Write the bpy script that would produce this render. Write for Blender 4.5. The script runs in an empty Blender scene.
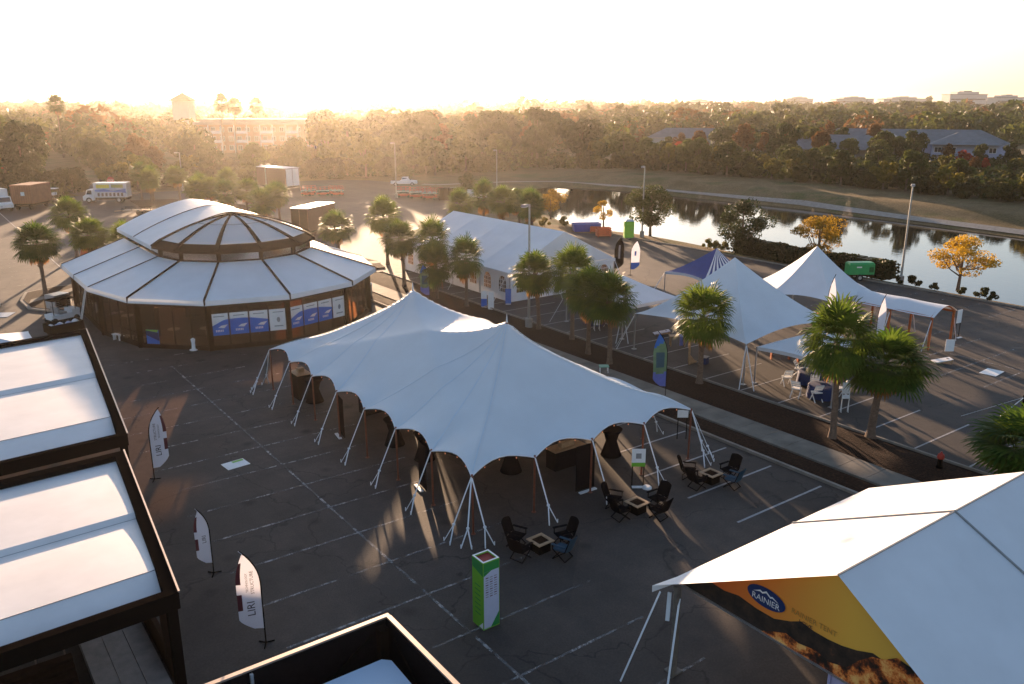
import bpy, math, random
from mathutils import Vector, Matrix
scene = bpy.context.scene
COL = scene.collection
R = math.radians
PI = math.pi
rnd = random.Random(11)

# ------------------------------------------------------------------ camera
# world axes follow the parking grid: +Y runs along the kerbed median, +X across it
CAMH = 16.8
cam_d = bpy.data.cameras.new('camera')
cam = bpy.data.objects.new('camera', cam_d)
COL.objects.link(cam)
scene.camera = cam
cam_d.sensor_width = 36.0
cam_d.lens = 838.0 / 1024.0 * 36.0
cam_d.clip_start = 0.2
cam_d.clip_end = 20000
YAW = math.atan2(637.0, math.hypot(838.0, 240.0))        # heading, measured from +Y towards +X
PITCH = math.atan(240.0 / 838.0)
cam.location = (0, 0, CAMH)
cam.rotation_euler = (PI / 2 - PITCH, 0, -YAW)

# ------------------------------------------------------------------ light
SUN_EL = 6.8
SUN_AZ = 23.8                                             # from +Y towards +X
sd = bpy.data.lights.new('sun', 'SUN')
sun = bpy.data.objects.new('sun', sd)
COL.objects.link(sun)
sd.energy = 5.0
sd.angle = R(0.6)
sd.color = (1.0, 0.67, 0.42)
to_sun = Vector((math.sin(R(SUN_AZ)) * math.cos(R(SUN_EL)), math.cos(R(SUN_AZ)) * math.cos(R(SUN_EL)), math.sin(R(SUN_EL))))
sun.rotation_euler = to_sun.to_track_quat('Z', 'Y').to_euler()
world = bpy.data.worlds.new('World')
scene.world = world
world.use_nodes = True
wn = world.node_tree.nodes
wl = world.node_tree.links
wn.clear()
wo = wn.new('ShaderNodeOutputWorld')
bg = wn.new('ShaderNodeBackground')
sk = wn.new('ShaderNodeTexSky')
sk.sky_type = 'NISHITA'
sk.sun_disc = False
sk.sun_elevation = R(SUN_EL)
sk.sun_rotation = R(SUN_AZ)
sk.air_density = 1.0
sk.dust_density = 1.2
sk.ozone_density = 1.6
sk.altitude = 10
bg.inputs['Strength'].default_value = 0.09
# slight grade of the sky: less yellow low down, cooler overhead
tcw = wn.new('ShaderNodeTexCoord')
spw = wn.new('ShaderNodeSeparateXYZ')
wl.new(tcw.outputs['Generated'], spw.inputs[0])
rw = wn.new('ShaderNodeValToRGB')
rw.color_ramp.elements[0].position = 0.0
rw.color_ramp.elements[0].color = (0.97, 0.93, 1.0, 1)
rw.color_ramp.elements[1].position = 0.55
rw.color_ramp.elements[1].color = (0.78, 0.93, 1.12, 1)
wl.new(spw.outputs['Z'], rw.inputs['Fac'])
hs = wn.new('ShaderNodeHueSaturation')
hs.inputs['Saturation'].default_value = 0.72
wl.new(sk.outputs[0], hs.inputs['Color'])
mw = wn.new('ShaderNodeMix')
mw.data_type = 'RGBA'
mw.blend_type = 'MULTIPLY'
mw.inputs[0].default_value = 1
wl.new(hs.outputs[0], mw.inputs[6])
wl.new(rw.outputs[0], mw.inputs[7])
wl.new(mw.outputs[2], bg.inputs[0])
wl.new(bg.outputs[0], wo.inputs[0])
scene.view_settings.view_transform = 'Standard'
scene.view_settings.look = 'None'
scene.view_settings.gamma = 1
scene.view_settings.use_curve_mapping = False
scene.view_settings.exposure = 1.75
scene.render.engine = 'CYCLES'
cy = scene.cycles
cy.max_bounces = 6
cy.diffuse_bounces = 3
cy.glossy_bounces = 3
cy.transmission_bounces = 4
cy.transparent_max_bounces = 12
cy.volume_bounces = 0
cy.use_denoising = True
cy.sample_clamp_indirect = 6
try:
    cy.denoiser = 'OPENIMAGEDENOISE'
    cy.denoising_prefilter = 'ACCURATE'
except Exception:
    pass

# ------------------------------------------------------------------ materials
MATS = {}


def nodes_of(name):
    m = bpy.data.materials.new(name)
    m.use_nodes = True
    nt = m.node_tree
    nt.nodes.clear()
    out = nt.nodes.new('ShaderNodeOutputMaterial')
    MATS[name] = m
    return m, nt, nt.nodes, nt.links, out


def noise_fac(nt, scale, detail=3.0, coord='Object', rough=0.6, vec=None):
    n, l = nt.nodes, nt.links
    tx = n.new('ShaderNodeTexNoise')
    tx.inputs['Scale'].default_value = scale
    tx.inputs['Detail'].default_value = detail
    tx.inputs['Roughness'].default_value = rough
    if vec is None:
        tc = n.new('ShaderNodeTexCoord')
        vec = tc.outputs[coord]
    l.new(vec, tx.inputs['Vector'])
    return tx.outputs['Fac']


def ramp(nt, fac, stops):
    r = nt.nodes.new('ShaderNodeValToRGB')
    el = r.color_ramp.elements
    while len(el) < len(stops):
        el.new(0.5)
    for e, (p, c) in zip(el, stops):
        e.position = p
        e.color = (c[0], c[1], c[2], 1)
    nt.links.new(fac, r.inputs['Fac'])
    return r.outputs['Color']


def sc(c, k):
    return tuple(min(1.0, v * k) for v in c[:3])


def mat(name, col, rough=0.6, var=0.12, scale=3.0, metal=0.0, bump=0.0, bscale=None, spec=0.5, emit=None, es=1.0):
    m, nt, n, l, out = nodes_of(name)
    b = n.new('ShaderNodeBsdfPrincipled')
    f = noise_fac(nt, scale, 4)
    c = ramp(nt, f, [(0.3, sc(col, 1 - var)), (0.7, sc(col, 1 + var))])
    l.new(c, b.inputs['Base Color'])
    b.inputs['Roughness'].default_value = rough
    b.inputs['Metallic'].default_value = metal
    b.inputs['Specular IOR Level'].default_value = spec
    if emit:
        b.inputs['Emission Color'].default_value = (*emit, 1)
        b.inputs['Emission Strength'].default_value = es
    if bump:
        bn = n.new('ShaderNodeBump')
        bn.inputs['Strength'].default_value = bump
        bn.inputs['Distance'].default_value = 0.02
        l.new(noise_fac(nt, bscale or scale * 4, 4), bn.inputs['Height'])
        l.new(bn.outputs[0], b.inputs['Normal'])
    l.new(b.outputs[0], out.inputs[0])
    return m


def fabric(name, col, trans=0.2, var=0.03, scale=0.6, tcol=None, bump=0.05):
    m, nt, n, l, out = nodes_of(name)
    c = ramp(nt, noise_fac(nt, scale, 5), [(0.3, sc(col, 1 - var * 1.6)), (0.7, sc(col, 1 + var))])
    d = n.new('ShaderNodeBsdfPrincipled')
    d.inputs['Roughness'].default_value = 0.55
    d.inputs['Specular IOR Level'].default_value = 0.35
    l.new(c, d.inputs['Base Color'])
    t = n.new('ShaderNodeBsdfTranslucent')
    t.inputs['Color'].default_value = (*(tcol or sc(col, 0.95)), 1)
    mx = n.new('ShaderNodeMixShader')
    mx.inputs[0].default_value = trans
    bn = n.new('ShaderNodeBump')
    bn.inputs['Strength'].default_value = 0.25
    bn.inputs['Distance'].default_value = bump
    l.new(noise_fac(nt, 0.8, 4), bn.inputs['Height'])
    l.new(bn.outputs[0], d.inputs['Normal'])
    l.new(d.outputs[0], mx.inputs[1])
    l.new(t.outputs[0], mx.inputs[2])
    l.new(mx.outputs[0], out.inputs[0])
    return m


def leaf(name, c1, c2, trans=0.4, scale=0.7, gloss=0.25):
    gloss *= 0.35
    m, nt, n, l, out = nodes_of(name)
    f = noise_fac(nt, scale, 3)
    oi = n.new('ShaderNodeObjectInfo')
    ad = n.new('ShaderNodeMath')
    ad.operation = 'MULTIPLY_ADD'
    l.new(oi.outputs['Random'], ad.inputs[0])
    ad.inputs[1].default_value = 0.30
    l.new(f, ad.inputs[2])
    sb = n.new('ShaderNodeMath')
    sb.operation = 'SUBTRACT'
    l.new(ad.outputs[0], sb.inputs[0])
    sb.inputs[1].default_value = 0.15
    c = ramp(nt, sb.outputs[0], [(0.32, c1), (0.68, c2)])
    d = n.new('ShaderNodeBsdfPrincipled')
    d.inputs['Roughness'].default_value = 0.5
    d.inputs['Specular IOR Level'].default_value = gloss
    l.new(c, d.inputs['Base Color'])
    t = n.new('ShaderNodeBsdfTranslucent')
    l.new(c, t.inputs['Color'])
    mx = n.new('ShaderNodeMixShader')
    mx.inputs[0].default_value = trans
    l.new(d.outputs[0], mx.inputs[1])
    l.new(t.outputs[0], mx.inputs[2])
    l.new(mx.outputs[0], out.inputs[0])
    return m


def glassy(name, tint, transp, rough=0.08):
    m, nt, n, l, out = nodes_of(name)
    g = n.new('ShaderNodeBsdfPrincipled')
    g.inputs['Base Color'].default_value = (*sc(tint, 0.15), 1)
    g.inputs['Roughness'].default_value = rough
    g.inputs['Specular IOR Level'].default_value = 0.6
    t = n.new('ShaderNodeBsdfTransparent')
    t.inputs['Color'].default_value = (*tint, 1)
    mx = n.new('ShaderNodeMixShader')
    mx.inputs[0].default_value = transp
    l.new(g.outputs[0], mx.inputs[1])
    l.new(t.outputs[0], mx.inputs[2])
    l.new(mx.outputs[0], out.inputs[0])
    return m


# ------------------------------------------------------------------ mesh helpers
WL = {}


class MB:
    def __init__(s):
        s.v, s.f, s.m = [], [], []

    def add(s, vs, fs, mi=0):
        o = len(s.v)
        s.v += [tuple(p) for p in vs]
        for f in fs:
            s.f.append(tuple(i + o for i in f))
            s.m.append(mi)
        return s

    def box(s, x0, x1, y0, y1, z0, z1, mi=0):
        vs = [(x, y, z) for z in (z0, z1) for y in (y0, y1) for x in (x0, x1)]
        return s.add(vs, [(0, 2, 3, 1), (4, 5, 7, 6), (0, 1, 5, 4), (2, 6, 7, 3), (0, 4, 6, 2), (1, 3, 7, 5)], mi)

    def cbox(s, c, d, rz=0, mi=0, taper=1.0, rx=0):
        hx, hy, hz = d[0] / 2, d[1] / 2, d[2] / 2
        M = Matrix.Rotation(rz, 3, 'Z') @ Matrix.Rotation(rx, 3, 'X')
        vs = []
        for z in (-hz, hz):
            k = taper if z > 0 else 1
            for y in (-hy, hy):
                for x in (-hx, hx):
                    vs.append(Vector(c) + M @ Vector((x * k, y * k, z)))
        return s.add(vs, [(0, 2, 3, 1), (4, 5, 7, 6), (0, 1, 5, 4), (2, 6, 7, 3), (0, 4, 6, 2), (1, 3, 7, 5)], mi)

    def bar(s, p, q, w, h=None, mi=0, up=(0, 0, 1)):
        h = h or w
        p, q = Vector(p), Vector(q)
        d = (q - p).normalized()
        u = Vector(up)
        if abs(d.dot(u)) > 0.98:
            u = Vector((1, 0, 0))
        x = d.cross(u).normalized() * (w / 2)
        y = x.normalized().cross(d).normalized() * (h / 2)
        vs = [p - x - y, p + x - y, p + x + y, p - x + y, q - x - y, q + x - y, q + x + y, q - x + y]
        return s.add(vs, [(0, 3, 2, 1), (4, 5, 6, 7), (0, 1, 5, 4), (1, 2, 6, 5), (2, 3, 7, 6), (3, 0, 4, 7)], mi)

    def tube(s, pts, r, n=8, mi=0, r2=None, cap=True):
        pts = [Vector(p) for p in pts]
        k = len(pts)
        vs = []
        for i, p in enumerate(pts):
            d = (pts[min(i + 1, k - 1)] - pts[max(i - 1, 0)]).normalized()
            u = Vector((0, 0, 1)) if abs(d.z) < 0.95 else Vector((1, 0, 0))
            x = d.cross(u).normalized()
            y = x.cross(d).normalized()
            rr = r[i] if isinstance(r, (list, tuple)) else (r if r2 is None else r + (r2 - r) * i / (k - 1))
            for j in range(n):
                a = 2 * PI * j / n
                vs.append(p + x * (rr * math.cos(a)) + y * (rr * math.sin(a)))
        fs = []
        for i in range(k - 1):
            for j in range(n):
                a, b = i * n + j, i * n + (j + 1) % n
                fs.append((a, b, b + n, a + n))
        if cap:
            fs.append(tuple(range(n - 1, -1, -1)))
            fs.append(tuple((k - 1) * n + j for j in range(n)))
        return s.add(vs, fs, mi)

    def lathe(s, prof, n=16, c=(0, 0, 0), mi=0):
        vs, fs = [], []
        for (r, z) in prof:
            for j in range(n):
                a = 2 * PI * j / n
                vs.append((c[0] + r * math.cos(a), c[1] + r * math.sin(a), c[2] + z))
        for i in range(len(prof) - 1):
            for j in range(n):
                a, b = i * n + j, i * n + (j + 1) % n
                fs.append((a, b, b + n, a + n))
        fs.append(tuple(range(n - 1, -1, -1)))
        fs.append(tuple((len(prof) - 1) * n + j for j in range(n)))
        return s.add(vs, fs, mi)

    def grid(s, fn, nu, nv, mi=0):
        vs = [fn(i / nu, j / nv) for j in range(nv + 1) for i in range(nu + 1)]
        fs = [(j * (nu + 1) + i, j * (nu + 1) + i + 1, (j + 1) * (nu + 1) + i + 1, (j + 1) * (nu + 1) + i)
              for j in range(nv) for i in range(nu)]
        return s.add(vs, fs, mi)

    def prism(s, poly, z0, z1, mi=0):
        n = len(poly)
        vs = [(x, y, z0) for x, y in poly] + [(x, y, z1) for x, y in poly]
        fs = [tuple(range(n - 1, -1, -1)), tuple(range(n, 2 * n))]
        fs += [(i, (i + 1) % n, n + (i + 1) % n, n + i) for i in range(n)]
        return s.add(vs, fs, mi)

    def slab(s, poly, thick, mi=0):
        """closed plate from a 3D polygon, thickness along -normal"""
        P = [Vector(p) for p in poly]
        nrm = Vector((0, 0, 0))
        for i in range(len(P)):
            nrm += P[i].cross(P[(i + 1) % len(P)])
        nrm.normalize()
        n = len(P)
        vs = P + [p - nrm * thick for p in P]
        fs = [tuple(range(n)), tuple(range(2 * n - 1, n - 1, -1))]
        fs += [(i, n + i, n + (i + 1) % n, (i + 1) % n) for i in range(n)]
        return s.add(vs, fs, mi)

    def build(s, name, mats, parent=None, smooth=False, label=None):
        if not isinstance(mats, (list, tuple)):
            mats = [mats]
        off = WL.get(parent.name, Vector((0, 0, 0))) if parent else Vector((0, 0, 0))
        me = bpy.data.meshes.new(name)
        me.from_pydata([(x - off.x, y - off.y, z - off.z) for x, y, z in s.v], [], s.f)
        for m in mats:
            me.materials.append(m)
        me.polygons.foreach_set('material_index', s.m)
        if smooth:
            me.polygons.foreach_set('use_smooth', [True] * len(s.f))
        me.update()
        o = bpy.data.objects.new(name, me)
        COL.objects.link(o)
        if parent:
            o.parent = parent
            WL[o.name] = off
        if label:
            o['label'] = label
        return o


def thing(name, label, cat, loc=(0, 0, 0), group=None):
    o = bpy.data.objects.new(name, None)
    o.empty_display_size = 0.3
    COL.objects.link(o)
    o.location = loc
    WL[o.name] = Vector(loc)
    o['label'] = label
    o['category'] = cat
    if group:
        o['group'] = group
    return o


def solo(name, mb, mats, label, cat, group=None, smooth=False):
    xs = [v[0] for v in mb.v]
    ys = [v[1] for v in mb.v]
    zs = [v[2] for v in mb.v]
    c = Vector(((min(xs) + max(xs)) / 2, (min(ys) + max(ys)) / 2, min(zs)))
    mb.v = [(x - c.x, y - c.y, z - c.z) for x, y, z in mb.v]
    o = mb.build(name, mats, None, smooth)
    o.location = c
    WL[o.name] = c
    o['label'] = label
    o['category'] = cat
    if group:
        o['group'] = group
    return o


def struct(name, mb, mats, smooth=False, kind='structure', label=None):
    o = mb.build(name, mats, None, smooth)
    o['kind'] = kind
    if label:
        o['label'] = label
    return o


def dup(root, loc, rz=0.0, label=None, group=None, s=1.0):
    r = root.copy()
    COL.objects.link(r)
    r.location = loc
    r.rotation_euler = (0, 0, rz)
    r.scale = (s, s, s) if not isinstance(s, tuple) else s
    if label:
        r['label'] = label
    if group:
        r['group'] = group
    for ch in list(root.children):
        c = ch.copy()
        COL.objects.link(c)
        c.parent = r
        for g in ch.children:
            d = g.copy()
            COL.objects.link(d)
            d.parent = c
    return r


USED = set()


def place(proto, loc, rz=0.0, label=None, group=None, s=1.0):
    """first use moves the prototype itself, later uses copy it"""
    if proto.name not in USED:
        USED.add(proto.name)
        if group:
            proto['group'] = group
        if label:
            proto['label'] = label
        proto.location = loc
        proto.rotation_euler = (0, 0, rz)
        proto.scale = (s, s, s) if not isinstance(s, tuple) else s
        return proto
    return dup(proto, loc, rz, label, group, s)


def text_mb(txt, size, M, mi=0, align='CENTER', extrude=0.004, mb=None):
    """lettering as flat geometry; M maps (x right, y up, z out) into the place"""
    cu = bpy.data.curves.new('t', 'FONT')
    cu.body = txt
    cu.size = size
    cu.align_x = align
    cu.align_y = 'CENTER'
    cu.resolution_u = 2
    o = bpy.data.objects.new('t', cu)
    COL.objects.link(o)
    dg = bpy.context.evaluated_depsgraph_get()
    me = bpy.data.meshes.new_from_object(o.evaluated_get(dg))
    mb = mb or MB()
    mb.add([M @ v.co for v in me.vertices], [tuple(p.vertices) for p in me.polygons], mi)
    bpy.data.objects.remove(o)
    bpy.data.curves.remove(cu)
    bpy.data.meshes.remove(me)
    return mb


def frame(o, x, y):
    """matrix whose columns are the in-plane axes x, y and their normal, origin o"""
    x, y = Vector(x).normalized(), Vector(y).normalized()
    z = x.cross(y).normalized()
    M = Matrix(((x.x, y.x, z.x, o[0]), (x.y, y.y, z.y, o[1]), (x.z, y.z, z.z, o[2]), (0, 0, 0, 1)))
    return M


# shared materials
M_white = fabric('white_tent_vinyl', (0.74, 0.76, 0.79), 0.10, var=0.04)
M_sail = fabric('white_sailcloth', (0.68, 0.75, 0.80), 0.14, tcol=(0.9, 0.62, 0.40))
M_pale = fabric('pale_membrane', (0.78, 0.745, 0.73), 0.06, var=0.06, bump=0.01)
M_apse = fabric('pale_dome_membrane', (0.80, 0.76, 0.74), 0.25)
M_black = mat('black_metal', (0.008, 0.006, 0.005), 0.9, 0.2, 4, 0.0, spec=0.0)
M_bronze = mat('dark_bronze_metal', (0.035, 0.018, 0.011), 0.8, 0.2, 3, 0.0, spec=0.02)
M_alu = mat('aluminium', (0.55, 0.55, 0.56), 0.35, 0.1, 5, 0.8)
M_dpost = mat('weathered_post', (0.14, 0.12, 0.10), 0.7, 0.25, 6)
M_galv = mat('galvanised_steel', (0.35, 0.35, 0.33), 0.5, 0.2, 8, 0.5)
M_strap = mat('white_webbing', (0.75, 0.77, 0.80), 0.7, 0.05)
M_wood = mat('varnished_pole_wood', (0.17, 0.045, 0.02), 0.5, 0.25, 6)
M_plank = mat('pale_wood', (0.42, 0.26, 0.14), 0.6, 0.25, 5)
M_wpaint = mat('white_paint', (0.78, 0.78, 0.77), 0.5, 0.06, 3)
M_conc = mat('concrete', (0.36, 0.33, 0.29), 0.85, 0.2, 1.2, bump=0.3)
M_rubber = mat('black_rubber', (0.02, 0.02, 0.02), 0.8, 0.2)
M_blackcloth = mat('black_cloth', (0.008, 0.007, 0.008), 0.95, 0.3, 6, spec=0.0)
M_bluecloth = mat('blue_cloth', (0.006, 0.022, 0.095), 0.8, 0.25, 4)
M_teal = mat('teal_cloth', (0.006, 0.05, 0.09), 0.8, 0.2, 4)
M_red = mat('red_paint', (0.45, 0.04, 0.02), 0.5, 0.2)
M_orange = mat('orange_plastic', (0.65, 0.12, 0.03), 0.5, 0.15)
M_green = mat('kiosk_green', (0.16, 0.42, 0.03), 0.5, 0.05)
M_dgreen = mat('dark_green_print', (0.02, 0.22, 0.05), 0.5, 0.08)
M_grey = mat('grey_plastic', (0.25, 0.25, 0.25), 0.6, 0.15)
M_ink = mat('dark_ink', (0.03, 0.02, 0.03), 0.7, 0.1)
M_blueprint = mat('blue_print', (0.02, 0.13, 0.50), 0.5, 0.1)
M_glass = glassy('bronze_glass', (0.42, 0.26, 0.16), 0.42, 0.04)
M_clear = glassy('clear_glass', (0.7, 0.65, 0.6), 0.5)
M_mirror = mat('reflective_glass', (0.62, 0.56, 0.52), 0.12, 0.1, 2, 0.9)
M_winglass = mat('dark_window_glass', (0.03, 0.035, 0.045), 0.12, 0.1, spec=0.8)
M_bark = mat('bark', (0.13, 0.085, 0.055), 0.9, 0.35, 4, bump=0.6)
M_palmbark = mat('palm_trunk_bark', (0.17, 0.11, 0.075), 0.9, 0.35, 9, bump=0.8)
M_palm = leaf('palm_frond', (0.040, 0.085, 0.010), (0.135, 0.18, 0.022), 0.42, 1.2, 0.3)
M_palmdead = leaf('dry_palm_frond', (0.28, 0.13, 0.04), (0.40, 0.22, 0.07), 0.45, 1.5)
# ================================================================== ground, road, pond
def smooth(x):
    x = max(0.0, min(1.0, x))
    return x * x * (3 - 2 * x)


POND = [(79.5, -140), (79.2, 0), (79.5, 40), (80.5, 62), (82.0, 76), (80.5, 86), (80.5, 96), (84, 104), (88, 110), (98, 128), (106, 138), (114, 142),
        (119, 130), (122, 104), (123.5, 88), (122, 70), (120, 50), (117, 20), (113, -140)]


def seg_d(px, py, a, b):
    ax, ay = a
    bx, by = b
    dx, dy = bx - ax, by - ay
    t = max(0, min(1, ((px - ax) * dx + (py - ay) * dy) / (dx * dx + dy * dy)))
    return math.hypot(px - ax - t * dx, py - ay - t * dy)


def inside(px, py, P):
    c = False
    j = len(P) - 1
    for i in range(len(P)):
        xi, yi = P[i]
        xj, yj = P[j]
        if (yi > py) != (yj > py) and px < (xj - xi) * (py - yi) / (yj - yi) + xi:
            c = not c
        j = i
    return c


def pond_sd(x, y):
    d = min(seg_d(x, y, POND[i], POND[(i + 1) % len(POND)]) for i in range(len(POND)))
    return d if inside(x, y, POND) else -d


def gz(x, y):
    z = 0.0
    if 60 < x < 150 and y < 165:
        d = pond_sd(x, y)
        if d > -5:
            z = -0.75 * smooth((d + 3.2) / 3.6) - 1.2 * smooth(d / 6)
    if x > 110:
        k = smooth((x - 124.5) / 7) * smooth((175 - y) / 30)
        z += 1.3 * k
    return z


def build_ground():
    xs = [-4100, -2500, -1000, -300, -80] + [i * 20 - 60 for i in range(6)] + [50 + 1.6 * i for i in range(70)] + [164, 180, 220, 300, 600, 1500, 3500, 6100]
    ys = [-650, -400, -250] + [-145 + 3.0 * i for i in range(110)] + [190, 220, 300, 600, 1500, 3500, 6200]
    xs = sorted(set(round(x, 3) for x in xs))
    ys = sorted(set(round(y, 3) for y in ys))
    mb = MB()
    vs = [(x, y, gz(x, y)) for y in ys for x in xs]
    nx = len(xs)
    fs = [(j * nx + i, j * nx + i + 1, (j + 1) * nx + i + 1, (j + 1) * nx + i) for j in range(len(ys) - 1) for i in range(nx - 1)]
    mb.add(vs, fs)
    m, nt, n, l, out = nodes_of('dry_grass')
    b = n.new('ShaderNodeBsdfPrincipled')
    b.inputs['Roughness'].default_value = 0.95
    b.inputs['Specular IOR Level'].default_value = 0.1
    c1 = ramp(nt, noise_fac(nt, 0.12, 5), [(0.35, (0.15, 0.11, 0.05)), (0.5, (0.22, 0.155, 0.08)), (0.66, (0.11, 0.115, 0.04))])
    c2 = ramp(nt, noise_fac(nt, 3.5, 5), [(0.3, (0.55, 0.55, 0.55)), (0.7, (1.15, 1.15, 1.15))])
    mx = n.new('ShaderNodeMix')
    mx.data_type = 'RGBA'
    mx.blend_type = 'MULTIPLY'
    mx.inputs[0].default_value = 1
    l.new(c1, mx.inputs[6])
    l.new(c2, mx.inputs[7])
    l.new(mx.outputs[2], b.inputs['Base Color'])
    bn = n.new('ShaderNodeBump')
    bn.inputs['Strength'].default_value = 1.0
    bn.inputs['Distance'].default_value = 0.12
    l.new(noise_fac(nt, 4, 5), bn.inputs['Height'])
    l.new(bn.outputs[0], b.inputs['Normal'])
    l.new(b.outputs[0], out.inputs[0])
    struct('ground', mb, m, smooth=True)


build_ground()


def asphalt(name, base, warm):
    m, nt, n, l, out = nodes_of(name)
    b = n.new('ShaderNodeBsdfPrincipled')
    b.inputs['Roughness'].default_value = 0.8
    b.inputs['Specular IOR Level'].default_value = 0.3
    big = ramp(nt, noise_fac(nt, 0.09, 6, rough=0.65), [(0.3, sc(base, 0.66)), (0.5, base), (0.72, sc(warm, 1.4))])
    fine = ramp(nt, noise_fac(nt, 14, 4), [(0.25, (0.72, 0.72, 0.72)), (0.75, (1.25, 1.25, 1.25))])
    # tyre-worn lanes stretched along the drive direction
    tc = n.new('ShaderNodeTexCoord')
    mp = n.new('ShaderNodeMapping')
    mp.inputs['Scale'].default_value = (0.35, 0.02, 1)
    l.new(tc.outputs['Object'], mp.inputs['Vector'])
    lane = ramp(nt, noise_fac(nt, 1.0, 3, vec=mp.outputs[0]), [(0.35, (0.86, 0.86, 0.86)), (0.65, (1.12, 1.1, 1.08))])
    # hairline cracks
    vo = n.new('ShaderNodeTexVoronoi')
    vo.feature = 'DISTANCE_TO_EDGE'
    vo.inputs['Scale'].default_value = 0.16
    wv = n.new('ShaderNodeMixRGB')
    wv.inputs[0].default_value = 0.12
    nz = n.new('ShaderNodeTexNoise')
    nz.inputs['Scale'].default_value = 0.8
    nz.inputs['Detail'].default_value = 4
    l.new(tc.outputs['Object'], nz.inputs['Vector'])
    va = n.new('ShaderNodeVectorMath')
    va.operation = 'MULTIPLY_ADD'
    l.new(nz.outputs['Color'], va.inputs[0])
    va.inputs[1].default_value = (2.2, 2.2, 0)
    l.new(tc.outputs['Object'], va.inputs[2])
    l.new(va.outputs[0], vo.inputs['Vector'])
    crack = ramp(nt, vo.outputs['Distance'], [(0.0, (0.5, 0.5, 0.5)), (0.008, (1, 1, 1))])
    # oil spots
    vs = n.new('ShaderNodeTexVoronoi')
    vs.inputs['Scale'].default_value = 0.42
    l.new(tc.outputs['Object'], vs.inputs['Vector'])
    spot = ramp(nt, vs.outputs['Distance'], [(0.04, (0.45, 0.45, 0.45)), (0.17, (1, 1, 1))])
    vp = n.new('ShaderNodeTexVoronoi')
    vp.distance = 'CHEBYCHEV'
    vp.inputs['Scale'].default_value = 0.07
    l.new(tc.outputs['Object'], vp.inputs['Vector'])
    sp_ = n.new('ShaderNodeSeparateColor')
    l.new(vp.outputs['Color'], sp_.inputs[0])
    patch = ramp(nt, sp_.outputs[0], [(0.0, (0.80, 0.80, 0.81)), (0.25, (1.0, 1.0, 1.0)), (1.0, (1.12, 1.10, 1.08))])
    mott = ramp(nt, noise_fac(nt, 0.9, 6, rough=0.75), [(0.32, (0.82, 0.82, 0.83)), (0.68, (1.16, 1.15, 1.14))])
    cur = big
    for o in (fine, lane, crack, spot, patch, mott):
        mx = n.new('ShaderNodeMix')
        mx.data_type = 'RGBA'
        mx.blend_type = 'MULTIPLY'
        mx.inputs[0].default_value = 1
        l.new(cur, mx.inputs[6])
        l.new(o, mx.inputs[7])
        cur = mx.outputs[2]
    l.new(cur, b.inputs['Base Color'])
    bn = n.new('ShaderNodeBump')
    bn.inputs['Strength'].default_value = 0.5
    bn.inputs['Distance'].default_value = 0.012
    l.new(noise_fac(nt, 22, 4), bn.inputs['Height'])
    l.new(bn.outputs[0], b.inputs['Normal'])
    l.new(b.outputs[0], out.inputs[0])
    return m


M_asph = asphalt('asphalt_lot', (0.063, 0.052, 0.045), (0.074, 0.059, 0.050))
LOT = [(-90, -60), (75.5, -60), (75.5, 81), (72, 87), (66, 88.5), (62, 93), (64, 103), (74, 112), (80, 122), (83, 134),
       (88, 150), (90, 160), (86, 172), (80, 178), (72, 179), (49, 173), (31, 174.5), (-60, 177), (-90, 178)]
mb = MB()
mb.add([(x, y, 0.006) for x, y in LOT], [tuple(range(len(LOT)))])
struct('parking_lot', mb, M_asph)
# the road that leaves the lot at the far left
mb = MB()
mb.add([(28, 174.2, 0.010), (36, 173.9, 0.010), (30, 260, 0.010), (20, 260, 0.010)], [(0, 1, 2, 3)])
struct('road', mb, M_asph)

# painted stall lines: worn paint
m, nt, n, l, out = nodes_of('worn_line_paint')
b = n.new('ShaderNodeBsdfPrincipled')
b.inputs['Roughness'].default_value = 0.7
b.inputs['Base Color'].default_value = (0.42, 0.41, 0.40, 1)
t = n.new('ShaderNodeBsdfTransparent')
mx = n.new('ShaderNodeMixShader')
wear = ramp(nt, noise_fac(nt, 2.2, 6, rough=0.75), [(0.42, (0, 0, 0)), (0.66, (0.8, 0.8, 0.8))])
l.new(wear, mx.inputs[0])
l.new(t.outputs[0], mx.inputs[1])
l.new(b.outputs[0], mx.inputs[2])
l.new(mx.outputs[0], out.inputs[0])
M_line = m
M_line2 = mat('fresh_line_paint', (0.34, 0.33, 0.33), 0.7, 0.25, 5)


def stripe(mb, x0, y0, x1, y1, w=0.1, z=0.011, mi=0):
    d = Vector((x1 - x0, y1 - y0, 0)).normalized()
    p = Vector((-d.y, d.x, 0)) * (w / 2)
    a, b = Vector((x0, y0, z)), Vector((x1, y1, z))
    mb.add([a - p, b - p, b + p, a + p], [(0, 1, 2, 3)], mi)


ml = MB()
SP = 2.74
stripe(ml, 13, 8, 13, 56, 0.11, mi=0)
stripe(ml, 13, 80, 13, 160, 0.12, mi=1)
for k in range(-3, 14):
    yy = 22.87 + SP * k
    stripe(ml, 7.8, yy, 12.94, yy, 0.10)
    stripe(ml, 13.06, yy, 18.2, yy, 0.10)
for k in range(-2, 16):
    yy = 22.57 + SP * k
    if yy < 60:
        stripe(ml, 26.1, yy, 31.9, yy, 0.11, mi=1 if k < 4 else 0)
stripe(ml, 39.32, -20, 39.32, 76, 0.10, mi=1)
for k in range(-8, 20):
    yy = 22.37 + SP * k
    stripe(ml, 39.4, yy, 45.0, yy, 0.10, mi=1)
for k in range(-12, 8):
    yy = 22.18 + SP * k
    stripe(ml, 52.0, yy, 63.0, yy, 0.11, mi=0)
    stripe(ml, 69.5, yy, 74.6, yy, 0.10)
stripe(ml, 57.4, -20, 57.4, 27, 0.1)
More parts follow.
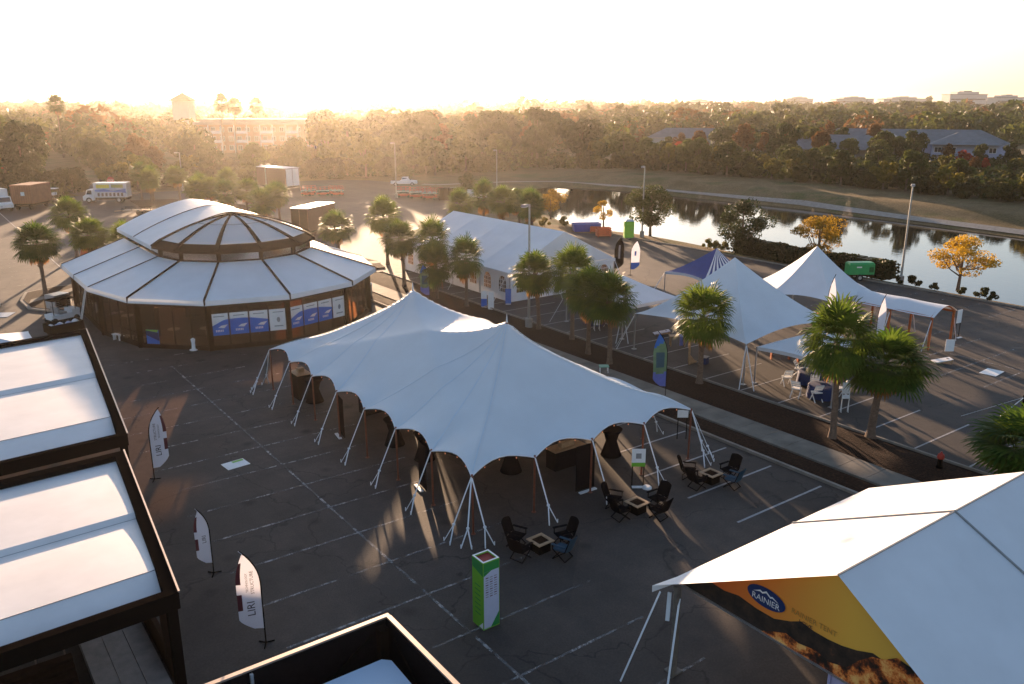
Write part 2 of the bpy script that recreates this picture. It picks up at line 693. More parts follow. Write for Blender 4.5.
for k in range(0, 18):
    yy = 88 + SP * k
    stripe(ml, 13.06, yy, 18.3, yy, 0.1)
    stripe(ml, 7.7, yy, 12.94, yy, 0.1)
struct('parking_markings', ml, [M_line, M_line2])

# median: kerb, mulch, walk, mulch, thin kerb
m, nt, n, l, out = nodes_of('bark_mulch')
b = n.new('ShaderNodeBsdfPrincipled')
b.inputs['Roughness'].default_value = 0.95
b.inputs['Specular IOR Level'].default_value = 0.1
c = ramp(nt, noise_fac(nt, 9, 5), [(0.3, (0.010, 0.005, 0.003)), (0.55, (0.032, 0.015, 0.009)), (0.75, (0.075, 0.036, 0.022))])
l.new(c, b.inputs['Base Color'])
bn = n.new('ShaderNodeBump')
bn.inputs['Strength'].default_value = 1
bn.inputs['Distance'].default_value = 0.06
l.new(noise_fac(nt, 12, 5), bn.inputs['Height'])
l.new(bn.outputs[0], b.inputs['Normal'])
l.new(b.outputs[0], out.inputs[0])
M_mulch = m


def strip(mb, x0, x1, y0, y1, z, dz=0.0, nx=6, step=0.6):
    ny = max(1, int((y1 - y0) / step))
    r = random.Random(int(x0 * 10))
    H = {}

    def fn(u, v):
        i, j = round(u * nx), round(v * ny)
        if (i, j) not in H:
            H[(i, j)] = (0 if i in (0, nx) else r.uniform(0.3, 1.0) * dz)
        return (x0 + (x1 - x0) * u, y0 + (y1 - y0) * v, z + H[(i, j)])
    mb.grid(fn, nx, ny)


mb = MB()
strip(mb, 32.48, 33.98, -20, 76, 0.02, 0.09)
strip(mb, 35.82, 39.08, -20, 76, 0.02, 0.12)
struct('mulch_bed', mb, M_mulch, smooth=True)
M_walk = mat('pavement_concrete', (0.17, 0.148, 0.12), 0.85, 0.3, 0.8, bump=0.3, bscale=10)
mb = MB()
y = -20.0
while y < 76:
    mb.box(34.0, 35.8, y + 0.012, y + 1.488, -0.05, 0.115)
    y += 1.5
struct('pavement', mb, M_walk)
M_kerb = mat('kerb_concrete', (0.25, 0.215, 0.175), 0.85, 0.22, 1.5, bump=0.2)
mb = MB()
y = -20.0
while y < 76:
    mb.box(32.3, 32.46, y + 0.006, y + 2.994, -0.05, 0.14)
    mb.box(39.1, 39.22, y + 0.006, y + 2.994, -0.05, 0.13)
    y += 3.0
mb.box(32.3, 39.22, 76.0, 76.15, -0.05, 0.14)
# kerb along the pond side of the lot
y = -60.0
while y < 81:
    mb.box(75.5, 75.65, y + 0.006, y + 2.994, -0.1, 0.14)
    y += 3.0
struct('kerb', mb, M_kerb)

# island with the lone palm, left
mb = MB()
isl = [(7.6, 79.2), (9.0, 77.2), (10.4, 77.6), (11.2, 81), (13.4, 84.5), (13.0, 87.5), (11.0, 87.8), (8.2, 86.4), (7.4, 83)]
mb.prism(isl, -0.05, 0.14)
struct('kerb', mb, M_kerb)
cx = sum(p[0] for p in isl) / len(isl)
cy_ = sum(p[1] for p in isl) / len(isl)
mb = MB()
mb.prism([(cx + (x - cx) * 0.90, cy_ + (y - cy_) * 0.93) for x, y in isl], 0.0, 0.17)
struct('mulch_bed', mb, M_mulch)
mb = MB()
mb.add([(7.9, 81.2, 0.178), (8.2, 82.6, 0.178), (12.9, 86.6, 0.178), (13.05, 85.2, 0.178)], [(0, 3, 2, 1)])
struct('pavement', mb, M_walk)
# garden beds beyond the near end of the median, and behind the frame tent
mb = MB()
mb.prism([(31.5, 78.5), (40.5, 78.0), (41.5, 82), (40.5, 88), (33, 89.5), (30.6, 84)], -0.05, 0.12)
mb.prism([(33, 116), (44, 110), (46, 124), (47.5, 142), (40, 158), (33.5, 160), (32, 140)], -0.05, 0.12)
struct('mulch_bed', mb, M_mulch)
mb = MB()
mb.prism([(32.0, 81.2), (41.2, 80.4), (41.3, 81.9), (32.0, 82.8)], 0.0, 0.135)
struct('pavement', mb, M_walk)

# far road on the levee and the pale edge path of the pond
mb = MB()
for i in range(60):
    y0, y1 = -140 + i * 5.0, -135 + i * 5.0
mpath = MB()
pts = [(116.5, -140), (118.0, -40), (119.5, 10), (122.2, 50), (124.2, 70), (126, 88), (124.8, 105), (122.5, 128), (118, 144), (108, 150), (92, 153), (90.5, 156)]
for i in range(len(pts) - 1):
    (ax, ay), (bx, by) = pts[i], pts[i + 1]
    kk = 10
    for j in range(kk):
        x0, y0 = ax + (bx - ax) * j / kk, ay + (by - ay) * j / kk
        x1, y1 = ax + (bx - ax) * (j + 1) / kk, ay + (by - ay) * (j + 1) / kk
        d = Vector((bx - ax, by - ay, 0)).normalized()
        p = Vector((-d.y, d.x, 0)) * 0.9
        q = [(x0 - p.x, y0 - p.y), (x1 - p.x, y1 - p.y), (x1 + p.x, y1 + p.y), (x0 + p.x, y0 + p.y)]
        mpath.add([(x, y, gz(x, y) + 0.12) for x, y in q], [(0, 1, 2, 3)])
struct('path', mpath, mat('pale_gravel', (0.30, 0.26, 0.22), 0.9, 0.2, 2))

# water
m, nt, n, l, out = nodes_of('pond_water')
b = n.new('ShaderNodeBsdfPrincipled')
b.inputs['Base Color'].default_value = (0.012, 0.014, 0.012, 1)
b.inputs['Roughness'].default_value = 0.04
b.inputs['Specular IOR Level'].default_value = 0.9
b.inputs['IOR'].default_value = 1.6
tc = n.new('ShaderNodeTexCoord')
mp = n.new('ShaderNodeMapping')
mp.inputs['Rotation'].default_value = (0, 0, R(-20))
mp.inputs['Scale'].default_value = (1.0, 0.35, 1)
l.new(tc.outputs['Object'], mp.inputs['Vector'])
bn = n.new('ShaderNodeBump')
bn.inputs['Strength'].default_value = 0.22
bn.inputs['Distance'].default_value = 0.03
l.new(noise_fac(nt, 1.4, 3, vec=mp.outputs[0]), bn.inputs['Height'])
l.new(bn.outputs[0], b.inputs['Normal'])
l.new(b.outputs[0], out.inputs[0])
mb = MB()
mb.add([(70, -180, -0.62), (130, -180, -0.62), (130, 150, -0.62), (70, 150, -0.62)], [(0, 1, 2, 3)])
struct('water', mb, m)
# ================================================================== pavilion
def pavilion():
    CX_, CY_ = 21.45, 67.0
    YB = 78.3                                  # end of the straight bays
    t = thing('pavilion', 'large polygonal glass pavilion with two tier white roof and dark ribbed dome', 'pavilion', (CX_, CY_, 0))

    def ring(Rr, z, rear=True):
        pts = []
        for k in range(7):
            a = R(180 + 30 * k)
            pts.append((CX_ + Rr * math.cos(a), CY_ + Rr * math.sin(a), z))
        return pts                              # left .. near .. right
    RE, ZE = 11.05, 3.72
    RI, ZI = 5.95, 5.45
    eave, inner = ring(RE, ZE), ring(RI, ZI)
    # lower roof membranes, one panel per facet and bay
    mb = MB()
    bays = [CY_, 72.6, YB]

    def panel(a, b, c, d, sag=0.07, nu=5, nv=6):
        a, b, c, d = map(Vector, (a, b, c, d))   # a,b eave ; d,c inner

        def fn(u, v):
            p = (a * (1 - u) + b * u) * (1 - v) + (d * (1 - u) + c * u) * v
            p.z -= sag * math.sin(PI * u) * math.sin(PI * v) * 1.2
            return p
        mb.grid(fn, nu, nv)
    for k in range(6):
        panel(eave[k], eave[k + 1], inner[k + 1], inner[k])
    for i in range(2):
        y0, y1 = bays[i], bays[i + 1]
        panel((CX_ - RE, y1, ZE), (CX_ - RE, y0, ZE), (CX_ - RI, y0, ZI), (CX_ - RI, y1, ZI))
        panel((CX_ + RE, y0, ZE), (CX_ + RE, y1, ZE), (CX_ + RI, y1, ZI), (CX_ + RI, y0, ZI))
    # valance hanging from the eave
    P = [(CX_ - RE, YB, ZE)] + eave + [(CX_ + RE, YB, ZE)]
    for i in range(len(P) - 1):
        a, b = Vector(P[i]), Vector(P[i + 1])
        ca = Vector((CX_, CY_, 0))
        dz = Vector((0, 0, -0.34))
        oa = (Vector((a.x - CX_, min(0, a.y - CY_), 0))).normalized() * 0.05
        ob = (Vector((b.x - CX_, min(0, b.y - CY_), 0))).normalized() * 0.05
        mb.add([a, b, b + dz + ob, a + dz + oa], [(3, 2, 1, 0)])
    mb.build('lower_roof', M_white, t, smooth=False)
    # dark seams on the lower roof
    for k in range(1, 6):
        sm = MB()
        a, b = Vector(eave[k]), Vector(inner[k])
        up = Vector((0, 0, 0.05))
        sm.bar(a + up, b + up, 0.13, 0.09)
        sm.bar(a + up * 1.2, a + Vector((0, 0, -0.38)), 0.10, 0.10)
        sm.build('roof_seam', M_bronze, t)
    for k in (0, 6):
        sm = MB()
        a, b = Vector(eave[k]), Vector(inner[k])
        sm.bar(a + Vector((0, 0, 0.04)), b + Vector((0, 0, 0.04)), 0.06, 0.05)
        sm.build('roof_seam', M_bronze, t)
    for s in (-1, 1):
        for y in (72.6, YB - 0.02):
            sm = MB()
            sm.bar((CX_ + s * RE, y, ZE + .03), (CX_ + s * RI, y, ZI + .03), 0.05, 0.05)
            sm.bar((CX_ + s * RE, y, ZE + .03), (CX_ + s * (RE + 0.04), y, ZE - .36), 0.05, 0.05)
            sm.build('roof_seam', M_bronze, t)
    # clerestory drum : posts, rails, glass
    ZT = 6.12
    RD = 5.75
    dr = [(CX_ - RD, YB, 0)] + [(x, y, 0) for x, y, z in ring(RD, 0)] + [(CX_ + RD, YB, 0)]
    fr, gl = MB(), MB()
    for i in range(len(dr) - 1):
        a, b = Vector(dr[i]), Vector(dr[i + 1])
        for z, h in ((ZI + 0.02, 0.12), (ZT - 0.03, 0.08)):
            fr.bar(a + Vector((0, 0, z)), b + Vector((0, 0, z)), 0.14, h)
        fr.bar(b + Vector((0, 0, ZI - 0.1)), b + Vector((0, 0, ZT)), 0.26, 0.26)
        if i in (0, len(dr) - 2):
            for u in (0.5,):
                p = a.lerp(b, u)
                fr.bar(p + Vector((0, 0, ZI)), p + Vector((0, 0, ZT)), 0.2, 0.2)
        gl.add([a + Vector((0, 0, ZI)), b + Vector((0, 0, ZI)), b + Vector((0, 0, ZT)), a + Vector((0, 0, ZT))], [(0, 1, 2, 3)])
    fr.build('clerestory_frame', M_bronze, t)
    gl.build('clerestory_glass', M_mirror, t)
    # dome : dark fascia, pale membranes, dark ribs
    RO, ZO = 6.35, 6.12
    rim0 = ring(RO, ZO)
    rim1 = ring(RO - 0.02, ZO + 0.18)
    rim2 = ring(RO - 0.75, ZO + 0.58)
    AP = Vector((CX_, CY_, 8.25))
    fa = MB()
    for k in range(6):
        for A, B in ((rim0, rim1), (rim1, rim2)):
            fa.add([A[k], A[k + 1], B[k + 1], B[k]], [(0, 1, 2, 3)])
        fa.add([rim0[k], rim0[k + 1], ring(RD, ZO)[k + 1], ring(RD, ZO)[k]], [(3, 2, 1, 0)])
    fa.build('dome_fascia', M_bronze, t)
    dm = MB()

    def arch(p, q, v):                          # bulging rib line from rim to apex
        r = p.lerp(q, v)
        r.z += 0.28 * math.sin(PI * v)
        return r
    for k in range(6):
        a, b = Vector(rim2[k]) + Vector((0, 0, .01)), Vector(rim2[k + 1]) + Vector((0, 0, .01))

        def fn(u, v, a=a, b=b):
            p = arch(a, AP, v) * (1 - u) + arch(b, AP, v) * u
            return p
        dm.grid(fn, 3, 8)
    dm.build('dome_membrane', M_apse, t)
    rb = MB()
    for k in range(0, 7):
        a = Vector(rim1[k])
        a2 = Vector(rim2[k])
        rb.bar(a + Vector((0, 0, 0.02)), a2 + Vector((0, 0, 0.06)), 0.30, 0.12)
        for j in range(8):
            p, q = arch(a2, AP, j / 8), arch(a2, AP, (j + 1) / 8)
            w = 0.30 * (1 - j / 10)
            rb.bar(p + Vector((0, 0, .05)), q + Vector((0, 0, .05)), w, 0.1)
        if 0 < k < 6:
            pass
    rb.lathe([(0.5, 0), (0.5, 0.14), (0.3, 0.2)], 12, (AP.x, AP.y, AP.z - 0.08))
    rb.build('dome_rib', M_bronze, t)
    dk = MB()
    for k in range(6):                          # thin cross seam in each membrane
        a, b = Vector(rim2[k]), Vector(rim2[k + 1])
        p, q = arch(a, AP, .5), arch(b, AP, .5)
        dk.bar(p + Vector((0, 0, .03)), q + Vector((0, 0, .03)), 0.04, 0.03)
    dk.build('dome_seam', M_grey, t)
    # upper hall roof : arched membrane in two bays behind the dome
    up = MB()

    def prof(u):                               # u 0..1 across
        x = (u - 0.5) * 2
        return (CX_ + RO * x, ZO + 0.18 + (8.42 - ZO - 0.18) * (1 - abs(x) ** 1.42) ** 0.95)
    yb2 = [CY_, 72.6, YB + 0.35]
    for i in range(2):
        y0, y1 = yb2[i], yb2[i + 1]

        def fn(u, v, y0=y0, y1=y1):
            x, z = prof(u)
            return (x, y0 + (y1 - y0) * v, z - 0.05 * math.sin(PI * v) * math.sin(PI * u))
        up.grid(fn, 24, 6)
    for s in (0, 1):
        x, z = prof(s)
        up.add([(x, CY_, z), (x, YB + .35, z), (x, YB + .35, z - 0.3), (x, CY_, z - 0.3)], [(0, 1, 2, 3)])
    # rear gable infill
    g = [(prof(i / 24)[0], YB + 0.3, prof(i / 24)[1]) for i in range(25)]
    up.add(g, [tuple(range(25))])
    up.build('upper_roof', M_white, t, smooth=False)
    for y in (72.6, CY_ + 0.08):
        us = MB()
        for i in range(24):
            p, q = prof(i / 24), prof((i + 1) / 24)
            us.bar((p[0], y, p[1] + .03), (q[0], y, q[1] + .03), 0.05 if y > 70 else 0.09, 0.05)
        us.build('roof_seam', M_bronze, t)
    # glazed walls
    RW, ZW = 10.35, 3.72
    W = [(CX_ - RW, YB - .3, 0)] + [(x, y, 0) for x, y, z in ring(RW, 0)] + [(CX_ + RW, YB - .3, 0)]
    fr, gl, ba = MB(), MB(), MB()
    for i in range(len(W) - 1):
        a, b = Vector(W[i]), Vector(W[i + 1])
        d = (b - a)
        L = d.length
        npan = 4 if L < 7 else 8
        Z = lambda z: Vector((0, 0, z))
        fr.bar(a + Z(ZW - .38), b + Z(ZW - .38), 0.16, 0.55)
        fr.bar(a + Z(0.16), b + Z(0.16), 0.14, 0.32)
        for j in range(npan + 1):
            p = a.lerp(b, j / npan)
            w = 0.34 if j in (0, npan) else 0.09
            fr.bar(p, p + Z(ZW - .1), w, w)
        gl.add([a + Z(.3), b + Z(.3), b + Z(3.1), a + Z(3.1)], [(0, 1, 2, 3)])
        if i in (0, 1, 2, 3):
            for j in range(npan):
                if rnd.random() < 0.4:
                    p, q = a.lerp(b, (j + .08) / npan), a.lerp(b, (j + .92) / npan)
                    fr.bar(p + Z(1.05), q + Z(1.05), 0.05, 0.06)
    fr.build('wall_frame', M_bronze, t)
    gl.build('wall_glass', M_glass, t)
    # rear wall
    mb = MB()
    mb.box(CX_ - RW, CX_ + RW, YB - 0.35, YB - 0.25, 0, 3.4)
    mb.build('rear_wall', M_glass, t)
    # floor and counters inside
    mb = MB()
    poly = [(x, y) for x, y, z in W]
    mb.prism([(CX_ + (x - CX_) * .985, CY_ + (y - CY_) * .985) for x, y in poly], 0.0, 0.06)
    mb.build('floor', mat('timber_floor', (0.16, 0.09, 0.05), 0.5, 0.25, 2), t)
    # display walls and white counters inside
    mb = MB()
    mb.box(17.5, 25.5, 68.5, 68.7, .06, 2.5)
    mb.box(14.2, 14.4, 64, 71, .06, 2.2)
    mb.box(28.5, 28.7, 63, 71, .06, 2.2)
    mb.build('inner_partition', mat('inner_partition_panel', (.07, .03, .016), .6, .3, 1.5), t)
    for (x, y) in ((17, 61.5), (20.5, 60.2), (25.5, 61.2), (15, 62.6), (27.2, 63.2), (22.5, 62.5), (13.2, 69)):
        mb = MB()
        mb.lathe([(.05, .06), (.06, .7), (.45, .76), (.45, .8)], 10, (x, y, 0))
        mb.build('inner_table', M_wpaint, t)
    # posters on the two near facets
    ink = [M_wpaint, M_blueprint, M_grey]
    for fi in (3, 4):
        a, b = Vector(W[fi]), Vector(W[fi + 1])
        d = (b - a).normalized()
        nrm = Vector((d.y, -d.x, 0))
        for j in range(4):
            p, q = a.lerp(b, (j + .05) / 4 if j == 0 else (j + .04) / 4), a.lerp(b, (j + .96) / 4)
            o = nrm * 0.035
            w = (q - p).length
            pm = MB()
            z0, z1 = 1.05, 2.62

            def at(u, z, e=0.0):
                return p + (q - p) * u + o + nrm * e + Vector((0, 0, z))
            if j == 3:
                pm.slab([at(0, z0), at(1, z0), at(1, z1), at(0, z1)], 0.01, 0)
                c = (0.5, (z0 + z1) / 2)
                pts = [at(c[0] + 0.10 * math.cos(s * PI / 5), c[1] + 0.2 * math.sin(s * PI / 5), .004) for s in range(10)]
                pm.add(pts, [tuple(range(10))], 2)
                pm.add([at(.25, z0 + .28, .004), at(.75, z0 + .28, .004), at(.75, z0 + .36, .004), at(.25, z0 + .36, .004)], [(0, 1, 2, 3)], 2)
                pm.add([at(.2, z1 - .25, .004), at(.8, z1 - .25, .004), at(.8, z1 - .2, .004), at(.2, z1 - .2, .004)], [(0, 1, 2, 3)], 2)
            else:
                pm.slab([at(0, z0), at(1, z0), at(1, z1), at(0, z1)], 0.01, 0)
                top = [at(0, z0, .004)]
                top.append(at(1, z0, .004))
                for s in range(9, -1, -1):
                    u = s / 9
                    g = (j + u) / 3
                    z = z0 + (z1 - z0) * (0.62 + 0.12 * math.sin(g * PI * 1.2 - 0.3) - (0.45 * max(0, 0.25 - g) * 1.6))
                    top.append(at(u, z, .004))
                pm.add(top, [tuple(range(len(top)))], 1)
                pm.add([at(.2, z1 - .24, .005), at(.8, z1 - .24, .005), at(.8, z1 - .18, .005), at(.2, z1 - .18, .005)], [(0, 1, 2, 3)], 2)
            o_ = pm.build('window_poster', ink, t, label='blue and white window poster' if j < 3 else 'white window poster with a small emblem')
            if j < 3:
                tb_ = MB()
                for q_ in range(5):
                    u0 = .28 + q_ * .09
                    tb_.add([at(u0, z0 + .25, .008), at(u0 + .055, z0 + .25, .008), at(u0 + .055, z0 + .40, .008), at(u0, z0 + .40, .008)], [(0, 1, 2, 3)])
                tb_.add([at(.42, z0 + .55, .008), at(.75, z0 + .5, .008), at(.95, z0 + .75, .008), at(.6, z0 + .7, .008)], [(0, 1, 2, 3)])
                tb_.build('lettering', M_wpaint, o_)
    # small poster low on the left facet
    a, b = Vector(W[2]), Vector(W[3])
    d = (b - a).normalized()
    nrm = Vector((d.y, -d.x, 0)) * 0.06
    p = a.lerp(b, 0.1) + nrm
    pm = MB()
    w = 0.95
    Zf = lambda u, z, e=0: p + d * (u * w) + nrm * e + Vector((0, 0, z))
    pm.slab([Zf(0, .25), Zf(1, .25), Zf(1, 1.35), Zf(0, 1.35)], 0.02, 0)
    pm.add([Zf(0, .95, .1), Zf(1, .55, .1), Zf(1, 1.15, .1), Zf(0, 1.3, .1)], [(0, 1, 2, 3)], 1)
    pm.add([Zf(0, 1.3, .2), Zf(.9, 1.18, .2), Zf(1, 1.35, .2), Zf(0, 1.35, .2)], [(0, 1, 2, 3)], 2)
    pm.build('window_poster', [M_blueprint, M_bluecloth, M_green], t)
    return W


PAVW = pavilion()

# ================================================================== big two peak tent
TX0, TX1, TY0, TY1 = 16.65, 29.35, 25.5, 47.4
TPK = [(23.0, 31.9, 6.55), (23.0, 41.05, 6.6)]
TE = 2.55
M_seam = mat('welded_seam', (0.62, 0.69, 0.75), .6, .05)


def ray_rho(px, py, x, y):
    dx, dy = x - px, y - py
    if abs(dx) < 1e-9 and abs(dy) < 1e-9:
        return 0.0
    t = 1e9
    if dx > 1e-9:
        t = min(t, (TX1 - px) / dx)
    if dx < -1e-9:
        t = min(t, (TX0 - px) / dx)
    if dy > 1e-9:
        t = min(t, (TY1 - py) / dy)
    if dy < -1e-9:
        t = min(t, (TY0 - py) / dy)
    return min(1.0, 1.0 / t)


def tent_surface(x, y):
    hs = []
    for px, py, pz in TPK:
        r = ray_rho(px, py, x, y)
        hs.append(max(0.0, 1 - r))
    k = 4.0
    t = (sum(h ** k for h in hs)) ** (1 / k)
    t = min(t, 1.0)
    ex = 1.4
    return TE + (TPK[0][2] - TE - .45) * (t ** 1.22) + .45 * t ** 11


def scal(s, n):
    """0 at poles, 1 mid-span"""
    f = (s * n) % 1.0
    return math.sin(PI * f)


def big_tent():
    t = thing('peak_tent', 'big white sailcloth tent with two peaks, scalloped eaves and wooden side poles', 'tent', ((TX0 + TX1) / 2, (TY0 + TY1) / 2, 0))
    mb = MB()
    nu, nv = 72, 112

    def fn(u, v):
        # denser near the border
        x = TX0 + (TX1 - TX0) * u
        y = TY0 + (TY1 - TY0) * v
        z = tent_surface(x, y)
        du = min(u, 1 - u)
        dv = min(v, 1 - v)
        su = scal(v, 7) * max(0, 1 - du / 0.24) ** 2      # scallops along long sides
        sv = scal(u, 4) * max(0, 1 - dv / 0.14) ** 2
        ix = 0.33 * su * (1 if u < .5 else -1)
        iy = 0.33 * sv * (1 if v < .5 else -1)
        z += 0.31 * su + 0.31 * sv
        # shallow folds running up to the poles
        fold = 0.012 * (math.cos(v * 7 * 2 * PI) * max(0, 1 - du / .45) + math.cos(u * 4 * 2 * PI) * max(0, 1 - dv / .3))
        z -= fold * min(1, du * 12, dv * 20)
        return (x + ix, y + iy, z)
    mb.grid(fn, nu, nv)
    mb.build('canopy', M_sail, t, smooth=True)
    # welded seams from the side poles up to the peaks
    for i in range(8):
        for x_ in (TX0, TX1):
            y_ = TY0 + (TY1 - TY0) * i / 7
            pk = TPK[0] if y_ < 36.4 else TPK[1]
            sm = MB()
            N_ = 26
            for q in range(N_):
                u0, u1 = .02 + .95 * q / N_, .02 + .95 * (q + 1) / N_
                P_ = []
                for uu in (u0, u1):
                    xx, yy = x_ + (pk[0] - x_) * uu, y_ + (pk[1] - y_) * uu
                    c = fn((xx - TX0) / (TX1 - TX0), (yy - TY0) / (TY1 - TY0))
                    P_.append(Vector(c) + Vector((0, 0, .010)))
                sm.bar(P_[0], P_[1], .05, .012)
            sm.build('canopy_seam', M_seam, t)
    # hem: thin rope along the edge
    rope = MB()
    for (a, b, n_) in (((0, 0), (0, 1), 7), ((1, 0), (1, 1), 7), ((0, 0), (1, 0), 4), ((0, 1), (1, 1), 4)):
        m_ = n_ * 8
        for i in range(m_):
            p = fn(a[0] + (b[0] - a[0]) * i / m_, a[1] + (b[1] - a[1]) * i / m_)
            q = fn(a[0] + (b[0] - a[0]) * (i + 1) / m_, a[1] + (b[1] - a[1]) * (i + 1) / m_)
            rope.bar(p, q, 0.04)
    rope.build('edge_rope', M_strap, t)
    for px, py, pz in TPK:
        f = MB()
        zt = tent_surface(px, py)
        f.tube([(px, py, zt - .1), (px, py, zt + 0.12), (px, py, zt + .42)], [0.06, 0.035, 0.01], 8)
        f.build('finial', M_white, t)
        f = MB()
        f.tube([(px, py, 0), (px, py, zt - .02)], 0.07, 10)
        f.build('centre_pole', M_wood, t)
    # side poles and guys
    poles = []
    for i in range(8):
        y = TY0 + (TY1 - TY0) * i / 7
        poles.append((TX0, y, -1, 0))
        poles.append((TX1, y, 1, 0))
    for i in range(1, 4):
        x = TX0 + (TX1 - TX0) * i / 4
        poles.append((x, TY0, 0, -1))
        poles.append((x, TY1, 0, 1))
    for x, y, ox, oy in poles:
        f = MB()
        f.tube([(x - ox * .05, y - oy * .05, 0), (x - ox * .02, y - oy * .02, TE + .08)], 0.045, 8)
        f.tube([(x - ox * .05, y - oy * .05, 0), (x - ox * .05, y - oy * .05, .03)], 0.1, 10)
        f.build('side_pole', M_wood, t)
        corner = (y in (TY0, TY1)) and (x in (TX0, TX1))
        dirs = [(ox, oy)]
        if corner:
            sx = -1 if x == TX0 else 1
            sy = -1 if y == TY0 else 1
            dirs = [(sx, 0), (sx * .7, sy * .7), (0, sy)]
        for dx, dy in dirs:
            g = MB()
            top = Vector((x, y, TE))
            L = 1.25 + rnd.uniform(-.06, .06)
            e = Vector((x + dx * L, y + dy * L, 0.02))
            kn = top.lerp(e, 0.72)
            g.bar(top, kn, 0.055, 0.02)
            sd_ = Vector((-dy, dx, 0)) * 0.22
            g.bar(kn, e + sd_, 0.05, 0.02)
            g.bar(kn, e - sd_, 0.05, 0.02)
            g.cbox(kn, (0.1, 0.08, 0.08))
            for q in (e + sd_, e - sd_):
                g.tube([q, q + Vector((0, 0, .16))], 0.02, 6)
            g.build('guy_strap', M_strap, t)
    # string lights under the hem
    wire = MB()
    bulbs = []
    for (a, b, n_) in (((0, 0), (1, 0), 4), ((0, 0), (0, 1), 7)):
        m_ = n_ * 4
        for i in range(m_):
            p = Vector(fn(a[0] + (b[0] - a[0]) * i / m_, a[1] + (b[1] - a[1]) * i / m_)) - Vector((0, 0, .07))
            q = Vector(fn(a[0] + (b[0] - a[0]) * (i + 1) / m_, a[1] + (b[1] - a[1]) * (i + 1) / m_)) - Vector((0, 0, .07))
            wire.bar(p, q, 0.015)
            if i:
                bulbs.append(p)
    wo_ = wire.build('string_light_wire', M_black, t)
    M_bulb = mat('warm_bulb', (0.9, 0.35, 0.15), 0.3, 0.02, emit=(1.0, 0.30, 0.12), es=.1)
    for p in bulbs:
        f = MB()
        f.lathe([(.01, 0), (.022, -.04), (.024, -.06), (.01, -.08)], 8, p)
        f.build('bulb', M_bulb, wo_)


big_tent()


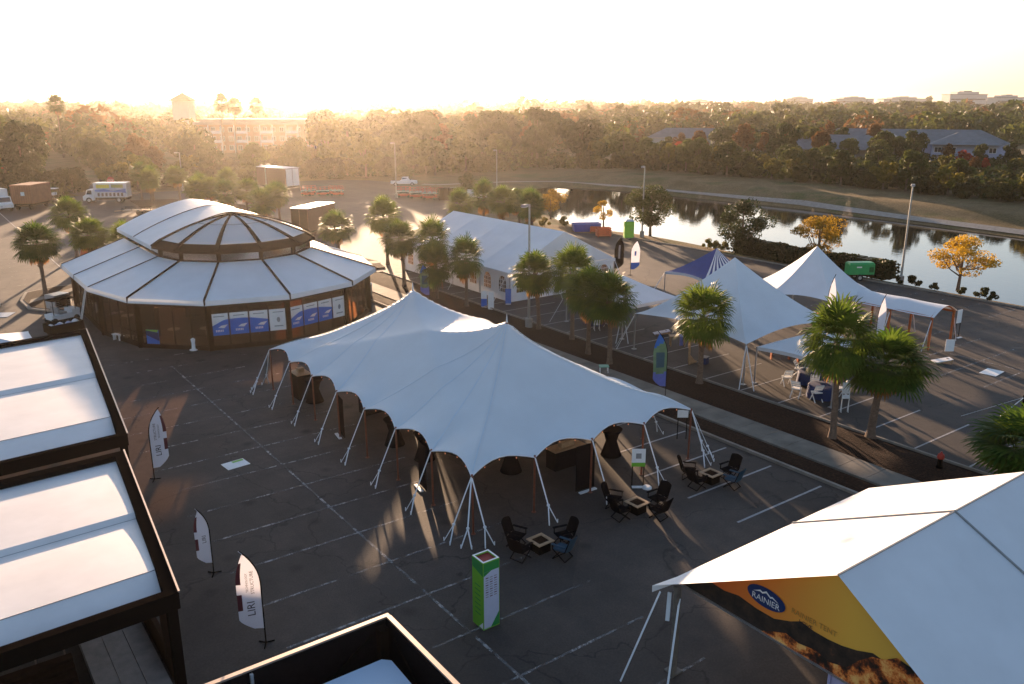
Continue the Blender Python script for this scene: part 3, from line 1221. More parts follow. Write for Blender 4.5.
# ================================================================== frame tent with arched windows
def frame_tent():
    X0, X1, Y0, Y1 = 41.9, 54.0, 57.6, 76.2
    ZE_, ZR = 2.6, 5.65
    XC = (X0 + X1) / 2
    t = thing('frame_tent', 'long white hip roofed tent with arched windows in its white walls', 'tent', (XC, (Y0 + Y1) / 2, 0))
    mb = MB()
    ov = 0.12
    bays = [Y0 + (Y1 - Y0) * q / 4 for q in range(5)]

    def pan(a, b, c, d, n=6):
        a, b, c, d = map(Vector, (a, b, c, d))

        def fn(u, v):
            p = (a * (1 - u) + b * u) * (1 - v) + (d * (1 - u) + c * u) * v
            p.z -= 0.12 * math.sin(PI * u) * math.sin(PI * v)
            return p
        mb.grid(fn, n, n)
    for i in range(4):
        y0, y1 = bays[i], bays[i + 1]
        pan((X0 - ov, y1, ZE_), (X0 - ov, y0, ZE_), (XC, y0, ZR), (XC, y1, ZR))
        pan((X1 + ov, y0, ZE_), (X1 + ov, y1, ZE_), (XC, y1, ZR), (XC, y0, ZR))
    mb.add([(X0 - ov, Y0, ZE_), (X1 + ov, Y0, ZE_), (XC, Y0, ZR)], [(0, 1, 2)])
    P = [(X0 - ov, Y1), (X0 - ov, Y0 - ov), (X1 + ov, Y0 - ov), (X1 + ov, Y1)]
    for i in range(3):
        a, b = P[i], P[i + 1]
        mb.add([(a[0], a[1], ZE_), (b[0], b[1], ZE_), (b[0], b[1], ZE_ - .25), (a[0], a[1], ZE_ - .25)], [(3, 2, 1, 0)])
    mb.add([(X0, Y1, ZE_), (X1, Y1, ZE_), (XC, Y1, ZR)], [(0, 1, 2)])
    mb.build('roof', M_white, t)
    # walls with arched openings
    WY = (Y1 - Y0) / 4

    def arch_pts(cx, w, z0, z1, n=8):
        pts = [(cx - w / 2, z0), (cx + w / 2, z0)]
        r = w / 2
        for i in range(n + 1):
            a = PI * i / n
            pts.append((cx + r * math.cos(a), z1 - r + r * math.sin(a)))
        return pts

    def wall_run(o, d, L, n_per, label=None):
        nrm = Vector((d.y, -d.x, 0))
        wall = MB()
        nb = max(1, round(L / 2.35))
        bw = L / nb
        wins = []
        for i in range(nb):
            c = (i + .5) * bw
            ap = arch_pts(c, 1.05, 0.75, 2.15)
            # wall cell with hole: fan strips around the arch
            outer = [(i * bw, 0), ((i + 1) * bw, 0), ((i + 1) * bw, 2.4), (i * bw, 2.4)]
            V = lambda s, z, e=0: o + d * s + nrm * e + Vector((0, 0, z))
            x0, x1 = c - .525, c + .525
            wall.add([V(i * bw, 0), V((i + 1) * bw, 0), V((i + 1) * bw, .75), V(i * bw, .75)], [(0, 1, 2, 3)])
            wall.add([V(i * bw, .75), V(x0, .75), V(x0, 1.62), V(x0, 2.4), V(i * bw, 2.4)], [(0, 1, 2, 3, 4)])
            wall.add([V(x1, .75), V((i + 1) * bw, .75), V((i + 1) * bw, 2.4), V(x1, 2.4), V(x1, 1.62)], [(0, 1, 2, 3, 4)])
            arc = ap[2:]
            for k in range(len(arc) - 1):
                a, b = arc[k], arc[k + 1]
                wall.add([V(a[0], a[1]), V(a[0], 2.4), V(b[0], 2.4), V(b[0], b[1])], [(0, 1, 2, 3)])
            wins.append((V, c, ap))
        wall.build('wall', M_white, t)
        for V, c, ap in wins:
            w = MB()
            w.add([V(s, z, -.01) for s, z in ap], [tuple(range(len(ap)))])
            wo = w.build('window', M_glass, t)
            g = MB()
            for k in range(1, 4):
                s = c - .525 + 1.05 * k / 4
                g.bar(V(s, .75, .02), V(s, 2.0, .02), 0.035, 0.02)
            for z in (1.1, 1.45, 1.8):
                g.bar(V(c - .5, z, .02), V(c + .5, z, .02), 0.02, 0.035)
            g.build('window_frame', M_white, wo)
    wall_run(Vector((X0, Y1, 0)), Vector((0, -1, 0)), Y1 - Y0, 1)
    wall_run(Vector((X0, Y0, 0)), Vector((1, 0, 0)), X1 - X0, 1)
    po = MB()
    for y in bays:
        po.bar((X0 - .04, y, 0), (X0 - .04, y, ZE_ - .1), 0.09)
        po.bar((X1 + .02, y, 0), (X1 + .02, y, ZE_ - .1), 0.09)
    po.build('wall_post', M_alu, t)
    for y in (Y0 + 7.5, Y0 + .3):
        g = MB()
        g.bar((X0 - .1, y, 2.5), (X0 - 1.7, y, 0.02), 0.05, 0.02)
        g.build('guy_strap', M_strap, t)
    for x in (X0 + 4.5, X1):
        g = MB()
        g.bar((x, Y0 - .1, 2.5), (x, Y0 - 1.7, 0.02), 0.05, 0.02)
        g.build('guy_strap', M_strap, t)


frame_tent()


# ================================================================== smaller peak canopies
def peak_canopy(name, label, cx, cy, verts, zpk, ze, fab, ex=1.5, scallop=0.3, group=None, valance=0.0, guys=True, legmat=None, finial=0.0, stripes=None):
    """verts: polygon (x,y) of eave corners counter-clockwise"""
    t = thing(name, label, 'canopy', (cx, cy, 0), group)
    n = len(verts)
    mb = MB()
    NU, NV = 14, 16
    edge = []
    for i in range(n):
        a, b = Vector((*verts[i], 0)), Vector((*verts[(i + 1) % n], 0))
        c = Vector((cx, cy, 0))

        def fn(u, v):
            e = a.lerp(b, u)
            p = e.lerp(c, v)
            s = math.sin(PI * u)
            p = p.lerp(c, 0.07 * s * (1 - v) ** 2 * (scallop > 0))
            z = ze + (zpk - ze) * v ** ex + scallop * s * (1 - v) ** 2
            return (p.x, p.y, z)
        if stripes:
            o0 = len(mb.f)
            mb.grid(fn, NU * 2, NV)
            for f_ in range(o0, len(mb.f)):
                iu = (f_ - o0) % (NU * 2)
                if i in stripes:
                    mb.m[f_] = 1 if iu % 4 < 2 else 0
        else:
            mb.grid(fn, NU, NV)
        edge.append([Vector(fn(k / NU, 0)) for k in range(NU + 1)])
        if valance:
            for k in range(NU):
                p, q = edge[-1][k], edge[-1][k + 1]
                dz = Vector((0, 0, -valance))
                mb.add([p, q, q + dz, p + dz], [(3, 2, 1, 0)], 2 if stripes else 0)
    mb.build('canopy', fab, t, smooth=not stripes)
    if finial:
        f = MB()
        f.tube([(cx, cy, zpk - .1), (cx, cy, zpk + finial)], [0.07, 0.03], 8)
        f.build('finial', M_white, t)
    for i in range(n):
        x, y = verts[i]
        d = Vector((x - cx, y - cy, 0)).normalized()
        f = MB()
        f.tube([(x, y, 0), (x, y, ze)], 0.05, 8)
        f.cbox((x, y, .02), (0.28, 0.28, 0.03))
        f.build('leg', legmat or M_alu, t)
        if guys:
            for s in (-1, 1):
                g = MB()
                e = Vector((x, y, 0.02)) + (d + Vector((-d.y, d.x, 0)) * .35 * s).normalized() * 1.35
                g.bar((x, y, ze - .02), e, 0.05, 0.02)
                g.build('guy_strap', M_strap, t)
    return t


def rect(x0, x1, y0, y1):
    return [(x0, y0), (x1, y0), (x1, y1), (x0, y1)]


peak_canopy('peak_canopy', 'tall single peak white tent behind the row of palms, nearest of the tall pointed tents', 45.3, 36.4, rect(40.5, 49.9, 31.2, 40.8), 6.7, 2.6, M_white, 1.3, 0.3)
hexa = [(57.6 + 4.9 * math.cos(R(a)), 38.4 + 4.9 * math.sin(R(a))) for a in (-68, -8, 52, 112, 172, 232)]
peak_canopy('peak_canopy', 'tall pointed white tent nearest the pond, joined to the arched walkway', 57.6, 38.4, hexa, 6.0, 2.6, M_white, 1.35, 0.2, guys=False)
peak_canopy('peak_canopy', 'low white pyramid canopy between the frame tent and the nearest tall pointed tent', 44.6, 46.4, rect(41.6, 47.4, 43.2, 49.6), 3.9, 2.4, M_white, 1.15, 0.0, valance=0.25)
peak_canopy('striped_canopy', 'small blue canopy with white stripes beside the pond side lane', 57.2, 48.0, rect(54.3, 60.0, 46.7, 51.2), 4.55, 2.3,
            [mat('navy_canopy_cloth', (0.02, 0.045, 0.20), 0.6, 0.1), M_white, mat('pale_valance', (0.6, 0.62, 0.68), 0.6, 0.05)], 1.3, 0.15, valance=0.22, stripes=(0,))
peak_canopy('peak_canopy', 'low white canopy over the blue clothed tables and white folding chairs', 43.9, 28.3, rect(41.3, 46.5, 25.6, 31.0), 3.7, 2.35, M_white, 1.2, 0.12, valance=0.22, guys=False)


# arched walkway canopy with orange posts
def walkway():
    X0, X1, Y0, Y1 = 57.0, 60.0, 28.4, 34.6
    t = thing('walkway_canopy', 'arched white canopy over a walkway on orange brown posts', 'canopy', ((X0 + X1) / 2, (Y0 + Y1) / 2, 0))
    mb = MB()

    def fn(u, v):
        a = PI * u
        return (X0 - .15 + (X1 - X0 + .3) * u, Y0 - .2 + (Y1 - Y0 + .4) * v, 2.42 + 0.62 * math.sin(a) - .04 * math.sin(PI * ((v * 2) % 1)))
    mb.grid(fn, 12, 16)
    mb.build('canopy', M_white, t, smooth=True)
    for y in (Y0, (Y0 + Y1) / 2, Y1):
        f = MB()
        for i in range(12):
            p, q = fn(i / 12, 0), fn((i + 1) / 12, 0)
            f.bar((p[0], y, p[2] - .06), (q[0], y, q[2] - .06), 0.09)
        f.build('arch_rib', M_plank if y != Y0 else M_wood2, t)
        for x in (X0, X1):
            f = MB()
            f.bar((x, y, 0), (x, y, 2.42), 0.13, 0.13)
            f.build('post', M_wood2, t)
            g = MB()
            sx = -1 if x == X0 else 1
            g.bar((x, y, 2.3), (x + sx * .9, y, 0.02), 0.05, 0.02)
            g.build('guy_strap', M_strap, t)
    for x in (X0, X1):
        f = MB()
        f.bar((x, Y0, 2.40), (x, Y1, 2.40), 0.1, 0.14)
        f.build('side_beam', M_wood2, t)


M_wood2 = mat('orange_stained_wood', (0.42, 0.11, 0.03), 0.5, 0.2, 5)
walkway()


# ================================================================== black frame roofs on the left
def black_frame(pts, label, hsurf, npan, zt=4.0, drop=0.55, name='membrane_pavilion', deck=None):
    """pts: near-left, near-right, far-right, far-left corners of the outer frame"""
    cx = sum(p[0] for p in pts) / 4
    cy = sum(p[1] for p in pts) / 4
    t = thing(name, label, 'pavilion', (cx, cy, 0))
    P = [Vector((x, y, 0)) for x, y in pts]
    Z = lambda z: Vector((0, 0, z))
    c = Vector((cx, cy, 0))
    W_ = 0.36
    inn = []
    for i in range(4):
        a, b, d = P[i], P[(i + 1) % 4], P[(i - 1) % 4]
        inn.append(a + (b - a).normalized() * W_ + (d - a).normalized() * W_)
    f = MB()
    for i in range(4):
        a, b, ai, bi = P[i], P[(i + 1) % 4], inn[i], inn[(i + 1) % 4]
        f.add([a + Z(zt), b + Z(zt), bi + Z(zt - .03), ai + Z(zt - .03)], [(0, 1, 2, 3)])
        f.add([a + Z(zt - .5), b + Z(zt - .5), b + Z(zt), a + Z(zt)], [(0, 1, 2, 3)])
        f.add([ai + Z(zt - .5), bi + Z(zt - .5), bi + Z(zt - .03), ai + Z(zt - .03)], [(3, 2, 1, 0)])
        f.add([a + Z(zt - .5), b + Z(zt - .5), bi + Z(zt - .5), ai + Z(zt - .5)], [(3, 2, 1, 0)])
    f.build('roof_frame', M_black, t)
    tr = MB()
    for i in (1,):
        a, b = P[i], P[(i + 1) % 4]
        o = (b - a).normalized()
        nrm = Vector((o.y, -o.x, 0)) * .03
        tr.bar(a + Z(zt + .012) + nrm * .2, b + Z(zt + .012) + nrm * .2, 0.05, 0.05)
    tr.build('edge_trim', M_plank2, t)
    mm = MB()
    nl, nr, fr_, fl = inn
    rr = MB()
    for k in range(npan):
        # panels run across (a direction); stacked from near to far
        v0, v1 = (k / npan), ((k + 1) / npan)
        a, b = nl.lerp(fl, v0), nr.lerp(fr_, v0)
        d, cc = nl.lerp(fl, v1), nr.lerp(fr_, v1)
        if k == 0:
            w0, w1 = a.lerp(d, 0.0), a.lerp(d, 0.27)
            e0, e1 = b.lerp(cc, 0.0), b.lerp(cc, 0.27)
            mm.add([a + Z(zt - .48), b + Z(zt - .48), e1 + Z(zt - .12), w1 + Z(zt - .12)], [(0, 1, 2, 3)])
            a, b = w1, e1

        def fn(u, v, a=a, b=b, cc=cc, d=d):
            p = (a * (1 - u) + b * u) * (1 - v) + (d * (1 - u) + cc * u) * v
            # the membrane rises slightly from its far edge and rolls down at the near one
            z = zt - .10 - .13 * v + 0.03 * math.sin(PI * v) - 0.12 * smooth((0.03 - v) / 0.03) * (1 if k else 0)
            return (p.x, p.y, z)
        mm.grid(fn, 6, 22)
    mm.build('roof_membrane', M_pale, t)
    for i in range(4):
        a = P[i] + (c - P[i]).normalized() * .26
        f = MB()
        f.bar(a, a + Z(zt - .5), 0.26, 0.26)
        f.build('post', M_black, t)
    # intermediate posts on near side
    for u in (0.55,):
        a = P[0].lerp(P[1], u) + Vector((0, .15, 0))
        f = MB()
        f.bar(a, a + Z(zt - .5), 0.16, 0.16)
        f.build('post', M_black, t)
    return t, inn


M_plank2 = mat('bare_edge_trim', (0.38, 0.29, 0.24), 0.4, 0.1, 3, 0.4)
black_frame([(-9.5, 33.3), (6.02, 34.4), (7.85, 53.1), (-7.0, 51.3)], 'black framed roof with pale membrane panels, the farther one, behind the nearer black roof', None, 2)
tF2, innF2 = black_frame([(-9.5, 20.9), (4.5, 21.5), (5.52, 32.72), (-8.5, 31.9)], 'black framed roof with pale membrane panels standing over the grey deck and stair', None, 2)
# deck boards and stair under the nearer roof
mb = MB()
for k in range(3):
    mb.box(2.45 - .0 + k * .62, 3.05 + k * .62, 22.6, 31.0, 0.30, 0.36)
mb.box(2.45, 4.3, 22.6, 31.0, 0.05, 0.29)
solo('wooden_deck', mb, mat('grey_decking', (0.20, 0.18, 0.165), 0.75, 0.2, 2.5, bump=.3), 'grey board deck under the nearer black framed roof', 'deck')
r = thing('stair_railing', 'dark stair flight with thin pale handrails under the nearer black framed roof', 'railing', (0.5, 26, 0))
mb = MB()
for z, o in ((1.1, 0), (0.7, 0.0)):
    mb.bar((-2.5, 26.6 + o, z), (2.0, 26.6 + o, z), 0.05)
for x in (-2.4, -1.2, 0, 1.2, 2.0):
    mb.bar((x, 26.6, 0.0), (x, 26.6, 1.1), 0.05)
mb.bar((-2.5, 25.2, 1.2), (0.6, 25.8, 2.0), 0.06)
mb.build('handrail', M_plank2, r)
mb = MB()
for k in range(5):
    mb.box(-2.5, 2.1, 24.2 + .3 * k, 24.5 + .3 * k, 0, .12 + .13 * k)
mb.build('steps', M_bronze, r)
# blank side cabinet under the corner
mb = MB()
mb.box(4.45, 4.6, 23.4, 29.5, 0.0, 0.9)
mb.box(4.3, 4.75, 23.3, 23.5, 0.9, 2.6)
solo('side_screen', mb, M_bronze, 'low dark screen along the grey deck', 'screen')

# open topped black enclosure in the bottom centre
t = thing('black_enclosure', 'open topped black walled enclosure with a bright top rail in the bottom foreground', 'enclosure', (2.5, 15.5, 0))
mb = MB()
X0, X1, Y0, Y1, H_ = -4.5, 9.44, 12.2, 18.9, 2.8
th = 0.14
mb.box(X0, X1, Y1 - th, Y1, 0, H_ - .06)
mb.box(X1 - th, X1, Y0, Y1 - th - .002, 0, H_ - .06)
mb.box(X0, X0 + th, Y0, Y1 - th - .002, 0, H_ - .06)
mb.box(X0, X1, Y0 - th, Y0 - .002, 0, H_ - .06)
mb.build('wall', M_blackcloth, t)
mb = MB()
mb.box(X0, X1, Y1 - th + .02, Y1 + .02, H_ - .058, H_)
mb.box(X1 - th + .02, X1 + .02, Y0, Y1 - th + .018, H_ - .058, H_)
mb.build('top_rail', M_plank2, t)
mb = MB()
mb.bar((X1 - .4, Y1 - .4, 0), (X1 - .4, Y1 - .4, 2.7), 0.26)
mb.bar((X1 - .9, Y1 - .5, 0), (X1 - .9, Y1 - .5, 1.2), 0.4)
mb.build('corner_post', M_black, t)
mb = MB()
mb.bar((5.4, Y1 - th - .06, 0), (5.4, Y1 - th - .06, 2.72), 0.08)
mb.build('upright', M_alu, t)
mb = MB()
mb.bar((5.5, Y1 - .25, .3), (8.8, Y1 - .25, 2.5), 0.05)
mb.bar((X1 - .25, Y1 - .8, 2.5), (X1 - .25, Y1 - 4.5, .3), 0.05)
mb.build('brace', M_black, t)
t = thing('box_canopy', 'small blue white canopy roof standing inside the black enclosure', 'canopy', (6.6, 15.0, 0))
mb = MB()
a = [(4.9, 17.6), (8.45, 17.6), (8.45, 12.8), (4.9, 12.8)]
mb.prism([(4.6, 17.95), (8.7, 17.95), (8.9, 17.75), (8.75, 12.8), (4.6, 12.8)][::-1], 2.02, 2.16)
mb.build('roof', fabric('blue_white_vinyl', (0.55, 0.66, 0.80), 0.1), t)
for x, y in ((4.8, 17.6), (8.5, 17.6), (8.5, 13.1), (4.8, 13.1)):
    f = MB()
    f.bar((x, y, 0), (x, y, 2.01), .1)
    f.build('leg', M_alu, t)


# ================================================================== foreground gable tent with printed gable
def fg_tent():
    XA, XB = 16.9, 27.5
    YE, YR = 15.15, 10.0
    YS = YR - (YE - YR)
    ZE_, ZR = 3.0, 5.6
    t = thing('gable_tent', 'large white gable tent with a printed sunset mountain gable in the lower right foreground', 'tent', ((XA + XB) / 2, YR, 0))
    mb = MB()
    bays = [XA + .35, 22.9, XB]
    Z = lambda z: Vector((0, 0, z))

    def pan(a, b, c, d, n=8, sag=.1):
        a, b, c, d = map(Vector, (a, b, c, d))

        def fn(u, v):
            p = (a * (1 - u) + b * u) * (1 - v) + (d * (1 - u) + c * u) * v
            p.z -= sag * math.sin(PI * u) * math.sin(PI * v)
            return p
        mb.grid(fn, n, n)
    for i in range(2):
        x0, x1 = bays[i], bays[i + 1]
        pan((x1, YE, ZE_), (x0, YE, ZE_), (x0, YR, ZR), (x1, YR, ZR))
        pan((x0, YS, ZE_), (x1, YS, ZE_), (x1, YR, ZR), (x0, YR, ZR))
    # gable overhang at the near end : eave tip sticks out past the posts
    tip = (16.36, 15.3, 2.95)
    mb.add([(bays[0], YE, ZE_), tip, (bays[0], YR, ZR)], [(0, 1, 2)])
    tip2 = (16.36, 2 * YR - 15.3, 2.95)
    mb.add([(bays[0], YS, ZE_), tip2, (bays[0], YR, ZR)], [(2, 1, 0)])
    dz = Vector((0, 0, -.22))
    T = Vector(tip)
    E_ = Vector((bays[0], YE, ZE_))
    F_ = Vector((XB, YE, ZE_))
    mb.add([T, E_, E_ + dz, T + dz], [(0, 1, 2, 3)])
    mb.add([E_, F_, F_ + dz, E_ + dz], [(0, 1, 2, 3)])
    mb.add([(XB, YE, ZE_), (XB, YS, ZE_), (XB, YR, ZR)], [(0, 1, 2)])
    mb.build('roof', M_white, t)
    # keder seams
    sm = MB()
    for x in (22.9,):
        sm.bar((x, YE, ZE_ + .03), (x, YR, ZR + .03), 0.05, .04)
        sm.bar((x, YS, ZE_ + .03), (x, YR, ZR + .03), 0.05, .04)
    sm.bar((bays[0], YR, ZR + .012), (XB, YR, ZR + .012), 0.05, .03)
    sm.build('roof_seam', M_grey, t)
    # printed gable
    gx = bays[0] + .06
    m, nt, n, l, out = nodes_of('sunset_print')
    b = n.new('ShaderNodeBsdfPrincipled')
    b.inputs['Roughness'].default_value = 0.6
    tc = n.new('ShaderNodeTexCoord')
    sp = n.new('ShaderNodeSeparateXYZ')
    l.new(tc.outputs['Object'], sp.inputs[0])
    # object origin at the gable foot centre : y across, z up
    nz = noise_fac(nt, 0.9, 4)
    md = n.new('ShaderNodeMath')
    md.operation = 'MULTIPLY_ADD'
    l.new(sp.outputs['Y'], md.inputs[0])
    md.inputs[1].default_value = -0.12
    md.inputs[2].default_value = 0.52
    sky_ = ramp(nt, md.outputs[0], [(0.0, (0.62, 0.09, 0.015)), (0.3, (0.85, 0.24, 0.03)), (0.58, (0.88, 0.46, 0.06)), (1.0, (0.62, 0.42, 0.08))])
    l.new(sky_, b.inputs['Base Color'])
    l.new(b.outputs[0], out.inputs[0])
    g = MB()
    ys0, ys1 = YR - (YE - YR), YE
    zl = lambda y: ZR - abs(y - YR) * (ZR - ZE_) / (YE - YR)
    ZB = 2.82
    g.add([(gx, ys1 - .05, zl(ys1 - .05) - .03), (gx, YR, ZR - .03), (gx, ys0 + .05, zl(ys0 + .05) - .03), (gx, ys0 + .05, ZB), (gx, ys1 - .05, ZB)], [(4, 3, 2, 1, 0)])
    go = g.build('printed_gable', m, t)
    mt, nt, n, l, out = nodes_of('mountain_print')
    b = n.new('ShaderNodeBsdfPrincipled')
    b.inputs['Roughness'].default_value = 0.6
    c = ramp(nt, noise_fac(nt, 1.6, 8, rough=.72), [(0.40, (0.012, 0.007, 0.004)), (0.46, (0.14, 0.03, 0.008)), (0.52, (0.75, 0.18, 0.03)), (0.60, (0.95, 0.5, 0.14))])
    l.new(c, b.inputs['Base Color'])
    l.new(b.outputs[0], out.inputs[0])
    md_, nt, n, l, out = nodes_of('dark_ridge_print')
    b = n.new('ShaderNodeBsdfPrincipled')
    b.inputs['Roughness'].default_value = 0.6
    c = ramp(nt, noise_fac(nt, 2.2, 7, rough=.7), [(0.4, (0.010, 0.008, 0.006)), (0.62, (0.05, 0.028, 0.018)), (0.75, (0.20, 0.07, 0.03))])
    l.new(c, b.inputs['Base Color'])
    l.new(b.outputs[0], out.inputs[0])
    # ridge outlines: y decreasing goes to the right in view
    far_ = [(14.85, 2.98), (14.4, 3.25), (14.1, 3.45), (13.8, 3.42), (13.4, 3.4), (12.9, 3.5), (12.3, 3.42), (11.7, 3.38), (11.2, 3.5), (10.9, 3.62), (10.5, 3.5), (10.1, 3.48), (9.7, 3.52), (9.3, 3.62), (8.9, 3.78), (8.5, 3.72), (8.0, 3.5), (7.2, 3.0)]
    g = MB()
    far_ = [(y, z + .22 * smooth((12.2 - y) / 2)) for y, z in far_]
    g.add([(gx - .012, y, min(z, zl(y) - .05)) for y, z in far_] + [(gx - .012, 7.2, ZB), (gx - .012, 14.95, ZB)], [tuple(range(len(far_) + 1, -1, -1))])
    g.build('mountain_print', md_, go)
    near_ = [(12.1, 2.82), (11.8, 2.98), (11.3, 3.2), (10.9, 3.12), (10.4, 3.15), (10.0, 2.95), (9.5, 3.0), (9.2, 3.35), (8.9, 3.62), (8.6, 3.72), (8.3, 3.95), (8.0, 3.9), (7.7, 4.0), (7.3, 3.85), (6.9, 3.7), (6.5, 3.5), (5.6, 3.2), (5.0, 2.95)]
    g = MB()
    near_ = [(y, z + .28 * smooth((11.0 - y) / 2)) for y, z in near_]
    g.add([(gx - .024, y, min(z, zl(y) - .05)) for y, z in near_] + [(gx - .024, 5.0, ZB - .001)], [tuple(range(len(near_), -1, -1))])
    g.build('rock_print', mt, go)
    # oval badge with peak and name
    g = MB()
    cy_, cz_ = 12.0, 3.90
    g.add([(gx - .03, cy_ + .62 * math.cos(a * PI / 16), cz_ + .30 * math.sin(a * PI / 16)) for a in range(32)], [tuple(range(31, -1, -1))])
    bo = g.build('oval_badge', mat('navy_print', (0.01, 0.03, 0.12), .5, .05), go)
    M = frame((gx - .04, cy_ - .0, cz_ - .09), (0, -1, 0), (0, 0, 1))
    tb = text_mb('RAINIER', .25, M)
    pk = [(-.42, .04), (-.2, .16), (-.12, .13), (0, .21), (.14, .11), (.2, .14), (.42, .03), (.2, .09), (.14, .06), (0, .15), (-.12, .08), (-.2, .11)]
    tb.add([(gx - .04, cy_ - x, cz_ + z) for x, z in pk], [(0, 1, 11), (1, 2, 10, 11), (2, 3, 9, 10), (3, 4, 8, 9), (4, 5, 7, 8), (5, 6, 7)])
    tb.build('lettering', M_wpaint, bo)
    M = frame((gx - .03, 11.2, 3.96), (0, -1, 0), (0, 0, 1))
    text_mb('RAINIER TENT', .21, M, align='LEFT').build('lettering', mat('faint_print', (0.45, 0.22, 0.04), .6, .05), go)
    M = frame((gx - .03, 10.95, 3.76), (0, -1, 0), (0, 0, 1))
    text_mb('LOVE', .17, M, align='LEFT').build('lettering', M_ink, go)
    g = MB()
    g.add([(gx + .05, 9.9, .3), (gx + .05, 5.2, .3), (gx + .05, 5.2, ZB), (gx + .05, 9.9, ZB)], [(0, 1, 2, 3)])
    g.bar((gx + .04, 9.95, 0), (gx + .04, 9.95, ZB), .07)
    g.build('side_curtain', fabric('lilac_curtain', (.50, .46, .66), .2), t)
    # bottom edge rope of the print, posts and guys
    g = MB()
    g.bar((gx - .04, ys1, ZB), (gx - .04, ys0, ZB), .05)
    g.build('edge_rope', M_alu, t)
    for x in (16.95, 22.9, XB - .1):
        for y in (YE - .35, YS + .35):
            f = MB()
            f.bar((x, y, 0), (x, y, ZE_ - .05), .13)
            f.cbox((x, y, .03), (.4, .4, .05))
            f.build('post', M_dpost, t)
    f = MB()
    f.bar((16.72, 14.1 + .55, 0), (16.72, 14.1 + .55, 3.05), .13)
    f.bar((16.72, 14.1 + .55, 3.05), (16.72, 14.1 + .55, 3.12), .17)
    f.build('post', M_dpost, t)
    for s in ((16.5, 15.1, 2.8, 15.3, 15.4), (16.8, 14.6, 2.7, 15.9, 14.1)):
        g = MB()
        g.bar((s[0], s[1], s[2]), (s[3], s[4], .02), .06, .02)
        g.build('guy_strap', M_strap, t)
    g = MB()
    g.bar((16.75, 14.95, 2.75), (16.6, 14.85, 1.9), .12, .05)
    g.build('hanging_strap', M_white, t)


fg_tent()
# ================================================================== vegetation
def rot_to(n_):
    return Vector(n_).to_track_quat('Z', 'Y').to_matrix()


def frond(mb, org, az, el, L, r, droop, mi=0):
    """costapalmate fan leaf on a petiole: pleated fan of narrow blades"""
    d0 = Vector((math.cos(az) * math.cos(el), math.sin(az) * math.cos(el), math.sin(el)))
    pet = []
    p = Vector(org)
    d = d0.copy()
    for i in range(4):
        pet.append(p.copy())
        p += d * (L * .25)
        d = (d + Vector((0, 0, -droop * .12))).normalized()
    pet.append(p.copy())
    side = d.cross(Vector((0, 0, 1)))
    if side.length < .1:
        side = Vector((1, 0, 0))
    side.normalize()
    upv = side.cross(d).normalized()
    for i in range(4):
        a, b = pet[i], pet[i + 1]
        w = side * .018
        mb.add([a - w, a + w, b + w, b - w], [(0, 1, 2, 3)], mi)
    nb = 17
    fl = L * 0.95
    for k in range(nb):
        t = (k / (nb - 1) - .5) * 2
        ang = t * R(105)
        fold = 0.35 * math.cos(ang)
        dirv = (d * math.cos(ang) + side * math.sin(ang) + upv * (0.12 - .25 * abs(t))).normalized()
        bl = fl * (1.0 - .28 * abs(t) ** 2) * r.uniform(.88, 1.08)
        wv = (side * math.cos(ang) - d * math.sin(ang)).normalized()
        w0 = .035
        a = p.copy()
        m1 = p + dirv * bl * .5
        dd = (dirv + Vector((0, 0, -.12 - droop * .45))).normalized()
        m2 = m1 + dd * bl * .32
        dd2 = (dd + Vector((0, 0, -.45 - droop * .4))).normalized()
        e = m2 + dd2 * bl * .26
        w1 = bl * .055
        lift = upv * (w1 * .6 if k % 2 else 0)
        mb.add([a - wv * w0, a + wv * w0, m1 + wv * w1 + lift, m1 - wv * w1, m2 + wv * w1 * .8, m2 - wv * w1 * .8, e],
               [(0, 1, 2, 3), (3, 2, 4, 5), (5, 4, 6)], mi)


def make_palm(seed, h, L, n, label, dead=5, lean=0.0):
    r = random.Random(seed)
    t = thing('palm_tree', label, 'palm', (0, 0, 0))
    tr = MB()
    pts, rad = [], []
    la = r.uniform(0, 2 * PI)
    for i in range(9):
        u = i / 8
        off = lean * u * u
        pts.append((math.cos(la) * off, math.sin(la) * off, h * u))
        rad.append(0.165 * (1 - .25 * u) + (0.06 if i == 0 else 0) + r.uniform(-.01, .01))
    tr.tube(pts, rad, 12)
    top = Vector(pts[-1])
    # cut leaf bases on the upper trunk
    for i in range(46):
        u = r.uniform(.55, 1.0)
        a = r.uniform(0, 2 * PI)
        c = Vector((math.cos(la) * lean * u * u, math.sin(la) * lean * u * u, h * u))
        o = Vector((math.cos(a), math.sin(a), 0))
        q = c + o * .11
        tr.bar(q, q + o * .13 + Vector((0, 0, .24)), .085, .03)
    tr.build('trunk', M_palmbark, t)
    cr = MB()
    for i in range(n):
        u = (i + .5) / n
        el = math.asin(max(-1, min(1, 1 - 1.62 * u))) + r.uniform(-.1, .1)
        az = i * 2.39996 + r.uniform(-.2, .2)
        frond(cr, top + Vector((0, 0, .15 * (1 - u))), az, el, L * r.uniform(.85, 1.1), r, .1 + .55 * u)
    for i in range(dead):
        az = r.uniform(0, 2 * PI)
        frond(cr, top + Vector((0, 0, -.1)), az, r.uniform(-1.25, -.75), L * r.uniform(.7, .95), r, 2.4, 1)
    cr.build('crown', [M_palm, M_palmdead], t)
    return t


PP = [make_palm(3, 4.2, 1.0, 74, 'palm', 6, .25), make_palm(8, 3.6, 0.95, 68, 'palm', 8, .1),
      make_palm(21, 4.6, 1.05, 84, 'palm', 9, .35), make_palm(34, 2.6, 1.1, 66, 'palm', 3, .1)]
PH = [4.2, 3.6, 4.6, 2.6]


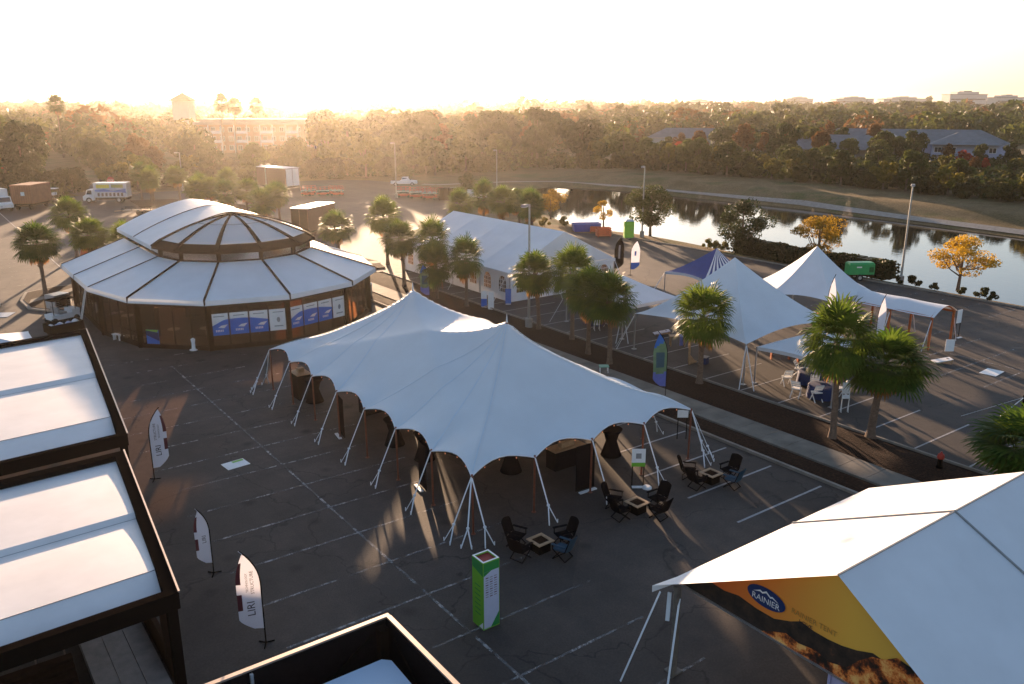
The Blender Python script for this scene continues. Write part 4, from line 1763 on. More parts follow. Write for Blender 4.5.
def palm(v, x, y, ctr=None, label='', group=None, s=1.0):
    """ctr: wanted height of the crown centre"""
    if ctr:
        s2 = ctr / PH[v]
        s2 = (s, s, s2)
    else:
        s2 = s
    rz = rnd.uniform(0, 6.28)
    return place(PP[v], (x, y, gz(x, y)), rz, label, group, s2)


MEDL = [
    (1, 37.9, 58.4, 4.1, .95, 'palm in the median bed beside the grey light pole, on its far side'),
    (2, 38.2, 48.8, 4.3, 1.0, 'palm just in front of the grey median light pole'),
    (0, 38.4, 45.1, 4.9, 1.0, 'tall palm standing out against the white frame tent and low pyramid canopy'),
    (2, 36.9, 41.6, 4.4, 1.0, 'left palm of the pair in front of the low pyramid canopy'),
    (0, 36.6, 39.1, 4.3, 1.05, 'right palm of the pair in front of the low pyramid canopy'),
    (1, 38.3, 32.8, 4.3, 1.15, 'palm in front of the nearest tall pointed white tent'),
    (0, 37.2, 22.8, 5.1, 1.05, 'palm partly hiding the canopy with blue clothed tables'),
    (0, 38.9, 21.7, 4.0, 1.32, 'broad full palm on the right of the median, nearest upright one'),
    (3, 38.9, 14.0, 2.1, 1.3, 'low spreading palm just behind the foreground gable tent'),
    (3, 41.0, 12.2, 1.8, 1.3, 'low palm at the right edge of the picture behind the gable tent'),
]
for v, x, y, c, s, lb in MEDL:
    palm(v, x, y, c, lb, 'palms along the median', s)
palm(2, 9.6, 84.3, 4.6, 'lone palm on the small kerbed island left of the pavilion', None, 1.15)
palm(0, 15.6, 104.5, 4.6, 'farther palm of the pair left of the pavilion roof', 'palm pair left of the pavilion', 1.2)
palm(2, 14.6, 90.5, 4.1, 'nearer palm of the pair left of the pavilion roof', 'palm pair left of the pavilion', 1.15)
palm(1, 17.4, 88.0, 3.8, 'palm crown peeping out between the two roof tiers of the pavilion', None, 1.0)
palm(0, 36.8, 81.0, 4.1, 'palm standing alone at the right corner of the pavilion', None, 1.15)
palm(0, 41.6, 79.5, 5.0, 'left palm of the clump at the far end of the median', 'palm clump at the end of the median', 1.1)
palm(2, 37.5, 68.5, 4.4, 'middle palm of the clump at the far end of the median', 'palm clump at the end of the median', 1.05)
palm(1, 38.6, 64.9, 4.6, 'right palm of the clump at the far end of the median', 'palm clump at the end of the median', 1.05)
palm(3, 37.4, 62.4, 2.9, 'short palm under the clump at the far end of the median', 'palm clump at the end of the median', .85)
for v, x, y, c in [(0, 57.3, 89.0, 4.4), (1, 62.2, 91.5, 4.8), (2, 60.8, 85.0, 4.9), (0, 62.0, 80.6, 4.6), (1, 64.4, 84.5, 4.3), (2, 66.0, 88.5, 4.2)]:
    palm(v, x, y, c, 'palm in the planted bed behind the white frame tent', 'palms behind the frame tent', 1.1)
for i, (x, y, c) in enumerate([(35.5, 160, 4.6), (34.8, 150, 4.2), (40.2, 153, 4.4), (37, 158, 4.2), (39.2, 137, 4.1), (38.3, 129, 4.2), (43.9, 139, 4.5),
                               (38.1, 121, 4.2), (41.2, 122, 4.3), (43.5, 115, 4.2), (38.0, 106.5, 4.2), (40.5, 111, 4.2), (35.8, 128, 4.3)]):
    palm(i % 3, x, y, c, 'palm in the long bed of palms behind the pavilion dome', 'palms in the bed behind the pavilion', 1.15)


def crown_leaves(mb, clumps, nleaf, ls, r, mi=0, flat=.75):
    for (c, R_) in clumps:
        for i in range(nleaf):
            while True:
                p = Vector((r.uniform(-1, 1), r.uniform(-1, 1), r.uniform(-1, 1)))
                if .25 < p.length < 1:
                    break
            p = p * (p.length ** -.45)
            q = Vector(c) + Vector((p.x * R_, p.y * R_, p.z * R_ * flat))
            nrm = (p.normalized() * .7 + Vector((r.uniform(-1, 1), r.uniform(-1, 1), r.uniform(-.4, 1)))).normalized()
            M = rot_to(nrm)
            a = r.uniform(0, 6.28)
            s = ls * r.uniform(.6, 1.3)
            ca, sa = math.cos(a) * s, math.sin(a) * s
            v = [q + M @ Vector(w) for w in ((ca, sa, 0), (-sa * .55, ca * .55, s * .12), (-ca, -sa, 0), (sa * .55, -ca * .55, s * .12))]
            mb.add(v, [(0, 1, 2, 3)], mi)


def make_tree(seed, h, rad, mats, kind, label, nc=20, nleaf=120, ls=.42, trunk_h=.35, spread=.8, flat=.75, limbs=5, tr_r=None, cone=0.0, cat='tree'):
    r = random.Random(seed)
    t = thing(kind, label, cat, (0, 0, 0))
    tr = MB()
    tr_r = tr_r or h * .018 + .05
    zt = h * trunk_h
    lean = Vector((r.uniform(-.3, .3), r.uniform(-.3, .3), 0)) * h * .05
    tr.tube([(0, 0, 0), lean * .5 + Vector((0, 0, zt * .5)), lean + Vector((0, 0, zt)), lean * 1.3 + Vector((0, 0, h * .8))], [tr_r * 1.25, tr_r, tr_r * .85, tr_r * .3], 7)
    clumps = []
    zc = (h + zt * .8) / 2
    rz = (h - zt * .8) / 2
    for i in range(nc):
        u = r.uniform(-1, 1)
        a = r.uniform(0, 6.28)
        k = math.sqrt(max(0, 1 - u * u)) * r.uniform(.35, 1)
        k *= (1 - cone * (u + 1) / 2)
        c = lean + Vector((math.cos(a) * k * rad * spread, math.sin(a) * k * rad * spread, zc + u * rz * .78))
        clumps.append((c, rad * r.uniform(.24, .42) * (1 - cone * .4 * (u + 1) / 2)))
    for i in range(limbs):
        c, R_ = clumps[i % len(clumps)]
        z0 = zt * r.uniform(.75, 1.15)
        b = lean * (z0 / h) + Vector((0, 0, z0))
        md = b.lerp(c, .5) + Vector((0, 0, -.06 * h))
        tr.tube([b, md, c], [tr_r * .55, tr_r * .35, tr_r * .12], 5)
    tr.build('trunk', M_bark, t)
    cr = MB()
    crown_leaves(cr, clumps, nleaf, ls, r, 0, flat)
    cr.build('crown', mats, t)
    return t


L_oak = leaf('oak_leaves', (0.022, 0.036, 0.010), (0.070, 0.092, 0.022), .35, .25, .2)
L_olive = leaf('olive_green_leaves', (0.045, 0.060, 0.014), (0.13, 0.14, 0.03), .4, .3, .2)
L_rust = leaf('rust_brown_leaves', (0.085, 0.04, 0.014), (0.20, 0.10, 0.035), .4, .3, .1)
L_red = leaf('red_leaves', (0.28, 0.035, 0.02), (0.50, 0.09, 0.05), .45, .4, .1)
L_gold = leaf('golden_leaves', (0.22, 0.13, 0.012), (0.52, 0.32, 0.03), .5, .6, .1)
L_bush = leaf('shrub_leaves', (0.03, 0.035, 0.010), (0.09, 0.085, 0.022), .35, .35, .2)
L_hedge = leaf('hedge_leaves', (0.016, 0.024, 0.008), (0.05, 0.06, 0.018), .3, .8, .2)
L_yel = leaf('yellow_green_leaves', (0.10, 0.10, 0.015), (0.24, 0.19, 0.03), .45, .5, .2)

F = {}
F['oak'] = [make_tree(100 + i, 11.5, 5.2, L_oak, 'oak_tree', 'dark evergreen oak', 22, 130, .50) for i in range(2)]
F['olive'] = [make_tree(110 + i, 9.5, 4.2, L_olive, 'broadleaf_tree', 'olive tree', 20, 120, .45) for i in range(2)]
F['rust'] = [make_tree(120 + i, 11.5, 3.9, L_rust, 'cypress_tree', 'rust coloured cypress', 20, 95, .36, .42, .8, .9, 7, None, .35) for i in range(2)]
F['red'] = [make_tree(130, 8.5, 3.2, L_red, 'maple_tree', 'red maple', 15, 110, .36)]
F['pine'] = [make_tree(140 + i, 14, 2.8, L_oak, 'pine_tree', 'tall pine', 13, 90, .42, .6, .8, .6, 6) for i in range(2)]
F['bush'] = [make_tree(150 + i, 4.2, 3.4, L_bush, 'shrub', 'shrub', 14, 110, .36, .12, .85, .8, 3, .09, cat='shrub') for i in range(2)]
F['light'] = [make_tree(160, 8.0, 3.6, L_yel, 'broadleaf_tree', 'yellow green tree', 18, 110, .4)]
F['tallpalm'] = []


def inpoly_scatter(n, poly, dmin, r, tries=6000):
    xs = [p[0] for p in poly]
    ys = [p[1] for p in poly]
    pts = []
    for _ in range(tries):
        if len(pts) >= n:
            break
        x, y = r.uniform(min(xs), max(xs)), r.uniform(min(ys), max(ys))
        if not inside(x, y, poly):
            continue
        if all((x - a) ** 2 + (y - b) ** 2 > dmin * dmin for a, b in pts):
            pts.append((x, y))
    return pts


KN = {'oak': 'dark green oak', 'olive': 'olive green tree', 'rust': 'rust brown cypress', 'red': 'red leaved maple', 'pine': 'tall thin pine', 'bush': 'dense dark shrub', 'light': 'yellow green tree'}
NF = [0]


def wood(n, poly, dmin, mix, where, smin=.8, smax=1.15, seed=5, hmap=None):
    r = random.Random(seed)
    keys = [k for k, w in mix for _ in range(w)]
    for x, y in inpoly_scatter(n, poly, dmin, r):
        k = r.choice(keys)
        hz = 512 + 871.7 * math.tan(math.atan2(x, y) - YAW)
        if 206 < hz < 312 and y > 186 and k != 'bush':
            k = 'bush'
        pr = r.choice(F[k])
        s = r.uniform(smin, smax)
        if hmap:
            s *= hmap(x, y)
        place(pr, (x, y, gz(x, y) - .05), r.uniform(0, 6.28), KN[k] + ' in ' + where, KN[k] + 's in ' + where, (s, s, s * r.uniform(.9, 1.1)))
        NF[0] += 1


# wooded belt behind the left lot
wood(40, [(-75, 181), (30, 178), (27, 186), (-75, 190)], 3.9, [('bush', 5), ('olive', 1), ('light', 1)], 'the edge of the wood behind the left lot', .8, 1.25, 1)
wood(46, [(-85, 190), (26, 186), (24, 240), (-85, 240)], 7.2, [('oak', 5), ('rust', 2), ('olive', 4), ('red', 1), ('pine', 2)], 'the wood behind the left lot', .85, 1.12, 2)
wood(6, [(36, 178), (58, 177), (60, 184), (38, 186)], 3.8, [('bush', 3), ('light', 1)], 'the edge of the wood below the hotel', .8, 1.1, 3)
wood(18, [(34, 186), (66, 182), (80, 215), (40, 235)], 6.5, [('oak', 2), ('rust', 2), ('olive', 3), ('light', 1)], 'the wood below the hotel', .60, .85, 4)
# big middle trees behind the end of the lot
wood(24, [(68, 183), (92, 176), (126, 172), (128, 178), (96, 186), (70, 190)], 3.8, [('bush', 5), ('olive', 1)], 'the edge of the wood beyond the lot end', .8, 1.1, 5)
wood(40, [(72, 190), (128, 177), (150, 172), (165, 200), (150, 240), (90, 245)], 7.0, [('oak', 7), ('olive', 3), ('rust', 1)], 'the wood beyond the lot end', .95, 1.3, 6)
# belt beyond the levee on the right
wood(72, [(143.0, 168), (147.5, 108), (144.5, 78), (143.5, 40), (141, 0), (147, 0), (149.5, 40), (151, 78), (154, 108), (150, 168)], 3.6, [('bush', 7), ('olive', 2), ('light', 2)], 'the shrub belt along the levee', .9, 1.2, 7, lambda x, y: .62 + .15 * smooth((y - 100) / 45))
wood(44, [(151, 165), (155, 108), (152, 78), (151, 20), (172, 10), (176, 108), (170, 150), (166, 170)], 5.2, [('oak', 3), ('olive', 5), ('rust', 2), ('light', 2), ('bush', 2)], 'the young wood beyond the levee', .44, .62, 8)
wood(62, [(176, 180), (184, 108), (180, 60), (180, 10), (205, 0), (226, 60), (230, 105), (222, 190)], 6.6, [('oak', 5), ('olive', 4), ('rust', 3), ('light', 1), ('red', 1)], 'the tall wood in front of the grey roofed houses', .62, .9, 18, lambda x, y: .50 + .56 * smooth((y - 88) / 40))
print('forest trees', NF[0])

# single trees along the pond
# undergrowth that closes the gaps between the trunks
def undergrowth():
    r = random.Random(44)
    mb = MB()
    for poly, dm, hh in [([(-85, 183), (26, 179), (28, 240), (-85, 244)], 4.0, 2.6), ([(36, 181), (68, 181), (80, 215), (44, 232)], 3.6, 2.0), ([(68, 186), (128, 175), (150, 170), (165, 200), (150, 240), (90, 245)], 4.2, 2.8),
                         ([(145, 168), (149, 108), (146.5, 78), (145.5, 40), (144, 0), (176, 0), (184, 60), (190, 110), (180, 180)], 3.3, 1.9), ([(180, 180), (190, 110), (184, 60), (180, 10), (240, 0), (250, 110), (236, 190)], 4.6, 2.0)]:
        for x, y in inpoly_scatter(900, poly, dm, r, 5000):
            h = hh * r.uniform(.6, 1.25)
            crown_leaves(mb, [((x, y, gz(x, y) + h * .5), h * r.uniform(.75, 1.1))], 46, .62, r, r.choice([0, 0, 1, 2]), .7)
    struct('undergrowth', mb, [L_bush, L_olive, L_oak], kind='stuff', label='tangled dark undergrowth filling the woods')


undergrowth()
T1_ = make_tree(201, 6.6, 3.2, L_olive, 'pond_tree', 'dark leafy tree behind the tall light pole at the pond edge', 30, 210, .14, .3, 1.0, .75, 9)
place(T1_, (78.9, 77.4, gz(78.9, 77.4) - .1))
T2_ = make_tree(202, 6.2, 3.3, L_oak, 'pond_tree', 'dark bronze tree at the pond edge left of the clipped hedge', 30, 210, .14, .28, 1.0, .75, 9)
place(T2_, (78.4, 62.2, gz(78.4, 62.2) - .1))
T3_ = make_tree(203, 5.9, 2.7, L_gold, 'pond_tree', 'golden leaved tree rising behind the clipped hedge', 26, 210, .105, .35, .95, .5, 9)
place(T3_, (76.9, 51.0, -.1))
T4_ = make_tree(204, 5.2, 2.6, L_gold, 'pond_tree', 'golden leaved tree right of the slim light pole by the pond', 26, 200, .10, .36, .95, .5, 10)
place(T4_, (78.4, 37.1, -.1))
T5_ = make_tree(205, 4.2, 1.6, L_gold, 'pond_tree', 'small thin golden tree above the orange crates', 12, 120, .10, .42, .9, .7, 6)
place(T5_, (77.6, 85.0, -.2))
T6_ = make_tree(206, 4.6, 2.3, L_gold, 'pond_tree', 'golden tree at the left end of the pond behind the palms', 18, 170, .12, .3, .9, .6, 6)
place(T6_, (79.2, 98.5, -.2))
T7_ = make_tree(207, 4.4, 2.3, L_olive, 'pond_tree', 'round dark tree between the lot and the levee road', 14, 130, .2, .2, .9, .9, 6)
place(T7_, (84.5, 128.5, -.1))
T8_ = make_tree(208, 3.6, 2.3, L_oak, 'pond_tree', 'low dark tree at the lot corner beneath the far woods', 14, 110, .22, .2, .9, .9, 6)
place(T8_, (91.5, 165.5, -.1))

# clipped hedge
r = random.Random(77)
hg = MB()
for i in range(9000):
    u = r.random()
    y = 43.6 + 19.2 * u
    xc = 78.3 + .5 * math.sin(u * 9)
    w, h = 1.5, 1.85 + .12 * math.sin(u * 30)
    a = r.uniform(0, PI)
    x = xc + w * math.cos(a) * (1 if r.random() < .85 else r.random())
    z = h * (math.sin(a) ** .5) * r.uniform(.75, 1.02) if r.random() < .6 else h * r.random()
    q = Vector((x, y, gz(x, y) * .5 + max(.03, z)))
    M = rot_to((r.uniform(-1, 1), r.uniform(-1, 1), r.uniform(-.2, 1)))
    s = .15 * r.uniform(.7, 1.3)
    hg.add([q + M @ Vector(w_) for w_ in ((s, 0, 0), (0, s * .7, 0), (-s, 0, 0), (0, -s * .7, 0))], [(0, 1, 2, 3)])
hgt = thing('hedge', 'long clipped dark green hedge along the pond behind the green generator', 'hedge', (78.3, 53.2, 0))
hg.build('foliage', L_hedge, hgt)
c_ = MB()
for k in range(12):
    y0 = 43.8 + 1.58 * k
    c_.cbox((78.3 + .5 * math.sin((k + .5) / 12 * 9), y0 + .79, .75), (2.2, 1.57, 1.7), 0, 0, .8)
c_.build('branches', L_hedge, hgt)
# small round bushes at the pond edge
BB = make_tree(220, 1.0, .62, L_bush, 'small_bush', 'small clipped bush on the pond verge right of the slim light pole', 7, 70, .1, .1, .8, .8, 3, .03, cat='bush')
for i, (x, y) in enumerate([(76.9, 41.9), (77.0, 40.4), (76.8, 38.4), (76.7, 36.0), (76.9, 34.4), (76.5, 33.2)]):
    place(BB, (x, y, -.05), i, 'small clipped bush on the pond verge right of the slim light pole', 'small bushes on the pond verge', rnd.uniform(.8, 1.25))
B2 = make_tree(221, 1.3, 1.0, L_yel, 'small_bush', 'yellow green bush beside the pond left of the hedge', 9, 80, .12, .1, .8, .8, 3, .03, cat='bush')
for i, (x, y) in enumerate([(77.2, 66.2), (77.1, 65.0), (77.3, 63.8), (72.5, 91.5), (70.8, 92.5), (75.5, 90.8)]):
    place(B2, (x, y, -.05), i, 'yellow green bush on the pond verge', 'yellow green bushes on the pond verge', rnd.uniform(.8, 1.2))

PT = make_palm(55, 11.5, 1.35, 60, 'tall thin cabbage palm', 6, .6)
for i, (x, y, h) in enumerate([(2, 215, 12.2), (-6, 222, 11.5), (-14, 230, 12.8), (7, 224, 12.6), (45, 300, 16), (92, 290, 16.3), (97, 292, 15.4), (108, 300, 15.6), (-28, 205, 11.2), (20, 210, 12.4)]):
    place(PT, (x, y, 0), i, 'tall thin cabbage palm rising above the wood', 'tall cabbage palms above the wood', (1.25, 1.25, h / 11.5))

# far woods: one mass to the horizon
def far_woods():
    r = random.Random(9)
    mb = MB()
    n = 0
    while n < 2300:
        d = 250 * (2600 / 250) ** (r.random() ** .8)
        az = r.uniform(-.62, .66)
        x_, y_ = d * math.sin(az), d * math.cos(az)          # along the view heading
        x = x_ * math.cos(YAW) + y_ * math.sin(YAW)
        y = -x_ * math.sin(YAW) + y_ * math.cos(YAW)
        if d < 420 and 175 < x < 330 and 60 < y < 230:
            continue
        if 88 < x < 145 and 245 < y < 330:
            continue
        hz = 512 + 871.7 * math.tan(az)
        if 195 < hz < 322 and d < 345:
            continue
        if math.hypot(x, y) < 300 and y > 240 and x < 60 and r.random() < .3:
            continue
        h = r.uniform(6.5, 11.5) * (1 if d < 800 else 1.2)
        if r.random() < .06:
            h *= 1.3
        R_ = h * r.uniform(.42, .62) * (1 + d / 1800)
        mi = r.choice([0, 0, 0, 0, 1, 1, 1, 2, 3, 3])
        nl = int(max(16, 150 * (300 / d) ** .8))
        ls = R_ * 1.9 / math.sqrt(nl) * 1.25
        crown_leaves(mb, [((x, y, h * .58), R_)], nl, ls, r, mi, .78)
        n += 1
    struct('far_woods', mb, [L_oak, L_olive, L_rust, L_bush], kind='stuff', label='hazy far woodland reaching the horizon')


far_woods()
# ================================================================== buildings in the background
M_roofgrey = mat('grey_shingle_roof', (0.16, 0.17, 0.18), 0.8, 0.15, .6)
M_stucco = mat('pale_stucco', (0.50, 0.48, 0.46), 0.85, 0.06, .5)
M_brickw = mat('warm_brick_wall', (0.36, 0.19, 0.12), 0.85, 0.15, 1.0)
M_bluewall = mat('lavender_siding', (0.42, 0.44, 0.58), 0.8, 0.05, .5)
M_tile = mat('terracotta_roof', (0.38, 0.15, 0.07), 0.8, 0.2, 1)


def cam2w(px, d):
    """world xy for an azimuth given as horizontal picture position at the horizon and a distance"""
    a = math.atan2(px - 512.0, 871.7) + YAW
    return d * math.sin(a), d * math.cos(a)


def oriented(cx, cy, ang):
    c, s = math.cos(ang), math.sin(ang)

    def T(x, y, z):
        return Vector((cx + x * c - y * s, cy + x * s + y * c, z))
    return T


def bld_box(mb, T, x0, x1, y0, y1, z0, z1, mi=0):
    vs = [T(x, y, z) for z in (z0, z1) for y in (y0, y1) for x in (x0, x1)]
    mb.add(vs, [(0, 2, 3, 1), (4, 5, 7, 6), (0, 1, 5, 4), (2, 6, 7, 3), (0, 4, 6, 2), (1, 3, 7, 5)], mi)


def hip(mb, T, x0, x1, y0, y1, z0, z1, gable=False, inset=None):
    ov = .6
    x0 -= ov
    x1 += ov
    y0 -= ov
    y1 += ov
    ym = (y0 + y1) / 2
    ins = 0.0 if gable else (inset if inset is not None else (y1 - y0) / 2)
    a, b, c, d = T(x0, y0, z0), T(x1, y0, z0), T(x1, y1, z0), T(x0, y1, z0)
    e, f = T(x0 + ins, ym, z1), T(x1 - ins, ym, z1)
    mb.add([a, b, c, d, e, f], [(0, 1, 5, 4), (1, 2, 5), (2, 3, 4, 5), (3, 0, 4), (0, 3, 2, 1)])


def win(parent, T, x, z, w, h, y, fy=-1):
    m_ = MB()
    bld_box(m_, T, x - w / 2, x + w / 2, min(y, y + fy * .06), max(y, y + fy * .06), z, z + h)
    o = m_.build('window', M_wpaint, parent)
    m_ = MB()
    bld_box(m_, T, x - w / 2 + .12, x - .05, min(y + fy * .05, y + fy * .09), max(y + fy * .05, y + fy * .09), z + .12, z + h - .12)
    bld_box(m_, T, x + .05, x + w / 2 - .12, min(y + fy * .05, y + fy * .09), max(y + fy * .05, y + fy * .09), z + .12, z + h - .12)
    m_.build('pane', M_winglass, o)


# hotel, three storeys of white framed windows
hx, hy = cam2w(255, 308)
ANG = -YAW
T = oriented(hx, hy, ANG + .10)
t = thing('hotel', 'three storey brick hotel with long flat roof and white windows behind the wood', 'hotel', (hx, hy, 0))
mb = MB()
bld_box(mb, T, -20, 22, 0, 14, 0, 9.4)
mb.build('wall', M_brickw, t)
mb = MB()
bld_box(mb, T, -21, 23, -1, 15, 9.4, 10.3)
bld_box(mb, T, -19, 21, 1, 13, 10.3, 11.2)
mb.build('roof', M_roofgrey, t)
for fl in range(3):
    for k in range(14):
        win(t, T, -17.5 + k * 2.85, 0.9 + fl * 3.0, 1.5, 1.7, 0)
for k in (1, 4, 7, 10):
    m_ = MB()
    for z in (3.4, 6.4):
        bld_box(m_, T, -19 + k * 2.85, -14.5 + k * 2.85, -1.5, -.05, z, z + .15)
        bld_box(m_, T, -19 + k * 2.85, -14.5 + k * 2.85, -1.5, -1.42, z + .15, z + 1.0)
    bld_box(m_, T, -19 + k * 2.85, -18.7 + k * 2.85, -1.5, -1.2, 0, 9.3)
    bld_box(m_, T, -14.8 + k * 2.85, -14.5 + k * 2.85, -1.5, -1.2, 0, 9.3)
    m_.build('balcony', M_wpaint, t)

# square tower with pyramid roof
tx, ty = cam2w(183, 385)
T = oriented(tx, ty, ANG)
t = thing('water_tower', 'square white tower with a pyramid tiled roof above the left wood', 'tower', (tx, ty, 0))
mb = MB()
bld_box(mb, T, -3.4, 3.4, -3.4, 3.4, 0, 17.2)
mb.build('wall', M_stucco, t)
mb = MB()
mb.add([T(-4.9, -4.9, 17.2), T(4.9, -4.9, 17.2), T(4.9, 4.9, 17.2), T(-4.9, 4.9, 17.2), T(0, 0, 20.6)], [(0, 1, 4), (1, 2, 4), (2, 3, 4), (3, 0, 4), (3, 2, 1, 0)])
mb.add([T(-.2, -.2, 20.2), T(.2, -.2, 20.2), T(.2, .2, 20.2), T(-.2, .2, 20.2), T(0, 0, 21.8)], [(0, 1, 4), (1, 2, 4), (2, 3, 4), (3, 0, 4)])
mb.build('roof', M_tile, t)

# long grey roofed apartment house on the right with lavender gable end
x_, y_ = cam2w(905, 262)
T = oriented(x_, y_, ANG - .42)
t = thing('apartment_house', 'long two storey house with grey hipped roofs and a lavender end wall beyond the pond', 'house', (x_, y_, 0))
mb = MB()
bld_box(mb, T, -24, 27, 2, 16, 0, 5.9)
bld_box(mb, T, 8, 24, -4, 2, 0, 5.9)
mb.build('wall', M_bluewall, t)
mb = MB()
hip(mb, T, -24, 27, 2, 16, 5.9, 9.4)
o = mb.build('roof', M_roofgrey, t)
mb = MB()
hip(mb, T, 8, 24, -6, 12, 5.9, 8.9, inset=7)
mb.build('roof', M_roofgrey, t)
mb = MB()
mb.add([T(-6, 1, 5.9), T(2, 1, 5.9), T(-2, 1, 8.2), T(-6, 7, 5.9), T(2, 7, 5.9), T(-2, 8, 8.2)], [(0, 1, 2), (1, 4, 5, 2), (0, 2, 5, 3)])
mb.build('dormer', M_stucco, t)
for k, x in enumerate([9.5, 13, 19, 22.5]):
    for z in (.9, 3.7):
        win(t, T, x, z, 1.8, 1.5, -4)
for k, x in enumerate([-22, -17, -12, -8, 4]):
    for z in (.9, 3.7):
        win(t, T, x, z, 1.8, 1.5, 2)
x_, y_ = cam2w(835, 245)
T = oriented(x_, y_, ANG - .30)
t = thing('pool_house', 'grey roofed house with pale porch columns standing before the lavender house', 'house', (x_, y_, 0))
mb = MB()
bld_box(mb, T, -13, 17, 0, 12, 0, 4.6)
mb.build('wall', M_stucco, t)
mb = MB()
hip(mb, T, -14, 18, -2.5, 13, 4.7, 8.3, inset=9)
mb.build('roof', M_roofgrey, t)
for k in range(9):
    m_ = MB()
    bld_box(m_, T, -13.5 + k * 3.9, -13.1 + k * 3.9, -2.4, -2.0, 0, 4.7)
    m_.build('column', M_wpaint, t)
for k in range(7):
    win(t, T, -11 + k * 4.1, 1.0, 1.8, 1.9, 0)

# roofs left of it
for px, d, w, h, a, lb in [(690, 285, 13, 8.6, -.3, 'pale grey roofed house partly hidden by trees, left of the pond side houses'), (745, 280, 10, 8.3, -.3, 'grey hipped roof house half hidden behind a tall oak above the pond'),
                           (600, 420, 13, 8.6, -.1, 'low white industrial shed among the middle trees'), (670, 640, 18, 11, -.1, 'long low pale building in the haze above the middle trees'),
                           (545, 700, 24, 12, -.1, 'long pale hazy warehouse above the middle trees')]:
    x_, y_ = cam2w(px, d)
    T = oriented(x_, y_, ANG + a)
    t = thing('far_house' if d < 400 else 'far_warehouse', lb, 'house' if d < 400 else 'warehouse', (x_, y_, 0))
    mb = MB()
    bld_box(mb, T, -w, w, 0, w * .8, 0, h - 3 if d < 400 else h - .8)
    mb.build('wall', M_stucco, t)
    mb = MB()
    if d < 400:
        hip(mb, T, -w, w, 0, w * .8, h - 3, h)
    else:
        bld_box(mb, T, -w - .5, w + .5, -.5, w * .8 + .5, h - .8, h)
    mb.build('roof', M_roofgrey, t)
    if d < 400:
        for k in range(4):
            win(t, T, -w + (k + .5) * w / 2, 1.0, 1.8, 1.6, 0)

# skyline blocks
SKY = [(285, 1500, 16, 24, 'small pale tower block'), (343, 1700, 60, 27, 'broad stepped block right under the sun glow'), (430, 1600, 46, 21, 'low wide block left of the middle trees'),
       (500, 1700, 40, 23, 'hazy block behind the middle trees'), (590, 2000, 70, 26, 'long hazy roofline right of the radio mast'), (700, 2100, 60, 24, 'low hazy roofline above the grey roofs'),
       (800, 1900, 55, 28, 'long hazy block left of the hospital'), (855, 1750, 70, 27, 'long hazy block under the right horizon'), (905, 1800, 80, 27, 'long hazy wing left of the domed block'),
       (968, 1750, 66, 36, 'tallest stepped block on the right horizon'), (1010, 1700, 46, 29, 'hazy block at the right edge of the horizon'), (100, 1500, 50, 20, 'low hazy roofline over the left wood')]
for px, d, w, h, lb in SKY:
    x_, y_ = cam2w(px, d)
    T = oriented(x_, y_, ANG)
    t = thing('skyline_building', lb + ' on the skyline', 'building', (x_, y_, 0))
    mb = MB()
    bld_box(mb, T, -w / 2, w / 2, 0, 30, 0, h * .82)
    bld_box(mb, T, -w * .3, w * .28, 2, 26, h * .82, h * .95)
    mb.build('wall', M_stucco, t)
    mb = MB()
    bld_box(mb, T, -w / 2 - 1, w / 2 + 1, -1, 31, h * .82, h * .82 + .8)
    bld_box(mb, T, -w * .12, w * .1, 4, 20, h * .95, h)
    mb.build('roof', M_roofgrey, t)
    for fl in range(3):
        m_ = MB()
        z = 3 + fl * h * .24
        bld_box(m_, T, -w * .46, w * .46, -.2, -.05, z, z + 2)
        m_.build('window_band', M_winglass, t)
x_, y_ = cam2w(540, 1500)
T = oriented(x_, y_, 0)
t = MB()
for dx, dy in ((-1, -1), (1, -1), (0, 1)):
    t.bar(T(dx, dy, 0), T(dx * .2, dy * .2, 30), .5)
for z in range(3, 30, 4):
    for (a, b) in (((-1, -1), (1, -1)), ((1, -1), (0, 1)), ((0, 1), (-1, -1))):
        k = 1 - .8 * z / 30
        t.bar(T(a[0] * k, a[1] * k, z), T(b[0] * k, b[1] * k, z + 2), .3)
solo('radio_mast', t, M_red, 'thin lattice radio mast on the horizon', 'mast')
# ================================================================== street furniture and event things
def lamp(x, y, h, label, az, twin=False):
    t = thing('light_pole', label, 'light pole', (x, y, gz(x, y)), 'parking lot light poles')
    z0 = gz(x, y)
    f = MB()
    f.tube([(x, y, z0), (x, y, z0 + .75)], .28, 14)
    f.build('base', M_conc, t)
    f = MB()
    f.tube([(x, y, z0 + .7), (x, y, z0 + h)], .11, 10, 0, .07)
    f.cbox((x, y, z0 + .77), (.34, .34, .05))
    f.build('pole', M_galv, t)
    for s in ((0, PI) if twin else (0,)):
        d = Vector((math.cos(az + s), math.sin(az + s), 0))
        f = MB()
        f.bar((x, y, z0 + h - .1), Vector((x, y, z0 + h - .02)) + d * .55, .07)
        f.build('arm', M_galv, t)
        f = MB()
        c = Vector((x, y, z0 + h)) + d * .85
        f.cbox(c, (.75, .38, .16), az + s, 0, .8)
        f.cbox(c + Vector((0, 0, -.1)), (.55, .28, .04), az + s, 1)
        f.build('lamp_head', [M_grey, M_wpaint], t)


